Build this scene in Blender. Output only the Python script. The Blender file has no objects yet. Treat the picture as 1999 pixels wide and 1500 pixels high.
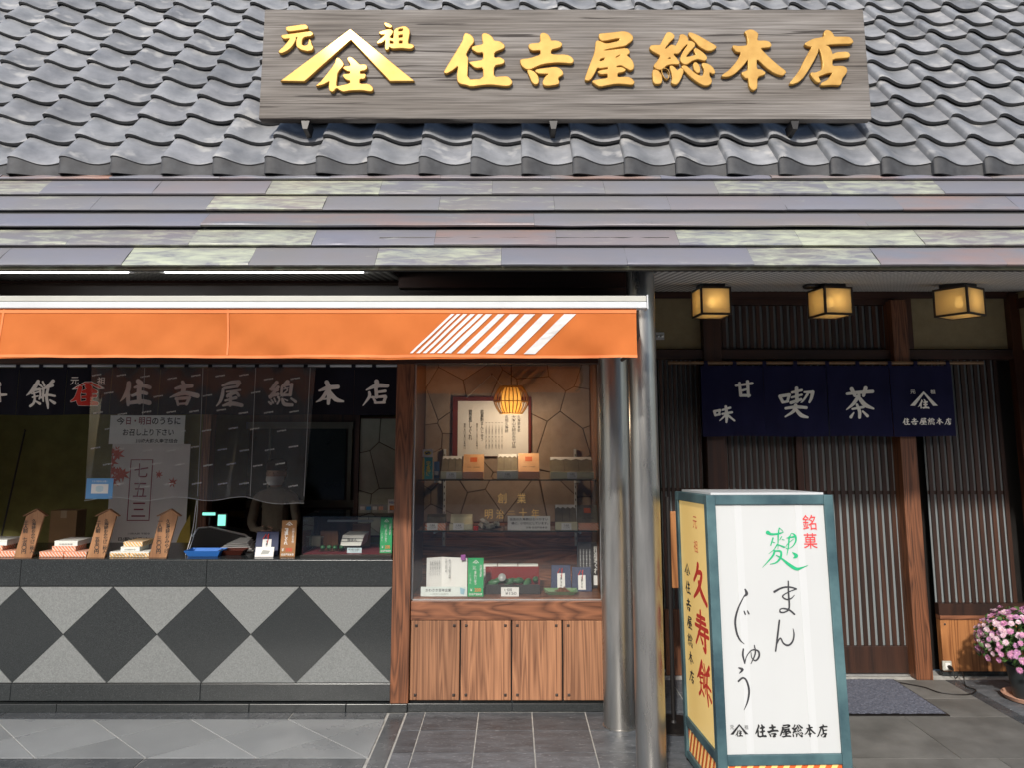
import bpy, bmesh, math, random
import numpy as np
from mathutils import Vector, Matrix, Quaternion

sc = bpy.context.scene
COL = sc.collection
R = math.radians
random.seed(7)

# ------------------------------------------------------------------ camera
F_PX, CX, CY, HC = 1500.0, 999.5, 640.0, 1.57
TH = math.atan(210.0 / 1500.0)
cd = bpy.data.cameras.new('camera')
cam = bpy.data.objects.new('camera', cd)
COL.objects.link(cam)
cam.location = (0, 0, HC)
cam.rotation_euler = (math.pi / 2 + TH, 0, 0)
cd.sensor_width = 36.0
cd.lens = F_PX / 1999.0 * 36.0
cd.shift_y = -110.0 / 1999.0
cd.clip_start = 0.05
cd.clip_end = 2000
sc.camera = cam

# ------------------------------------------------------------------ light
SUN_AZ, SUN_EL = R(-13), R(31.5)       # to the left of the facade's normal, above the horizon
SUN = Vector((math.sin(SUN_AZ) * math.cos(SUN_EL), -math.cos(SUN_AZ) * math.cos(SUN_EL), math.sin(SUN_EL)))
wd = bpy.data.worlds.new('World'); sc.world = wd; wd.use_nodes = True
wn = wd.node_tree
bg = wn.nodes['Background']
sk = wn.nodes.new('ShaderNodeTexSky'); sk.sky_type = 'NISHITA'; sk.sun_disc = False
sk.sun_elevation = SUN_EL; sk.sun_rotation = math.atan2(SUN.x, SUN.y)
sk.air_density = 1.0; sk.dust_density = 2.0; sk.ozone_density = 1.0
wn.links.new(sk.outputs['Color'], bg.inputs['Color'])
bg.inputs['Strength'].default_value = 0.15
sl = bpy.data.lights.new('sun', 'SUN'); sl.energy = 2.6; sl.angle = R(2.5); sl.color = (1.0, 0.955, 0.89)
so = bpy.data.objects.new('sun', sl); COL.objects.link(so)
so.rotation_euler = (-SUN).to_track_quat('-Z', 'Y').to_euler()
so.location = (3, -4, 8)
sc.view_settings.view_transform = 'Standard'
sc.view_settings.look = 'None'
sc.view_settings.gamma = 1.0
sc.view_settings.use_curve_mapping = False
sc.view_settings.exposure = 0.48
sc.cycles.max_bounces = 8
sc.cycles.transparent_max_bounces = 16
sc.cycles.caustics_reflective = False
sc.cycles.caustics_refractive = False
sc.cycles.sample_clamp_indirect = 4.0
sc.cycles.sample_clamp_direct = 5.0

# ------------------------------------------------------------------ pixel rays
def ray(u, v):
    a = (u - CX) / F_PX; b = (CY - v) / F_PX
    return Vector((a, math.cos(TH) - b * math.sin(TH), math.sin(TH) + b * math.cos(TH)))
CAM = Vector((0, 0, HC))
def PY(u, v, y):
    d = ray(u, v); return CAM + d * (y / d.y)
def PZ(u, v, z=0.0):
    d = ray(u, v); return CAM + d * ((z - HC) / d.z)
def PP(u, v, o, n):
    d = ray(u, v); return CAM + d * ((Vector(o) - CAM).dot(n) / d.dot(n))

# ------------------------------------------------------------------ materials
MATS = {}
def _nt(name):
    m = bpy.data.materials.new(name); m.use_nodes = True
    nt = m.node_tree; return m, nt, nt.nodes['Principled BSDF']
def N(nt, t, **kw):
    n = nt.nodes.new(t)
    for k, v in kw.items():
        if k in n.inputs.keys() if hasattr(n.inputs, 'keys') else False: n.inputs[k].default_value = v
        else: setattr(n, k, v)
    return n
def c4(c): return (c[0], c[1], c[2], 1.0)
def mat(name, col, rough=0.5, metal=0.0, var=0.15, scale=6.0, stretch=(1, 1, 1), bump=0.0, bscale=60.0,
        rnd=0.0, col2=None, spots=0.0, spotcol=(0, 0, 0), spotscale=40.0, emit=0.0, trans=0.0, rvar=0.1, spec=0.5, coat=0.0, hrnd=0.0):
    """noise-varied principled material: col..col2 by noise, optional per-object random value, fine bump, specks"""
    if name in MATS: return MATS[name]
    m, nt, p = _nt(name); L = nt.links.new
    tc = nt.nodes.new('ShaderNodeTexCoord'); mp = nt.nodes.new('ShaderNodeMapping')
    mp.inputs['Scale'].default_value = stretch
    oi = nt.nodes.new('ShaderNodeObjectInfo')
    ad = nt.nodes.new('ShaderNodeVectorMath'); ad.operation = 'ADD'
    ml = nt.nodes.new('ShaderNodeVectorMath'); ml.operation = 'SCALE'; ml.inputs[0].default_value = (37.0, 19.0, 53.0)
    L(oi.outputs['Random'], ml.inputs['Scale'])
    L(tc.outputs['Object'], ad.inputs[0]); L(ml.outputs[0], ad.inputs[1])
    L(ad.outputs[0], mp.inputs['Vector'])
    nz = nt.nodes.new('ShaderNodeTexNoise'); nz.inputs['Scale'].default_value = scale; nz.inputs['Detail'].default_value = 6; nz.inputs['Roughness'].default_value = 0.62
    L(mp.outputs[0], nz.inputs['Vector'])
    rp = nt.nodes.new('ShaderNodeValToRGB')
    if col2 is None:
        a = tuple(max(0, x * (1 - var)) for x in col); b = tuple(min(1, x * (1 + var)) for x in col)
    else: a, b = col, col2
    rp.color_ramp.elements[0].position = 0.32; rp.color_ramp.elements[1].position = 0.68
    rp.color_ramp.elements[0].color = c4(a); rp.color_ramp.elements[1].color = c4(b)
    L(nz.outputs['Fac'], rp.inputs['Fac'])
    out = rp.outputs['Color']
    if spots > 0:
        n2 = nt.nodes.new('ShaderNodeTexNoise'); n2.inputs['Scale'].default_value = spotscale; n2.inputs['Detail'].default_value = 3
        L(mp.outputs[0], n2.inputs['Vector'])
        r2 = nt.nodes.new('ShaderNodeValToRGB'); r2.color_ramp.elements[0].position = 0.62 - spots * 0.2; r2.color_ramp.elements[1].position = 0.70
        L(n2.outputs['Fac'], r2.inputs['Fac'])
        mx = nt.nodes.new('ShaderNodeMixRGB'); mx.inputs['Color2'].default_value = c4(spotcol)
        L(r2.outputs['Color'], mx.inputs['Fac']); L(out, mx.inputs['Color1']); out = mx.outputs['Color']
    if rnd > 0 or hrnd > 0:
        hs = nt.nodes.new('ShaderNodeHueSaturation')
        mr = nt.nodes.new('ShaderNodeMapRange'); mr.inputs['To Min'].default_value = 1 - rnd; mr.inputs['To Max'].default_value = 1 + rnd
        L(oi.outputs['Random'], mr.inputs['Value']); L(mr.outputs[0], hs.inputs['Value'])
        if hrnd > 0:
            m2 = nt.nodes.new('ShaderNodeMath'); m2.operation = 'MULTIPLY'; m2.inputs[1].default_value = 7.31
            m3 = nt.nodes.new('ShaderNodeMath'); m3.operation = 'FRACT'
            m4 = nt.nodes.new('ShaderNodeMapRange'); m4.inputs['To Min'].default_value = 0.5 - hrnd; m4.inputs['To Max'].default_value = 0.5 + hrnd
            L(oi.outputs['Random'], m2.inputs[0]); L(m2.outputs[0], m3.inputs[0]); L(m3.outputs[0], m4.inputs['Value']); L(m4.outputs[0], hs.inputs['Hue'])
        L(out, hs.inputs['Color']); out = hs.outputs['Color']
    L(out, p.inputs['Base Color'])
    p.inputs['Metallic'].default_value = metal
    p.inputs['Specular IOR Level'].default_value = spec
    p.inputs['Coat Weight'].default_value = coat; p.inputs['Coat Roughness'].default_value = 0.08
    if rvar > 0:
        mr = nt.nodes.new('ShaderNodeMapRange'); mr.inputs['To Min'].default_value = max(0.02, rough - rvar); mr.inputs['To Max'].default_value = min(1, rough + rvar)
        L(nz.outputs['Fac'], mr.inputs['Value']); L(mr.outputs[0], p.inputs['Roughness'])
    else: p.inputs['Roughness'].default_value = rough
    if emit > 0:
        L(out, p.inputs['Emission Color']); p.inputs['Emission Strength'].default_value = emit
    if trans > 0: p.inputs['Transmission Weight'].default_value = trans
    if bump > 0:
        nb = nt.nodes.new('ShaderNodeTexNoise'); nb.inputs['Scale'].default_value = bscale; nb.inputs['Detail'].default_value = 5
        L(mp.outputs[0], nb.inputs['Vector'])
        bp = nt.nodes.new('ShaderNodeBump'); bp.inputs['Strength'].default_value = bump; bp.inputs['Distance'].default_value = 0.004
        L(nb.outputs['Fac'], bp.inputs['Height']); L(bp.outputs[0], p.inputs['Normal'])
    MATS[name] = m; return m

def wood(name, dark, light, axis='Z', rough=0.55, rings=9.0, grain=1.0, rnd=0.12, bump=0.25, fine=1.0, dist=2.2, third=None, st=0.10):
    """long-grained wood: distorted rings cut along `axis`, fine fibre streaks, per-object shift"""
    if name in MATS: return MATS[name]
    m, nt, p = _nt(name); L = nt.links.new
    tc = nt.nodes.new('ShaderNodeTexCoord'); oi = nt.nodes.new('ShaderNodeObjectInfo')
    ad = nt.nodes.new('ShaderNodeVectorMath'); ad.operation = 'ADD'
    ml = nt.nodes.new('ShaderNodeVectorMath'); ml.operation = 'SCALE'; ml.inputs[0].default_value = (3.7, 1.9, 5.3)
    L(oi.outputs['Random'], ml.inputs['Scale']); L(tc.outputs['Object'], ad.inputs[0]); L(ml.outputs[0], ad.inputs[1])
    mp = nt.nodes.new('ShaderNodeMapping'); L(ad.outputs[0], mp.inputs['Vector'])
    s = {'X': (st, 1, 1), 'Y': (1, st, 1), 'Z': (1, 1, st)}[axis]
    mp.inputs['Scale'].default_value = s
    n1 = nt.nodes.new('ShaderNodeTexNoise'); n1.inputs['Scale'].default_value = 3.2 * grain; n1.inputs['Detail'].default_value = 2; n1.inputs['Distortion'].default_value = 0.6
    L(mp.outputs[0], n1.inputs['Vector'])
    # rings = fract(noise * k)
    mu = nt.nodes.new('ShaderNodeMath'); mu.operation = 'MULTIPLY'; mu.inputs[1].default_value = rings
    L(n1.outputs['Fac'], mu.inputs[0])
    si = nt.nodes.new('ShaderNodeMath'); si.operation = 'PINGPONG'; si.inputs[1].default_value = 0.5
    L(mu.outputs[0], si.inputs[0])
    m2 = nt.nodes.new('ShaderNodeMapping'); f = 0.02
    m2.inputs['Scale'].default_value = {'X': (f, 1, 1), 'Y': (1, f, 1), 'Z': (1, 1, f)}[axis]
    L(ad.outputs[0], m2.inputs['Vector'])
    n2 = nt.nodes.new('ShaderNodeTexNoise'); n2.inputs['Scale'].default_value = 160 * fine; n2.inputs['Detail'].default_value = 4
    L(m2.outputs[0], n2.inputs['Vector'])
    n3 = nt.nodes.new('ShaderNodeTexNoise'); n3.inputs['Scale'].default_value = 2.0; n3.inputs['Detail'].default_value = 3
    L(ad.outputs[0], n3.inputs['Vector'])
    a1 = nt.nodes.new('ShaderNodeMath'); a1.operation = 'MULTIPLY_ADD'; a1.inputs[1].default_value = 0.9
    L(si.outputs[0], a1.inputs[0])
    a2 = nt.nodes.new('ShaderNodeMath'); a2.operation = 'MULTIPLY'; a2.inputs[1].default_value = 0.62
    L(n2.outputs['Fac'], a2.inputs[0]); L(a2.outputs[0], a1.inputs[2])
    rp = nt.nodes.new('ShaderNodeValToRGB'); cr = rp.color_ramp
    cr.elements[0].position = 0.2; cr.elements[1].position = 0.78
    cr.elements[0].color = c4(dark); cr.elements[1].color = c4(light)
    e = cr.elements.new(0.48); mid = third or tuple((a * 0.45 + b * 0.55) for a, b in zip(dark, light)); e.color = c4(mid)
    L(a1.outputs[0], rp.inputs['Fac'])
    hs = nt.nodes.new('ShaderNodeHueSaturation')
    mr = nt.nodes.new('ShaderNodeMapRange'); mr.inputs['To Min'].default_value = 1 - rnd; mr.inputs['To Max'].default_value = 1 + rnd
    L(oi.outputs['Random'], mr.inputs['Value'])
    mm = nt.nodes.new('ShaderNodeMath'); mm.operation = 'MULTIPLY'; m3 = nt.nodes.new('ShaderNodeMapRange'); m3.inputs['To Min'].default_value = 0.7; m3.inputs['To Max'].default_value = 1.3
    L(n3.outputs['Fac'], m3.inputs['Value']); L(m3.outputs[0], mm.inputs[0]); L(mr.outputs[0], mm.inputs[1]); L(mm.outputs[0], hs.inputs['Value'])
    L(rp.outputs['Color'], hs.inputs['Color']); L(hs.outputs[0], p.inputs['Base Color'])
    p.inputs['Roughness'].default_value = rough
    bp = nt.nodes.new('ShaderNodeBump'); bp.inputs['Strength'].default_value = bump; bp.inputs['Distance'].default_value = 0.003
    L(a1.outputs[0], bp.inputs['Height']); L(bp.outputs[0], p.inputs['Normal'])
    MATS[name] = m; return m

def ink(name, col, rough=0.6, metal=0.0, emit=0.0):
    return mat(name, col, rough, metal, var=0.08, scale=30, rvar=0.05, emit=emit)

# ------------------------------------------------------------------ mesh builder
class MB:
    def __init__(s): s.v = []; s.f = []
    def add(s, vs, fs):
        o = len(s.v); s.v += [tuple(x) for x in vs]; s.f += [tuple(i + o for i in f) for f in fs]; return s
    def box(s, x0, x1, y0, y1, z0, z1):
        return s.add([(x0, y0, z0), (x1, y0, z0), (x1, y1, z0), (x0, y1, z0), (x0, y0, z1), (x1, y0, z1), (x1, y1, z1), (x0, y1, z1)],
                     [(0, 3, 2, 1), (4, 5, 6, 7), (0, 1, 5, 4), (1, 2, 6, 5), (2, 3, 7, 6), (3, 0, 4, 7)])
    def hexa(s, p): return s.add(p, [(0, 3, 2, 1), (4, 5, 6, 7), (0, 1, 5, 4), (1, 2, 6, 5), (2, 3, 7, 6), (3, 0, 4, 7)])
    def quad(s, a, b, c, d): return s.add([a, b, c, d], [(0, 1, 2, 3)])
    def prism(s, pts, off):
        """closed polygon pts (3d list) extruded by vector off"""
        n = len(pts); off = Vector(off); p2 = [Vector(p) + off for p in pts]
        fs = [tuple(range(n - 1, -1, -1)), tuple(range(n, 2 * n))] + [(i, (i + 1) % n, n + (i + 1) % n, n + i) for i in range(n)]
        return s.add([Vector(p) for p in pts] + p2, fs)
    def tube(s, pts, r, seg=8, caps=True):
        pts = [Vector(p) for p in pts]; n = len(pts); rs = r if isinstance(r, (list, tuple)) else [r] * n
        rings = []; prev = None
        for i, p in enumerate(pts):
            t = (pts[min(i + 1, n - 1)] - pts[max(i - 1, 0)]).normalized()
            if prev is None:
                a = Vector((0, 0, 1)) if abs(t.z) < 0.9 else Vector((1, 0, 0)); u = t.cross(a).normalized()
            else: u = (prev - t * prev.dot(t)).normalized()
            prev = u; w = t.cross(u)
            rings.append([p + (u * math.cos(2 * math.pi * k / seg) + w * math.sin(2 * math.pi * k / seg)) * rs[i] for k in range(seg)])
        vs = [q for rg in rings for q in rg]; fs = []
        for i in range(n - 1):
            for k in range(seg):
                fs.append((i * seg + k, i * seg + (k + 1) % seg, (i + 1) * seg + (k + 1) % seg, (i + 1) * seg + k))
        if caps: fs += [tuple(range(seg - 1, -1, -1)), tuple((n - 1) * seg + k for k in range(seg))]
        return s.add(vs, fs)
    def lathe(s, prof, seg=24, c=(0, 0, 0)):
        vs = []; fs = []; n = len(prof)
        for r, z in prof:
            for k in range(seg):
                a = 2 * math.pi * k / seg; vs.append((c[0] + r * math.cos(a), c[1] + r * math.sin(a), c[2] + z))
        for i in range(n - 1):
            for k in range(seg): fs.append((i * seg + k, i * seg + (k + 1) % seg, (i + 1) * seg + (k + 1) % seg, (i + 1) * seg + k))
        if prof[0][0] > 1e-6: fs.append(tuple(range(seg - 1, -1, -1)))
        if prof[-1][0] > 1e-6: fs.append(tuple((n - 1) * seg + k for k in range(seg)))
        return s.add(vs, fs)
    def mesh(s, name, smooth=None):
        me = bpy.data.meshes.new(name); me.from_pydata(s.v, [], s.f); me.validate(); me.update()
        if smooth is not None:
            me.polygons.foreach_set('use_smooth', [True] * len(me.polygons)); me.set_sharp_from_angle(angle=R(smooth))
        return me
    def build(s, name, m, parent=None, smooth=None, bevel=0.0, local=False):
        """vertices are world coordinates; the object's origin is moved to the mesh's centre of base"""
        vs = np.array(s.v, dtype=float)
        if local: o = Vector((0, 0, 0))
        else:
            lo = vs.min(0); hi = vs.max(0); o = Vector(((lo[0] + hi[0]) / 2, (lo[1] + hi[1]) / 2, lo[2]))
            s.v = [tuple(x) for x in vs - np.array(o)]
        ob = bpy.data.objects.new(name, s.mesh(name, smooth)); COL.objects.link(ob)
        if m is not None: ob.data.materials.append(m)
        put(ob, o, parent)
        if bevel > 0:
            b = ob.modifiers.new('bevel', 'BEVEL'); b.width = bevel; b.segments = 2; b.limit_method = 'ANGLE'; b.angle_limit = R(40)
        return ob
def world_loc(o):
    l = Vector(o.location)
    if o.parent: l = l + world_loc(o.parent)
    return l
def put(ob, loc, parent):
    """children of unrotated parents only: location relative to the parent's"""
    if parent is not None:
        ob.parent = parent; ob.location = Vector(loc) - world_loc(parent)
    else: ob.location = loc
def box(name, x0, x1, y0, y1, z0, z1, m, parent=None, bevel=0.0):
    return MB().box(min(x0, x1), max(x0, x1), min(y0, y1), max(y0, y1), min(z0, z1), max(z0, z1)).build(name, m, parent, bevel=bevel)
def empty(name, loc, parent=None):
    o = bpy.data.objects.new(name, None); COL.objects.link(o); o.empty_display_size = 0.1; put(o, loc, parent); return o
def tag(o, label, cat, group=None):
    o['label'] = label; o['category'] = cat
    if group: o['group'] = group
    return o
def struct(o, label=None):
    o['kind'] = 'structure'
    if label: o['label'] = label
    return o
def thing(name, loc, label, cat, group=None):
    return tag(empty(name, loc), label, cat, group)
def inst(name, me, loc, parent, rot=(0, 0, 0), scale=None):
    o = bpy.data.objects.new(name, me); COL.objects.link(o); put(o, loc, parent); o.rotation_euler = rot
    if scale: o.scale = scale
    return o

# ------------------------------------------------------------------ lettering
def chaikin(p, it=1):
    for _ in range(it):
        q = []
        for i in range(len(p)):
            a, b = p[i], p[(i + 1) % len(p)]
            q += [(a[0] * .8 + b[0] * .2, a[1] * .8 + b[1] * .2), (a[0] * .2 + b[0] * .8, a[1] * .2 + b[1] * .8)]
        p = q
    return p
def stroke_contours(strokes, res=110):
    """brush strokes [(x,y,halfwidth),...] -> union outline by a distance field and marching squares"""
    segs = []
    for s in strokes:
        p = [np.array(q, float) for q in s]
        if len(p) > 2:                       # Catmull-Rom
            q = []
            for i in range(len(p) - 1):
                p0, p1, p2, p3 = p[max(i - 1, 0)], p[i], p[i + 1], p[min(i + 2, len(p) - 1)]
                for t in (0, .25, .5, .75):
                    q.append(.5 * ((2 * p1) + (-p0 + p2) * t + (2 * p0 - 5 * p1 + 4 * p2 - p3) * t * t + (-p0 + 3 * p1 - 3 * p2 + p3) * t ** 3))
            q.append(p[-1]); p = q
        segs += [(p[i], p[i + 1]) for i in range(len(p) - 1)]
    A = np.array([q for s in segs for q in s]); mx = A[:, 2].max() + 2
    lo = A[:, :2].min(0) - mx * 1.3; hi = A[:, :2].max(0) + mx * 1.3
    st = max(hi - lo) / res; nx = int((hi[0] - lo[0]) / st) + 2; ny = int((hi[1] - lo[1]) / st) + 2
    X, Y = np.meshgrid(lo[0] + st * np.arange(nx), lo[1] + st * np.arange(ny))
    D = np.full(X.shape, 1e9)
    for a, b in segs:
        d = b[:2] - a[:2]; l2 = max(d @ d, 1e-9)
        t = np.clip(((X - a[0]) * d[0] + (Y - a[1]) * d[1]) / l2, 0, 1)
        D = np.minimum(D, np.hypot(X - a[0] - t * d[0], Y - a[1] - t * d[1]) - (a[2] + t * (b[2] - a[2])))
    S = D < 0
    def cross(i0, j0, i1, j1):
        d0, d1 = D[j0, i0], D[j1, i1]; t = d0 / (d0 - d1)
        return (lo[0] + st * (i0 + t * (i1 - i0)), lo[1] + st * (j0 + t * (j1 - j0)))
    C = S[:-1, :-1].astype(int) + S[:-1, 1:] * 2 + S[1:, 1:] * 4 + S[1:, :-1] * 8
    links = {}
    T = {1: [(3, 0)], 2: [(0, 1)], 3: [(3, 1)], 4: [(1, 2)], 5: [(3, 2), (1, 0)], 6: [(0, 2)], 7: [(3, 2)], 8: [(2, 3)], 9: [(2, 0)], 10: [(0, 3), (2, 1)], 11: [(2, 1)], 12: [(1, 3)], 13: [(1, 0)], 14: [(0, 3)]}
    pos = {}
    for j, i in zip(*np.nonzero((C > 0) & (C < 15))):
        E = [('h', i, j), ('v', i + 1, j), ('h', i, j + 1), ('v', i, j)]
        for a, b in T[int(C[j, i])]:
            links[E[a]] = E[b]
            for e in (E[a], E[b]):
                if e not in pos: pos[e] = cross(e[1], e[2], e[1] + 1, e[2]) if e[0] == 'h' else cross(e[1], e[2], e[1], e[2] + 1)
    out = []
    while links:
        k = next(iter(links)); loop = []
        while k in links: loop.append(pos[k]); k = links.pop(k)
        if len(loop) > 5:
            L = loop; out.append(L)
    return out
def crop(contours, x0, y0, s):
    return [[(x0 + x / s, y0 + y / s) for x, y in c] for c in contours]
def flat_mesh(name, contours2d, extrude=0.0, bevel=0.0, sub=0):
    """2d contours (x right, y up; holes by even-odd fill) -> mesh in the local XY plane facing +Z"""
    cu = bpy.data.curves.new(name, 'CURVE'); cu.dimensions = '2D'; cu.fill_mode = 'BOTH' if extrude > 0 else 'FRONT'
    cu.extrude = extrude; cu.bevel_depth = bevel; cu.bevel_resolution = 2
    for c in contours2d:
        sp = cu.splines.new('POLY'); sp.points.add(len(c) - 1)
        for i, (x, y) in enumerate(c): sp.points[i].co = (x, y, 0, 1)
        sp.use_cyclic_u = True
    return curve_mesh(cu, name)
def curve_mesh(cu, name):
    ob = bpy.data.objects.new('tmp', cu); COL.objects.link(ob)
    dg = bpy.context.evaluated_depsgraph_get(); dg.update()
    me = bpy.data.meshes.new_from_object(ob.evaluated_get(dg)); me.name = name
    bpy.data.objects.remove(ob); bpy.data.curves.remove(cu)
    return me
TXT = {}
def text_mesh(body, vertical=False, bold=0.0, line=1.0, align='CENTER'):
    """unit-size lettering centred on its bounding box in local XY, facing +Z; returns mesh, width, height"""
    key = (body, vertical, bold, line, align)
    if key in TXT: return TXT[key]
    cu = bpy.data.curves.new('t', 'FONT'); cu.body = '\n'.join(body) if vertical else body
    cu.align_x = align; cu.size = 1.0; cu.space_line = line; cu.offset = bold; cu.resolution_u = 3
    me = curve_mesh(cu, 'lettering')
    n = len(me.vertices)
    if n == 0: TXT[key] = (me, 1, 1); return TXT[key]
    co = np.zeros(n * 3); me.vertices.foreach_get('co', co); co = co.reshape(-1, 3)
    lo, hi = co.min(0), co.max(0); co -= (lo + hi) / 2; co[:, 2] = 0
    me.vertices.foreach_set('co', co.ravel()); me.update()
    TXT[key] = (me, hi[0] - lo[0], hi[1] - lo[1]); return TXT[key]
def frame(o, ex, ez):
    """matrix whose X is ex, Y is ez (up on the page), Z the outward normal"""
    ex = Vector(ex).normalized(); ez = Vector(ez); ez = (ez - ex * ez.dot(ex)).normalized(); n = ex.cross(ez)
    m = Matrix((ex, ez, n)).transposed().to_4x4(); m.translation = Vector(o); return m
def letter(body, o, ex, ez, w, h, m, parent, vertical=False, bold=0.0, line=1.0, name='lettering', align='CENTER', off=0.0015, fit='h'):
    """lettering set on a plane: centre o, page axes ex/ez, fitted into w x h metres"""
    me, tw, th = text_mesh(body, vertical, bold, line, align)
    M_ = frame(o, ex, ez)
    sx = w / tw if w else None; sy = h / th if h else None
    if sx is None: sx = sy
    if sy is None: sy = sx
    n = Vector((M_[0][2], M_[1][2], M_[2][2]))
    k = me.copy(); k.materials.clear(); k.materials.append(m)
    T = M_.to_3x3().to_4x4() @ Matrix.Diagonal((sx, sy, 1, 1))
    k.transform(T)
    ob = bpy.data.objects.new(name, k); COL.objects.link(ob)
    put(ob, Vector(o) + n * off, parent); return ob
def glyph_px(name, contours_px, o, n, m, parent, extrude=0.0, bevel=0.0, off=0.002, warp=None):
    """pixel outlines -> onto the plane (o, n): real size and place; extruded along n when asked"""
    n = Vector(n).normalized(); ex = Vector((0, 0, 1)).cross(n).normalized(); ez = n.cross(ex)
    pts = [[(lambda q: (q.dot(ex), q.dot(ez)))(PP(u, v, o, n)) for u, v in c] for c in contours_px]
    a = np.array([q for c in pts for q in c]); cx, cy = (a.min(0) + a.max(0)) / 2
    me = flat_mesh(name, [[(x - cx, y - cy) for x, y in c] for c in pts], extrude, bevel)
    me.materials.clear(); me.materials.append(m)
    me.transform(Matrix((ex, ez, n)).transposed().to_4x4())
    loc = ex * cx + ez * cy + n * (Vector(o).dot(n) + off)
    if warp is not None:
        bm = bmesh.new(); bm.from_mesh(me)
        for _ in range(2):
            bmesh.ops.triangulate(bm, faces=bm.faces)
            es = [e for e in bm.edges if e.calc_length() > 0.03]
            if es: bmesh.ops.subdivide_edges(bm, edges=es, cuts=1, use_grid_fill=False)
        for v in bm.verts:
            w = v.co + loc; v.co += n * warp(w)
        bm.to_mesh(me); bm.free()
    if extrude > 0:
        me.polygons.foreach_set('use_smooth', [True] * len(me.polygons)); me.set_sharp_from_angle(angle=R(35))
    ob = bpy.data.objects.new(name, me); COL.objects.link(ob); put(ob, loc, parent); return ob
def place_glyph(name, contours, o, ex, ez, w, h, m, parent, off=0.0015):
    """normalised glyph outlines (page coords, y down) fitted into w x h on a plane"""
    a = np.array([q for c in contours for q in c]); lo = a.min(0); hi = a.max(0); c0 = (lo + hi) / 2
    me = flat_mesh(name, [[((x - c0[0]) / (hi[0] - lo[0]) * w, -(y - c0[1]) / (hi[1] - lo[1]) * h) for x, y in c] for c in contours])
    me.materials.clear(); me.materials.append(m)
    M_ = frame(o, ex, ez); n = Vector((M_[0][2], M_[1][2], M_[2][2]))
    me.transform(M_.to_3x3().to_4x4())
    ob = bpy.data.objects.new(name, me); COL.objects.link(ob); put(ob, Vector(o) + n * off, parent); return ob
# ------------------------------------------------------------------ brush lettering, traced as outlines / strokes
def CH(cs, it=1): return [chaikin(c, it) for c in cs]
G_GEN = crop(CH([[(145,115),(160,105),(400,70),(435,95),(440,130),(190,165),(150,150)],
    [(75,230),(110,220),(430,175),(490,170),(515,200),(495,225),(395,240),(360,280),(352,350),(380,372),(430,370),(455,350),(465,285),(478,290),(490,350),(518,390),(500,430),(430,440),(340,415),(290,370),(290,300),(310,240),(270,245),(275,285),(220,380),(150,440),(75,470),(40,450),(120,380),(215,255),(110,270)]]), 540, 40, 7.14)
G_CHEV = crop([[(1035,140),(1905,855),(1590,860),(1045,275),(400,862),(90,855)]], 540, 40, 7.14)
G_JUS = crop(CH([[(855,540),(885,550),(935,610),(940,640),(860,740),(850,790),(835,930),(860,945),(1040,900),(1040,855),(1010,850),(970,830),(930,775),(1040,765),(1040,725),(985,715),(930,670),(1050,655),(1040,620),(1000,560),(1010,530),(1050,535),(1110,580),(1160,640),(1245,635),(1270,665),(1250,705),(1165,720),(1165,768),(1235,765),(1250,785),(1230,830),(1160,830),(1160,910),(1290,905),(1355,965),(1330,1010),(1200,985),(1040,990),(930,1010),(870,965),(835,960),(800,1010),(760,1000),(745,960),(755,850),(680,900),(580,930),(570,925),(640,870),(830,620),(840,560)]]), 540, 40, 7.14)
G_SO = crop(CH([[(1505,45),(1560,55),(1615,95),(1590,115),(1530,95)],
    [(1435,180),(1470,165),(1560,140),(1615,150),(1625,185),(1570,250),(1625,275),(1640,260),(1645,135),(1790,92),(1850,140),(1855,180),(1825,345),(1890,350),(1920,375),(1880,410),(1750,395),(1620,405),(1575,375),(1560,420),(1535,425),(1520,400),(1530,270),(1480,320),(1415,335),(1410,315),(1540,205),(1460,210)],
    [(1577,285),(1640,305),(1640,345),(1577,345)],[(1700,130),(1775,120),(1770,165),(1695,175)],[(1700,215),(1772,205),(1768,255),(1700,265)],[(1705,295),(1768,290),(1765,340),(1705,345)]]), 540, 40, 7.14)
G_JU = crop(CH([[(520,185),(570,195),(640,230),(690,300),(695,350),(670,400),(620,450),(520,635),(565,690),(572,740),(550,1170),(905,1150),(905,890),(740,915),(610,800),(640,790),(905,755),(905,570),(780,590),(670,520),(668,480),(700,460),(910,420),(880,300),(878,200),(930,185),(1000,205),(1080,270),(1115,350),(1180,350),(1260,370),(1335,440),(1320,500),(1115,575),(1115,710),(1240,695),(1335,760),(1310,820),(1110,855),(1105,1115),(1340,1095),(1410,1105),(1470,1160),(1495,1225),(1440,1280),(1330,1285),(1080,1255),(900,1260),(640,1300),(540,1260),(430,1245),(370,1195),(352,1080),(390,840),(250,960),(140,1020),(95,1010),(90,990),(170,850),(480,340),(490,250)]]), 860, 50, 10.71)
G_KICHI = crop(CH([[(590,220),(610,190),(660,178),(740,215),(790,290),(800,345),(930,345),(1025,390),(1025,440),(980,480),(800,520),(795,640),(1130,640),(1230,690),(1275,760),(1240,812),(1090,798),(900,790),(640,820),(480,885),(390,930),(290,935),(200,860),(170,760),(200,735),(360,720),(600,640),(600,525),(430,545),(370,510),(345,450),(370,410),(600,390)],
    [(318,970),(360,955),(470,1010),(530,1090),(545,1180),(530,1235),(480,1255),(420,1210),(380,1110)],
    [(485,965),(540,945),(880,900),(960,915),(1040,980),(1055,1050),(960,1100),(945,1150),(972,1200),(955,1255),(720,1285),(650,1260),(645,1195),(690,1105),(785,1030),(560,1025),(500,995)]]), 1000, 50, 10.71)
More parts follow.
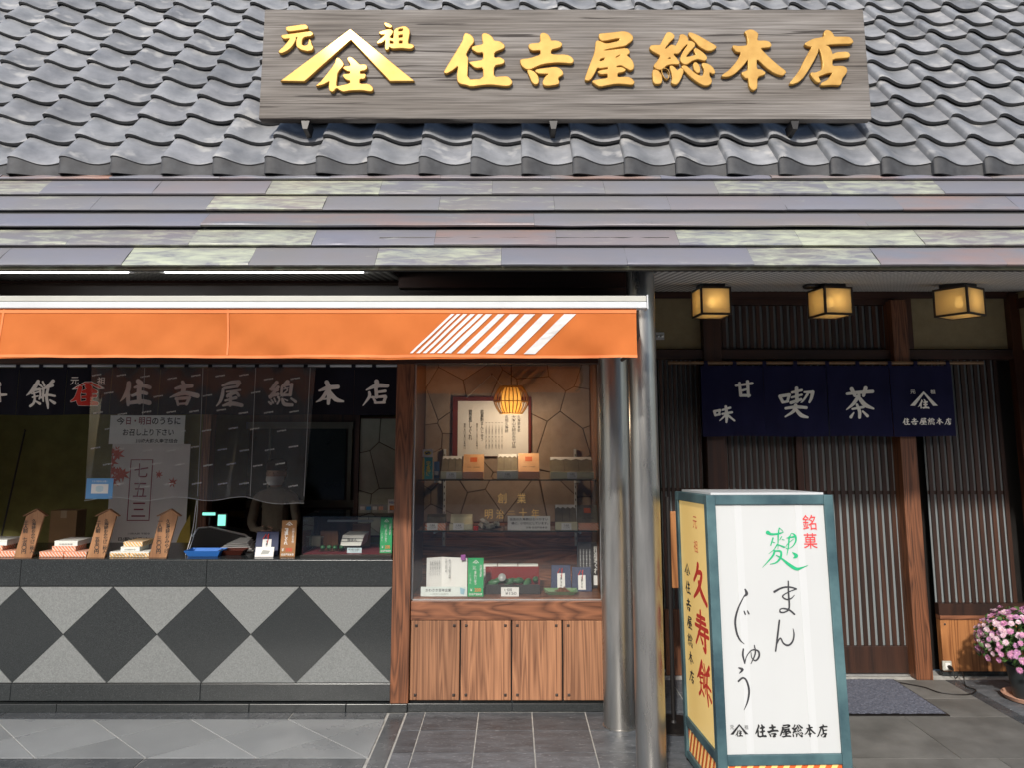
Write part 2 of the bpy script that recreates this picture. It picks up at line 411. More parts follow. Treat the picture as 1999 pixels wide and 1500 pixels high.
G_YA = crop(CH([[(420,215),(450,195),(650,180),(930,145),(1040,175),(1115,250),(1115,310),(1060,370),(950,445),(760,475),(510,530),(510,560),(720,535),(1000,500),(1045,560),(1040,605),(970,640),(1090,740),(1135,850),(1125,930),(1070,958),(1000,920),(870,845),(770,870),(770,910),(890,905),(965,950),(930,985),(790,1015),(785,1120),(1020,1105),(1100,1150),(1145,1215),(1110,1262),(960,1245),(760,1235),(600,1265),(430,1300),(340,1250),(270,1190),(420,1160),(605,1135),(605,1025),(450,1040),(395,1000),(430,975),(615,945),(615,885),(440,915),(375,895),(320,1010),(240,1145),(180,1175),(130,1160),(140,1100),(220,880),(340,580),(355,380),(375,345),(420,350),(560,415),(840,355),(870,265),(490,345),(440,300)],
    [(410,760),(450,705),(555,690),(530,750),(450,785)],[(730,710),(790,650),(880,620),(860,660),(780,705)]]), 1130, 50, 10.71)
G_SOU = crop(CH([[(440,175),(490,165),(560,195),(590,240),(570,290),(480,370),(395,490),(390,515),(430,515),(520,435),(570,435),(630,460),(690,340),(715,270),(720,215),(780,210),(840,245),(875,300),(860,350),(950,355),(1015,400),(1010,455),(900,570),(830,660),(840,695),(940,675),(1060,640),(1010,560),(1015,510),(1050,505),(1140,560),(1230,640),(1265,700),(1240,750),(1190,750),(1080,715),(960,755),(850,835),(780,825),(730,770),(725,690),(790,560),(895,410),(850,405),(760,490),(690,590),(650,610),(590,600),(560,630),(640,720),(690,800),(680,830),(560,825),(440,845),(370,900),(310,945),(260,945),(190,910),(170,860),(240,780),(310,670),(300,640),(130,550),(85,490),(110,445),(200,440),(305,440),(370,310)],
    [(435,740),(485,670),(555,720)],[(895,175),(950,175),(1080,230),(1300,360),(1470,460),(1430,510),(1350,545),(1270,545),(1130,470),(1030,350),(930,260)],
    [(145,965),(200,955),(260,985),(320,1070),(330,1160),(310,1230),(250,1245),(185,1235),(155,1180)],
    [(330,960),(345,910),(400,920),(460,960),(485,1040),(470,1120),(430,1150),(385,1120),(345,1040)],
    [(500,885),(545,872),(600,915),(645,985),(700,940),(735,925),(770,960),(770,1000),(730,1110),(670,1225),(610,1258),(550,1235),(535,1200),(560,1160),(545,1020)],
    [(745,885),(790,868),(850,880),(930,960),(1050,1060),(1190,1100),(1230,960),(1170,840),(1190,815),(1270,825),(1360,880),(1420,960),(1430,1020),(1390,1030),(1310,995),(1310,1080),(1360,1160),(1355,1230),(1290,1275),(1200,1275),(1080,1210),(920,1090),(800,960)],
    [(990,850),(1010,805),(1050,805),(1100,860),(1120,940),(1110,1000),(1070,1012),(1020,960)]]), 1260, 50, 10.71)
G_HON = crop(CH([[(625,155),(660,130),(740,108),(800,125),(880,180),(885,220),(860,350),(1060,345),(1130,375),(1165,430),(1140,470),(915,488),(1010,590),(1150,730),(1330,890),(1470,990),(1410,1060),(1340,1060),(1220,1010),(1060,900),(850,690),(850,945),(950,955),(1035,1010),(1020,1045),(860,1100),(860,1330),(800,1378),(745,1350),(710,1270),(695,1120),(620,1120),(550,1020),(600,1000),(695,965),(690,700),(570,860),(430,1000),(330,1070),(220,1095),(140,1085),(170,1050),(290,970),(460,780),(560,575),(440,570),(370,470),(380,445),(500,465),(690,445),(670,220)]]), 1395, 50, 10.71)
G_TEN = crop(CH([[(430,400),(480,370),(600,305),(840,265),(830,180),(850,135),(890,120),(950,140),(1005,200),(1025,265),(1330,262),(1390,300),(1425,365),(1380,395),(1000,405),(825,432),(920,470),(965,550),(985,640),(1080,590),(1300,578),(1350,630),(1340,675),(1290,690),(985,715),(975,840),(1000,882),(1190,878),(1260,900),(1290,960),(1270,1020),(1180,1130),(1165,1240),(1130,1272),(980,1260),(800,1275),(755,1265),(775,1230),(900,1170),(970,1070),(1010,1005),(900,1010),(700,1085),(690,1100),(735,1200),(690,1215),(640,1180),(560,1080),(540,1015),(640,1025),(790,955),(800,800),(770,620),(730,510),(695,490),(690,570),(600,750),(470,970),(370,1120),(280,1200),(170,1245),(105,1240),(150,1180),(310,980),(440,720),(560,500),(580,460),(500,455),(440,425)]]), 1530, 50, 10.71)
GOLD = [('元', G_GEN), ('祖', G_SO), ('屋号', G_CHEV), ('住小', G_JUS), ('住', G_JU), ('吉', G_KICHI), ('屋', G_YA), ('総', G_SOU), ('本', G_HON), ('店', G_TEN)]
SHOP6 = [G_JU, G_KICHI, G_YA, G_SOU, G_HON, G_TEN]
LOGO = G_CHEV + G_JUS
# counter curtain
SC = stroke_contours
N_MOCHI = crop(SC([[(650,215,30),(600,300,35),(530,390,28),(450,460,6)],[(650,250,25),(730,320,12)],[(560,370,22),(680,350,22)],[(680,350,20),(690,440,18),(670,520,15)],[(540,430,12),(660,400,12)],[(550,490,14),(650,470,12)],[(570,390,14),(590,500,20),(570,590,22),(510,640,22)],[(610,560,14),(680,600,24)],
    [(730,220,16),(760,290,20)],[(910,210,30),(830,290,22),(770,330,14)],[(720,350,16),(900,290,26)],[(745,360,20),(735,470,20),(740,560,14)],[(700,500,16),(800,450,20),(940,470,18)],[(830,320,24),(800,480,26),(820,600,26),(830,680,14)],[(860,540,16),(935,590,26)]]), 0, 720, 8.69)
N_JU = crop(SC([[(230,200,30),(220,290,34),(170,390,24),(110,460,5)],[(225,330,20),(220,430,28),(222,510,20)],[(360,175,34),(400,200,30)],[(310,265,16),(420,235,28),(520,265,26)],[(385,200,36),(370,330,34),(375,470,34)],[(280,380,18),(400,335,26),(475,350,24)],[(250,480,26),(400,460,30),(510,480,34)]]), 220, 720, 7.14)
N_KICHI = crop(SC([[(980,185,22),(1000,250,30),(980,350,30)],[(880,280,16),(1000,250,30),(1100,240,28)],[(800,405,6),(900,370,24),(1020,345,30),(1180,380,34)],[(900,430,20),(920,510,18)],[(890,425,22),(1070,410,22)],[(1070,410,22),(1030,500,20)],[(920,500,14),(1030,490,16)]]), 220, 720, 7.14)
N_YA = crop(SC([[(1530,240,14),(1640,200,28),(1760,190,32)],[(1765,200,30),(1740,250,20)],[(1560,275,18),(1740,250,18)],[(1540,290,18),(1530,370,24),(1500,460,20),(1450,525,8)],[(1590,325,12),(1780,300,14)],[(1690,320,14),(1600,380,18)],[(1600,390,20),(1720,340,20),(1760,380,20)],[(1570,450,14),(1720,410,24)],[(1650,390,20),(1640,510,26)],[(1540,520,14),(1660,490,30),(1800,515,26)]]), 220, 720, 7.14)
N_SOU = crop(SC([[(290,195,28),(220,290,24)],[(200,290,14),(300,300,22)],[(310,260,22),(200,400,26)],[(190,390,18),(310,360,22)],[(180,470,14),(210,495,18)],[(215,440,12),(240,480,14)],[(255,420,12),(275,465,12)],[(310,400,16),(330,440,14),(300,495,14)],[(440,185,30),(370,250,18)],[(365,260,18),(355,360,18)],[(370,245,16),(500,215,18)],[(495,225,24),(475,370,22)],[(360,370,18),(480,370,18)],[(400,260,10),(440,300,10),(390,350,10)],[(390,290,8),(450,270,8)],[(370,430,18),(400,500,26),(500,510,22)],[(400,430,8),(440,450,10)],[(490,420,14),(550,465,20)]], 140), 500, 720, 7.14)
N_HON = crop(SC([[(985,190,32),(1010,260,34),(1015,400,28),(1010,490,22)],[(880,310,12),(1000,270,30),(1140,255,28)],[(980,330,24),(920,420,24),(840,470,6)],[(1030,330,24),(1110,430,32),(1215,460,14)],[(940,430,12),(1040,415,14)]]), 500, 720, 7.14)
N_TEN = crop(SC([[(1680,180,32),(1690,240,34)],[(1540,300,10),(1680,240,30),(1830,240,26)],[(1580,335,18),(1580,400,22),(1490,520,6)],[(1670,260,24),(1680,400,24)],[(1690,330,16),(1800,315,20)],[(1630,400,16),(1670,480,18)],[(1610,405,12),(1800,390,22)],[(1805,400,22),(1780,470,20)],[(1660,480,16),(1790,475,18)]]), 500, 720, 7.14)
N_KOTO = crop(SC([[(-120,430,16),(0,450,24),(110,445,18)],[(0,240,20),(8,280,22)],[(-10,270,18),(10,560,20)]]), 0, 720, 8.69)
# entrance curtain
E_KAN = crop(SC([[(590,410,18),(830,375,22)],[(640,370,20),(660,560,24)],[(760,345,24),(775,570,22)],[(680,485,16),(770,460,16)],[(660,560,22),(790,560,22)]]), 1360, 700, 7.69)
E_MI = crop(SC([[(260,800,20),(275,860,18)],[(260,800,18),(345,785,20)],[(340,790,18),(330,850,16)],[(280,860,16),(340,845,18)],[(385,780,16),(505,745,18)],[(380,840,16),(530,815,18)],[(435,730,22),(450,850,26),(445,960,18)],[(440,850,20),(340,940,8)],[(470,860,18),(570,940,14)]]), 1360, 700, 7.69)
E_KITSU = crop(SC([[(1245,575,24),(1290,660,24)],[(1250,570,24),(1390,550,24)],[(1390,550,22),(1360,650,20)],[(1290,665,18),(1370,650,18)],[(1430,515,18),(1570,480,18)],[(1425,590,16),(1570,550,16)],[(1415,670,24),(1560,620,20)],[(1495,450,26),(1500,650,26)],[(1610,510,14),(1740,510,26)],[(1740,510,28),(1720,600,24),(1690,660,18)],[(1660,540,20),(1590,640,14),(1560,665,8)],[(1335,755,20),(1480,735,24),(1640,745,22)],[(1480,705,24),(1450,800,24),(1330,880,12)],[(1490,780,22),(1560,860,30),(1660,890,16)]]), 1360, 700, 7.69)
E_CHA = crop(SC([[(330,535,20),(500,515,24),(715,500,26)],[(400,465,30),(450,560,26)],[(610,450,30),(580,560,24)],[(510,560,26),(430,680,26),(320,775,8)],[(510,590,26),(600,700,32),(730,760,14)],[(410,765,16),(580,735,20)],[(480,700,20),(520,800,26),(520,890,24)],[(430,820,10),(385,885,24)],[(570,800,14),(640,870,22)]]), 1610, 700, 7.69)
# light box
B_FU = crop(SC([[(200,545,40),(280,580,22),(420,570,18),(520,540,8)],[(440,450,10),(420,600,16),(415,890,5)],[(440,445,6),(510,510,6),(525,545,6)],[(310,660,16),(265,810,12)],[(290,740,8),(350,760,8)],[(490,630,10),(450,700,8)],[(500,690,8),(545,700,8)],[(400,790,14),(330,900,8),(220,990,4)],[(420,800,10),(545,850,18)],[(340,930,22),(300,1040,20),(90,1275,4)],[(340,930,14),(470,940,20),(470,1060,24),(380,1170,16),(250,1205,6)],[(380,1020,10),(480,1080,16),(640,1210,30),(800,1305,32),(920,1280,18),(1040,1230,4)],
    [(600,660,8),(760,630,20)],[(660,640,14),(700,560,6),(780,620,20),(780,740,16),(700,850,8),(590,880,6),(600,800,6),(740,680,6)],[(650,640,18),(630,850,14),(600,1020,6)],[(715,960,8),(800,1030,36),(740,1075,10)]], 170), 1480, 990, 10.71)
B_MA = crop(SC([[(545,195,12),(620,155,9),(700,145,8),(775,165,7)],[(775,167,6),(700,195,5),(630,240,7),(670,275,8),(720,265,6),(755,230,3)],[(690,85,7),(692,200,9),(700,360,9),(660,405,7),(610,410,8),(605,380,6),(640,370,7),(700,385,9),(755,430,9)]], 130), 1410, 1120, 5.357)
B_N = crop(SC([[(597,495,9),(580,640,10),(558,815,8)],[(562,760,6),(605,680,7),(640,735,8),(690,755,10),(735,715,9),(750,640,8),(740,580,3)]], 130), 1410, 1120, 5.357)
B_JI = crop(SC([[(238,170,8),(255,215,16),(225,245,6)],[(225,245,5),(165,370,9),(135,500,11),(150,620,10),(185,700,8),(230,742,3)],[(228,398,6),(240,430,8)],[(263,395,6),(278,425,8)]], 160), 1410, 1120, 5.357)
B_YU = crop(SC([[(220,795,8),(215,860,10),(235,945,7)],[(235,945,6),(255,870,5),(310,805,6),(375,815,9),(385,870,10),(350,915,8),(310,890,5),(300,830,4)],[(335,755,5),(345,840,8),(300,948,4)]], 130), 1410, 1120, 5.357)
B_U = crop(SC([[(172,990,6),(210,1010,14),(178,1048,3)],[(170,1130,10),(215,1095,9),(255,1130,10),(280,1230,11),(265,1340,9),(228,1432,3)]], 130), 1410, 1120, 5.357)
S_KYU = SC([[(45,5,8),(35,25,7),(10,50,5)],[(40,25,6),(70,25,7),(45,65,8),(5,95,4)],[(45,50,6),(65,75,9),(98,96,7)]])
S_JU = SC([[(25,18,5),(75,15,5)],[(20,30,5),(80,27,5)],[(10,44,5),(92,40,6)],[(48,2,5),(45,40,6),(10,90,4)],[(30,60,5),(95,55,5)],[(72,50,6),(72,92,7),(60,90,4)],[(45,68,4),(55,78,6)]])
# ------------------------------------------------------------------ materials in use
M_TILE = mat('roof_tile_grey', (0.14, 0.145, 0.153), 0.44, 0.0, col2=(0.272, 0.276, 0.285), scale=5.5, bump=0.14, bscale=70, rnd=0.17, rvar=0.14, spots=0.22, spotcol=(0.36, 0.355, 0.345), spotscale=8, hrnd=0.012)
M_EAVEFACE = mat('dark_eave_face', (0.035, 0.035, 0.037), 0.7, col2=(0.07, 0.072, 0.076), scale=14, rnd=0.1)  # darker tone for tile front edges and eave aprons
M_TILEBASE = mat('roof_underlay', (0.03, 0.03, 0.03), 0.9)
M_SIGNWOOD = None
M_DARKWOOD = wood('dark_stained_wood', (0.018, 0.007, 0.004), (0.075, 0.026, 0.012), 'Z', rough=0.42, rings=8, bump=0.12)
M_DARKWOOD_X = wood('dark_stained_wood_level', (0.014, 0.006, 0.004), (0.055, 0.02, 0.011), 'X', rough=0.45, rings=8, bump=0.12)
M_DOORWOOD = wood('door_brown_wood', (0.016, 0.0065, 0.004), (0.055, 0.021, 0.011), 'Z', rough=0.5, rings=7, bump=0.12, rnd=0.3)
M_REDWOOD = wood('red_brown_cedar', (0.042, 0.014, 0.006), (0.235, 0.088, 0.038), 'Z', rough=0.5, rings=9, bump=0.3, grain=4.0, st=0.07)
M_REDWOOD_X = wood('red_brown_cedar_level', (0.06, 0.02, 0.01), (0.29, 0.115, 0.055), 'X', rough=0.5, rings=10, bump=0.3, grain=3.0, st=0.12)
M_BOARD = wood('weathered_cedar_board', (0.125, 0.05, 0.025), (0.38, 0.18, 0.09), 'Z', rough=0.66, rings=8, bump=0.4, fine=1.0, rnd=0.16, grain=5.0, st=0.022)
M_PANEL = wood('cedar_panel', (0.14, 0.045, 0.014), (0.40, 0.17, 0.06), 'Z', rough=0.45, rings=9, bump=0.2, grain=2.6, st=0.07)
M_BLACKSTONE = mat('dark_granite', (0.014, 0.0165, 0.0175), 0.22, 0.0, col2=(0.030, 0.034, 0.035), scale=220, rvar=0.06, spots=0.1, spotcol=(0.10, 0.11, 0.11), spotscale=420)
M_GREYSTONE = mat('grey_granite', (0.135, 0.143, 0.141), 0.5, 0.0, col2=(0.21, 0.22, 0.215), scale=110, rvar=0.1, spots=0.3, spotcol=(0.25, 0.258, 0.252), spotscale=200, rnd=0.05)
M_GROUT = mat('pale_grout', (0.50, 0.495, 0.46), 0.9, var=0.2, scale=20)
M_FLOORSTONE = mat('worn_floor_granite', (0.235, 0.248, 0.255), 0.30, 0.0, col2=(0.31, 0.325, 0.33), scale=2.2, rvar=0.10, rnd=0.12, bump=0.2, bscale=160, spots=0.04, spotcol=(0.33, 0.34, 0.345), spotscale=160)
M_FLOORDARK = mat('dark_floor_granite', (0.05, 0.056, 0.062), 0.26, 0.0, col2=(0.095, 0.102, 0.11), scale=9, rvar=0.1)
M_SLATE = mat('slate_tile', (0.062, 0.07, 0.079), 0.44, 0.0, col2=(0.145, 0.158, 0.172), scale=6, stretch=(1, 3.2, 1), bump=0.6, bscale=26, rnd=0.22, rvar=0.14, spots=0.02, spotcol=(0.26, 0.27, 0.28), spotscale=38)
M_CONC = mat('entrance_stone', (0.12, 0.118, 0.108), 0.65, 0.0, col2=(0.21, 0.205, 0.19), scale=4, bump=0.15, bscale=150, rnd=0.08)
M_STREET = mat('street_paving', (0.31, 0.302, 0.286), 0.85, 0.0, col2=(0.41, 0.40, 0.38), scale=3, bump=0.2, bscale=120)
M_OLIVE = mat('olive_plaster', (0.13, 0.12, 0.032), 0.85, col2=(0.18, 0.165, 0.05), scale=9, bump=0.15, bscale=160)
M_BEIGE = mat('sand_plaster', (0.25, 0.195, 0.105), 0.9, col2=(0.31, 0.25, 0.14), scale=14, bump=0.25, bscale=220)
M_CEIL = mat('dim_ceiling', (0.25, 0.23, 0.2), 0.9)
M_BLACK = mat('black_metal', (0.012, 0.010, 0.009), 0.45, rvar=0.1)
M_BROWNMETAL = mat('brown_metal', (0.028, 0.018, 0.014), 0.4, rvar=0.1)
M_DULLALU = mat('dull_window_alloy', (0.17, 0.165, 0.13), 0.5, 0.3)
M_ALU = mat('aluminium', (0.62, 0.63, 0.63), 0.35, 0.9, var=0.06, rvar=0.08)
M_WHITEMETAL = mat('white_painted_metal', (0.56, 0.575, 0.58), 0.4, var=0.05, rvar=0.08)
M_CREAMMETAL = mat('cream_painted_metal', (0.44, 0.435, 0.385), 0.45, var=0.06, rvar=0.08)
M_PAPER = mat('white_paper', (0.78, 0.77, 0.74), 0.85, var=0.04, scale=12)
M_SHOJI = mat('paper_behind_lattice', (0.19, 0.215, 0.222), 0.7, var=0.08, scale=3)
M_STEEL = mat('brushed_column_metal', (0.42, 0.41, 0.39), 0.30, 0.9, var=0.22, scale=14, stretch=(1, 1, 0.12), rvar=0.12, bump=0.05, bscale=9)
M_INKBLACK = ink('black_ink', (0.012, 0.012, 0.013)); M_INKGREY = ink('grey_brush_ink', (0.035, 0.035, 0.04)); M_INKWHITE = ink('white_print', (0.72, 0.71, 0.67), 0.8)
M_INKRED = ink('red_ink', (0.62, 0.035, 0.02)); M_INKGREEN = ink('green_ink', (0.012, 0.40, 0.17)); M_GOLDINK = ink('gold_letter_film', (0.78, 0.52, 0.20), 0.35, 0.3)
M_IRON = mat('old_iron_nail', (0.10, 0.09, 0.085), 0.5, 0.6, var=0.3, scale=60)

def gold_mat(name):
    """gilding: warm diffuse body under a fairly tight metallic sheen"""
    m, nt, p = _nt(name); L = nt.links.new; nt.nodes.remove(p)
    tc = nt.nodes.new('ShaderNodeTexCoord'); nz = nt.nodes.new('ShaderNodeTexNoise'); nz.inputs['Scale'].default_value = 11; nz.inputs['Detail'].default_value = 4; L(tc.outputs['Object'], nz.inputs['Vector'])
    rp = nt.nodes.new('ShaderNodeValToRGB'); rp.color_ramp.elements[0].position = .3; rp.color_ramp.elements[1].position = .7; rp.color_ramp.elements[0].color = (.42, .22, .055, 1); rp.color_ramp.elements[1].color = (.60, .36, .105, 1); L(nz.outputs['Fac'], rp.inputs['Fac'])
    df = nt.nodes.new('ShaderNodeBsdfDiffuse'); L(rp.outputs[0], df.inputs['Color'])
    gl = nt.nodes.new('ShaderNodeBsdfGlossy'); gl.distribution = 'BECKMANN'; gl.inputs['Roughness'].default_value = .095; gl.inputs['Color'].default_value = (.95, .66, .26, 1)
    mx = nt.nodes.new('ShaderNodeMixShader'); mx.inputs['Fac'].default_value = .16; L(df.outputs[0], mx.inputs[1]); L(gl.outputs[0], mx.inputs[2]); L(mx.outputs[0], nt.nodes['Material Output'].inputs['Surface']); return m
M_GOLD = gold_mat('gilding')
def glass_mat(name, tint=(0.98, 0.985, 0.98), rough=0.0, refl=1.0):
    m, nt, p = _nt(name); L = nt.links.new
    tr = nt.nodes.new('ShaderNodeBsdfTransparent'); tr.inputs['Color'].default_value = c4(tint)
    gl = nt.nodes.new('ShaderNodeBsdfGlossy'); gl.inputs['Roughness'].default_value = rough; gl.inputs['Color'].default_value = (1, 1, 1, 1)
    fr = nt.nodes.new('ShaderNodeFresnel'); fr.inputs['IOR'].default_value = 1.5
    mu = nt.nodes.new('ShaderNodeMath'); mu.operation = 'MULTIPLY'; mu.inputs[1].default_value = refl; mu.use_clamp = True
    mx = nt.nodes.new('ShaderNodeMixShader')
    L(fr.outputs[0], mu.inputs[0]); L(mu.outputs[0], mx.inputs['Fac']); L(tr.outputs[0], mx.inputs[1]); L(gl.outputs[0], mx.inputs[2])
    L(mx.outputs[0], nt.nodes['Material Output'].inputs['Surface']); nt.nodes.remove(p); return m
M_GLASS = glass_mat('window_glass', refl=1.5)
M_GLASS2 = glass_mat('showcase_glass', refl=1.2)

def copper_mat(name):
    """weathered copper: violet-grey to brown, per-strip hue, yellow-green streaks of verdigris, rare raw orange"""
    m, nt, p = _nt(name); L = nt.links.new
    tc = nt.nodes.new('ShaderNodeTexCoord'); oi = nt.nodes.new('ShaderNodeObjectInfo')
    ml = nt.nodes.new('ShaderNodeVectorMath'); ml.operation = 'SCALE'; ml.inputs[0].default_value = (37, 19, 53); L(oi.outputs['Random'], ml.inputs['Scale'])
    ad = nt.nodes.new('ShaderNodeVectorMath'); L(tc.outputs['Object'], ad.inputs[0]); L(ml.outputs[0], ad.inputs[1])
    base = nt.nodes.new('ShaderNodeValToRGB'); cr = base.color_ramp; cr.interpolation = 'LINEAR'
    cr.elements[0].color = (0.175, 0.175, 0.205, 1); cr.elements[1].color = (0.235, 0.215, 0.22, 1)
    for pos, c in ((0.25, (0.21, 0.215, 0.255, 1)), (0.5, (0.215, 0.21, 0.21, 1)), (0.75, (0.20, 0.205, 0.235, 1))): e = cr.elements.new(pos); e.color = c
    n0 = nt.nodes.new('ShaderNodeTexNoise'); n0.inputs['Scale'].default_value = 3; n0.inputs['Detail'].default_value = 4; L(ad.outputs[0], n0.inputs['Vector'])
    mm = nt.nodes.new('ShaderNodeMath'); mm.operation = 'MULTIPLY_ADD'; mm.inputs[1].default_value = 0.45; L(n0.outputs['Fac'], mm.inputs[0]); 
    m0 = nt.nodes.new('ShaderNodeMath'); m0.operation = 'MULTIPLY'; m0.inputs[1].default_value = 0.75; L(oi.outputs['Random'], m0.inputs[0]); L(m0.outputs[0], mm.inputs[2])
    L(mm.outputs[0], base.inputs['Fac'])
    mp = nt.nodes.new('ShaderNodeMapping'); mp.inputs['Scale'].default_value = (7, 30, 1); L(ad.outputs[0], mp.inputs['Vector'])
    n1 = nt.nodes.new('ShaderNodeTexNoise'); n1.inputs['Scale'].default_value = 1.0; n1.inputs['Detail'].default_value = 7; n1.inputs['Roughness'].default_value = 0.65; n1.inputs['Distortion'].default_value = 0.5; L(mp.outputs[0], n1.inputs['Vector'])
    # how green this strip is
    f2 = nt.nodes.new('ShaderNodeSeparateColor'); L(oi.outputs['Color'], f2.inputs[0])      # red: verdigris, green: raw copper, of this strip
    f3 = nt.nodes.new('ShaderNodeMapRange'); f3.inputs['From Min'].default_value = 0.0; f3.inputs['From Max'].default_value = 1.0; f3.inputs['To Min'].default_value = -0.24; f3.inputs['To Max'].default_value = 0.135; L(f2.outputs[0], f3.inputs['Value'])
    ad2 = nt.nodes.new('ShaderNodeMath'); L(n1.outputs['Fac'], ad2.inputs[0]); L(f3.outputs[0], ad2.inputs[1])
    r1 = nt.nodes.new('ShaderNodeValToRGB'); r1.color_ramp.elements[0].position = 0.44; r1.color_ramp.elements[1].position = 0.74
    L(ad2.outputs[0], r1.inputs['Fac'])
    mx = nt.nodes.new('ShaderNodeMixRGB'); mx.inputs['Color2'].default_value = (0.47, 0.50, 0.375, 1); L(r1.outputs[0], mx.inputs['Fac']); L(base.outputs[0], mx.inputs['Color1'])
    mp2 = nt.nodes.new('ShaderNodeMapping'); mp2.inputs['Scale'].default_value = (2.2, 9, 1); mp2.inputs['Location'].default_value = (3, 7, 1); L(ad.outputs[0], mp2.inputs['Vector'])
    n2 = nt.nodes.new('ShaderNodeTexNoise'); n2.inputs['Scale'].default_value = 1.0; n2.inputs['Detail'].default_value = 5; L(mp2.outputs[0], n2.inputs['Vector'])
    r2 = nt.nodes.new('ShaderNodeValToRGB'); r2.color_ramp.elements[0].position = 0.40; r2.color_ramp.elements[1].position = 0.75; L(n2.outputs['Fac'], r2.inputs['Fac'])
    mu = nt.nodes.new('ShaderNodeMath'); mu.operation = 'MULTIPLY'; L(f2.outputs[1], mu.inputs[1]); L(r2.outputs[0], mu.inputs[0])
    mx2 = nt.nodes.new('ShaderNodeMixRGB'); mx2.inputs['Color2'].default_value = (0.38, 0.19, 0.12, 1); L(mu.outputs[0], mx2.inputs['Fac']); L(mx.outputs[0], mx2.inputs['Color1'])
    L(mx2.outputs[0], p.inputs['Base Color'])
    p.inputs['Metallic'].default_value = 0.25
    mr = nt.nodes.new('ShaderNodeMapRange'); mr.inputs['To Min'].default_value = 0.42; mr.inputs['To Max'].default_value = 0.65; L(n1.outputs['Fac'], mr.inputs['Value']); L(mr.outputs[0], p.inputs['Roughness'])
    bp = nt.nodes.new('ShaderNodeBump'); bp.inputs['Strength'].default_value = 0.25; bp.inputs['Distance'].default_value = 0.01; L(n0.outputs['Fac'], bp.inputs['Height']); L(bp.outputs[0], p.inputs['Normal'])
    MATS[name] = m; return m
M_COPPER = copper_mat('weathered_copper')
M_COPPER_EDGE = mat('copper_drip_edge', (0.16, 0.12, 0.075), 0.5, 0.3, col2=(0.30, 0.30, 0.20), scale=9, stretch=(1, 1, 1), spots=0.3, spotcol=(0.42, 0.43, 0.30), spotscale=12)

def perforated(name):
    m, nt, p = _nt(name); L = nt.links.new
    tc = nt.nodes.new('ShaderNodeTexCoord'); mp = nt.nodes.new('ShaderNodeMapping'); mp.inputs['Scale'].default_value = (25, 25, 0); mp.inputs['Rotation'].default_value = (0, 0, R(0)); L(tc.outputs['Object'], mp.inputs['Vector'])
    fr = nt.nodes.new('ShaderNodeVectorMath'); fr.operation = 'FRACTION'; L(mp.outputs[0], fr.inputs[0])
    sb = nt.nodes.new('ShaderNodeVectorMath'); sb.operation = 'SUBTRACT'; sb.inputs[1].default_value = (0.5, 0.5, 0); L(fr.outputs[0], sb.inputs[0])
    ln = nt.nodes.new('ShaderNodeVectorMath'); ln.operation = 'LENGTH'; L(sb.outputs[0], ln.inputs[0])
    lt = nt.nodes.new('ShaderNodeMath'); lt.operation = 'LESS_THAN'; lt.inputs[1].default_value = 0.32; L(ln.outputs['Value'], lt.inputs[0])
    nz = nt.nodes.new('ShaderNodeTexNoise'); nz.inputs['Scale'].default_value = 2.5; L(tc.outputs['Object'], nz.inputs['Vector'])
    rp = nt.nodes.new('ShaderNodeValToRGB'); rp.color_ramp.elements[0].color = (0.60, 0.585, 0.55, 1); rp.color_ramp.elements[1].color = (0.70, 0.685, 0.65, 1); L(nz.outputs['Fac'], rp.inputs['Fac'])
    mx = nt.nodes.new('ShaderNodeMixRGB'); mx.inputs['Color2'].default_value = (0.03, 0.027, 0.024, 1); L(lt.outputs[0], mx.inputs['Fac']); L(rp.outputs[0], mx.inputs['Color1'])
    L(mx.outputs[0], p.inputs['Base Color']); p.inputs['Roughness'].default_value = 0.85
    return m
M_SOFFIT = perforated('perforated_soffit')

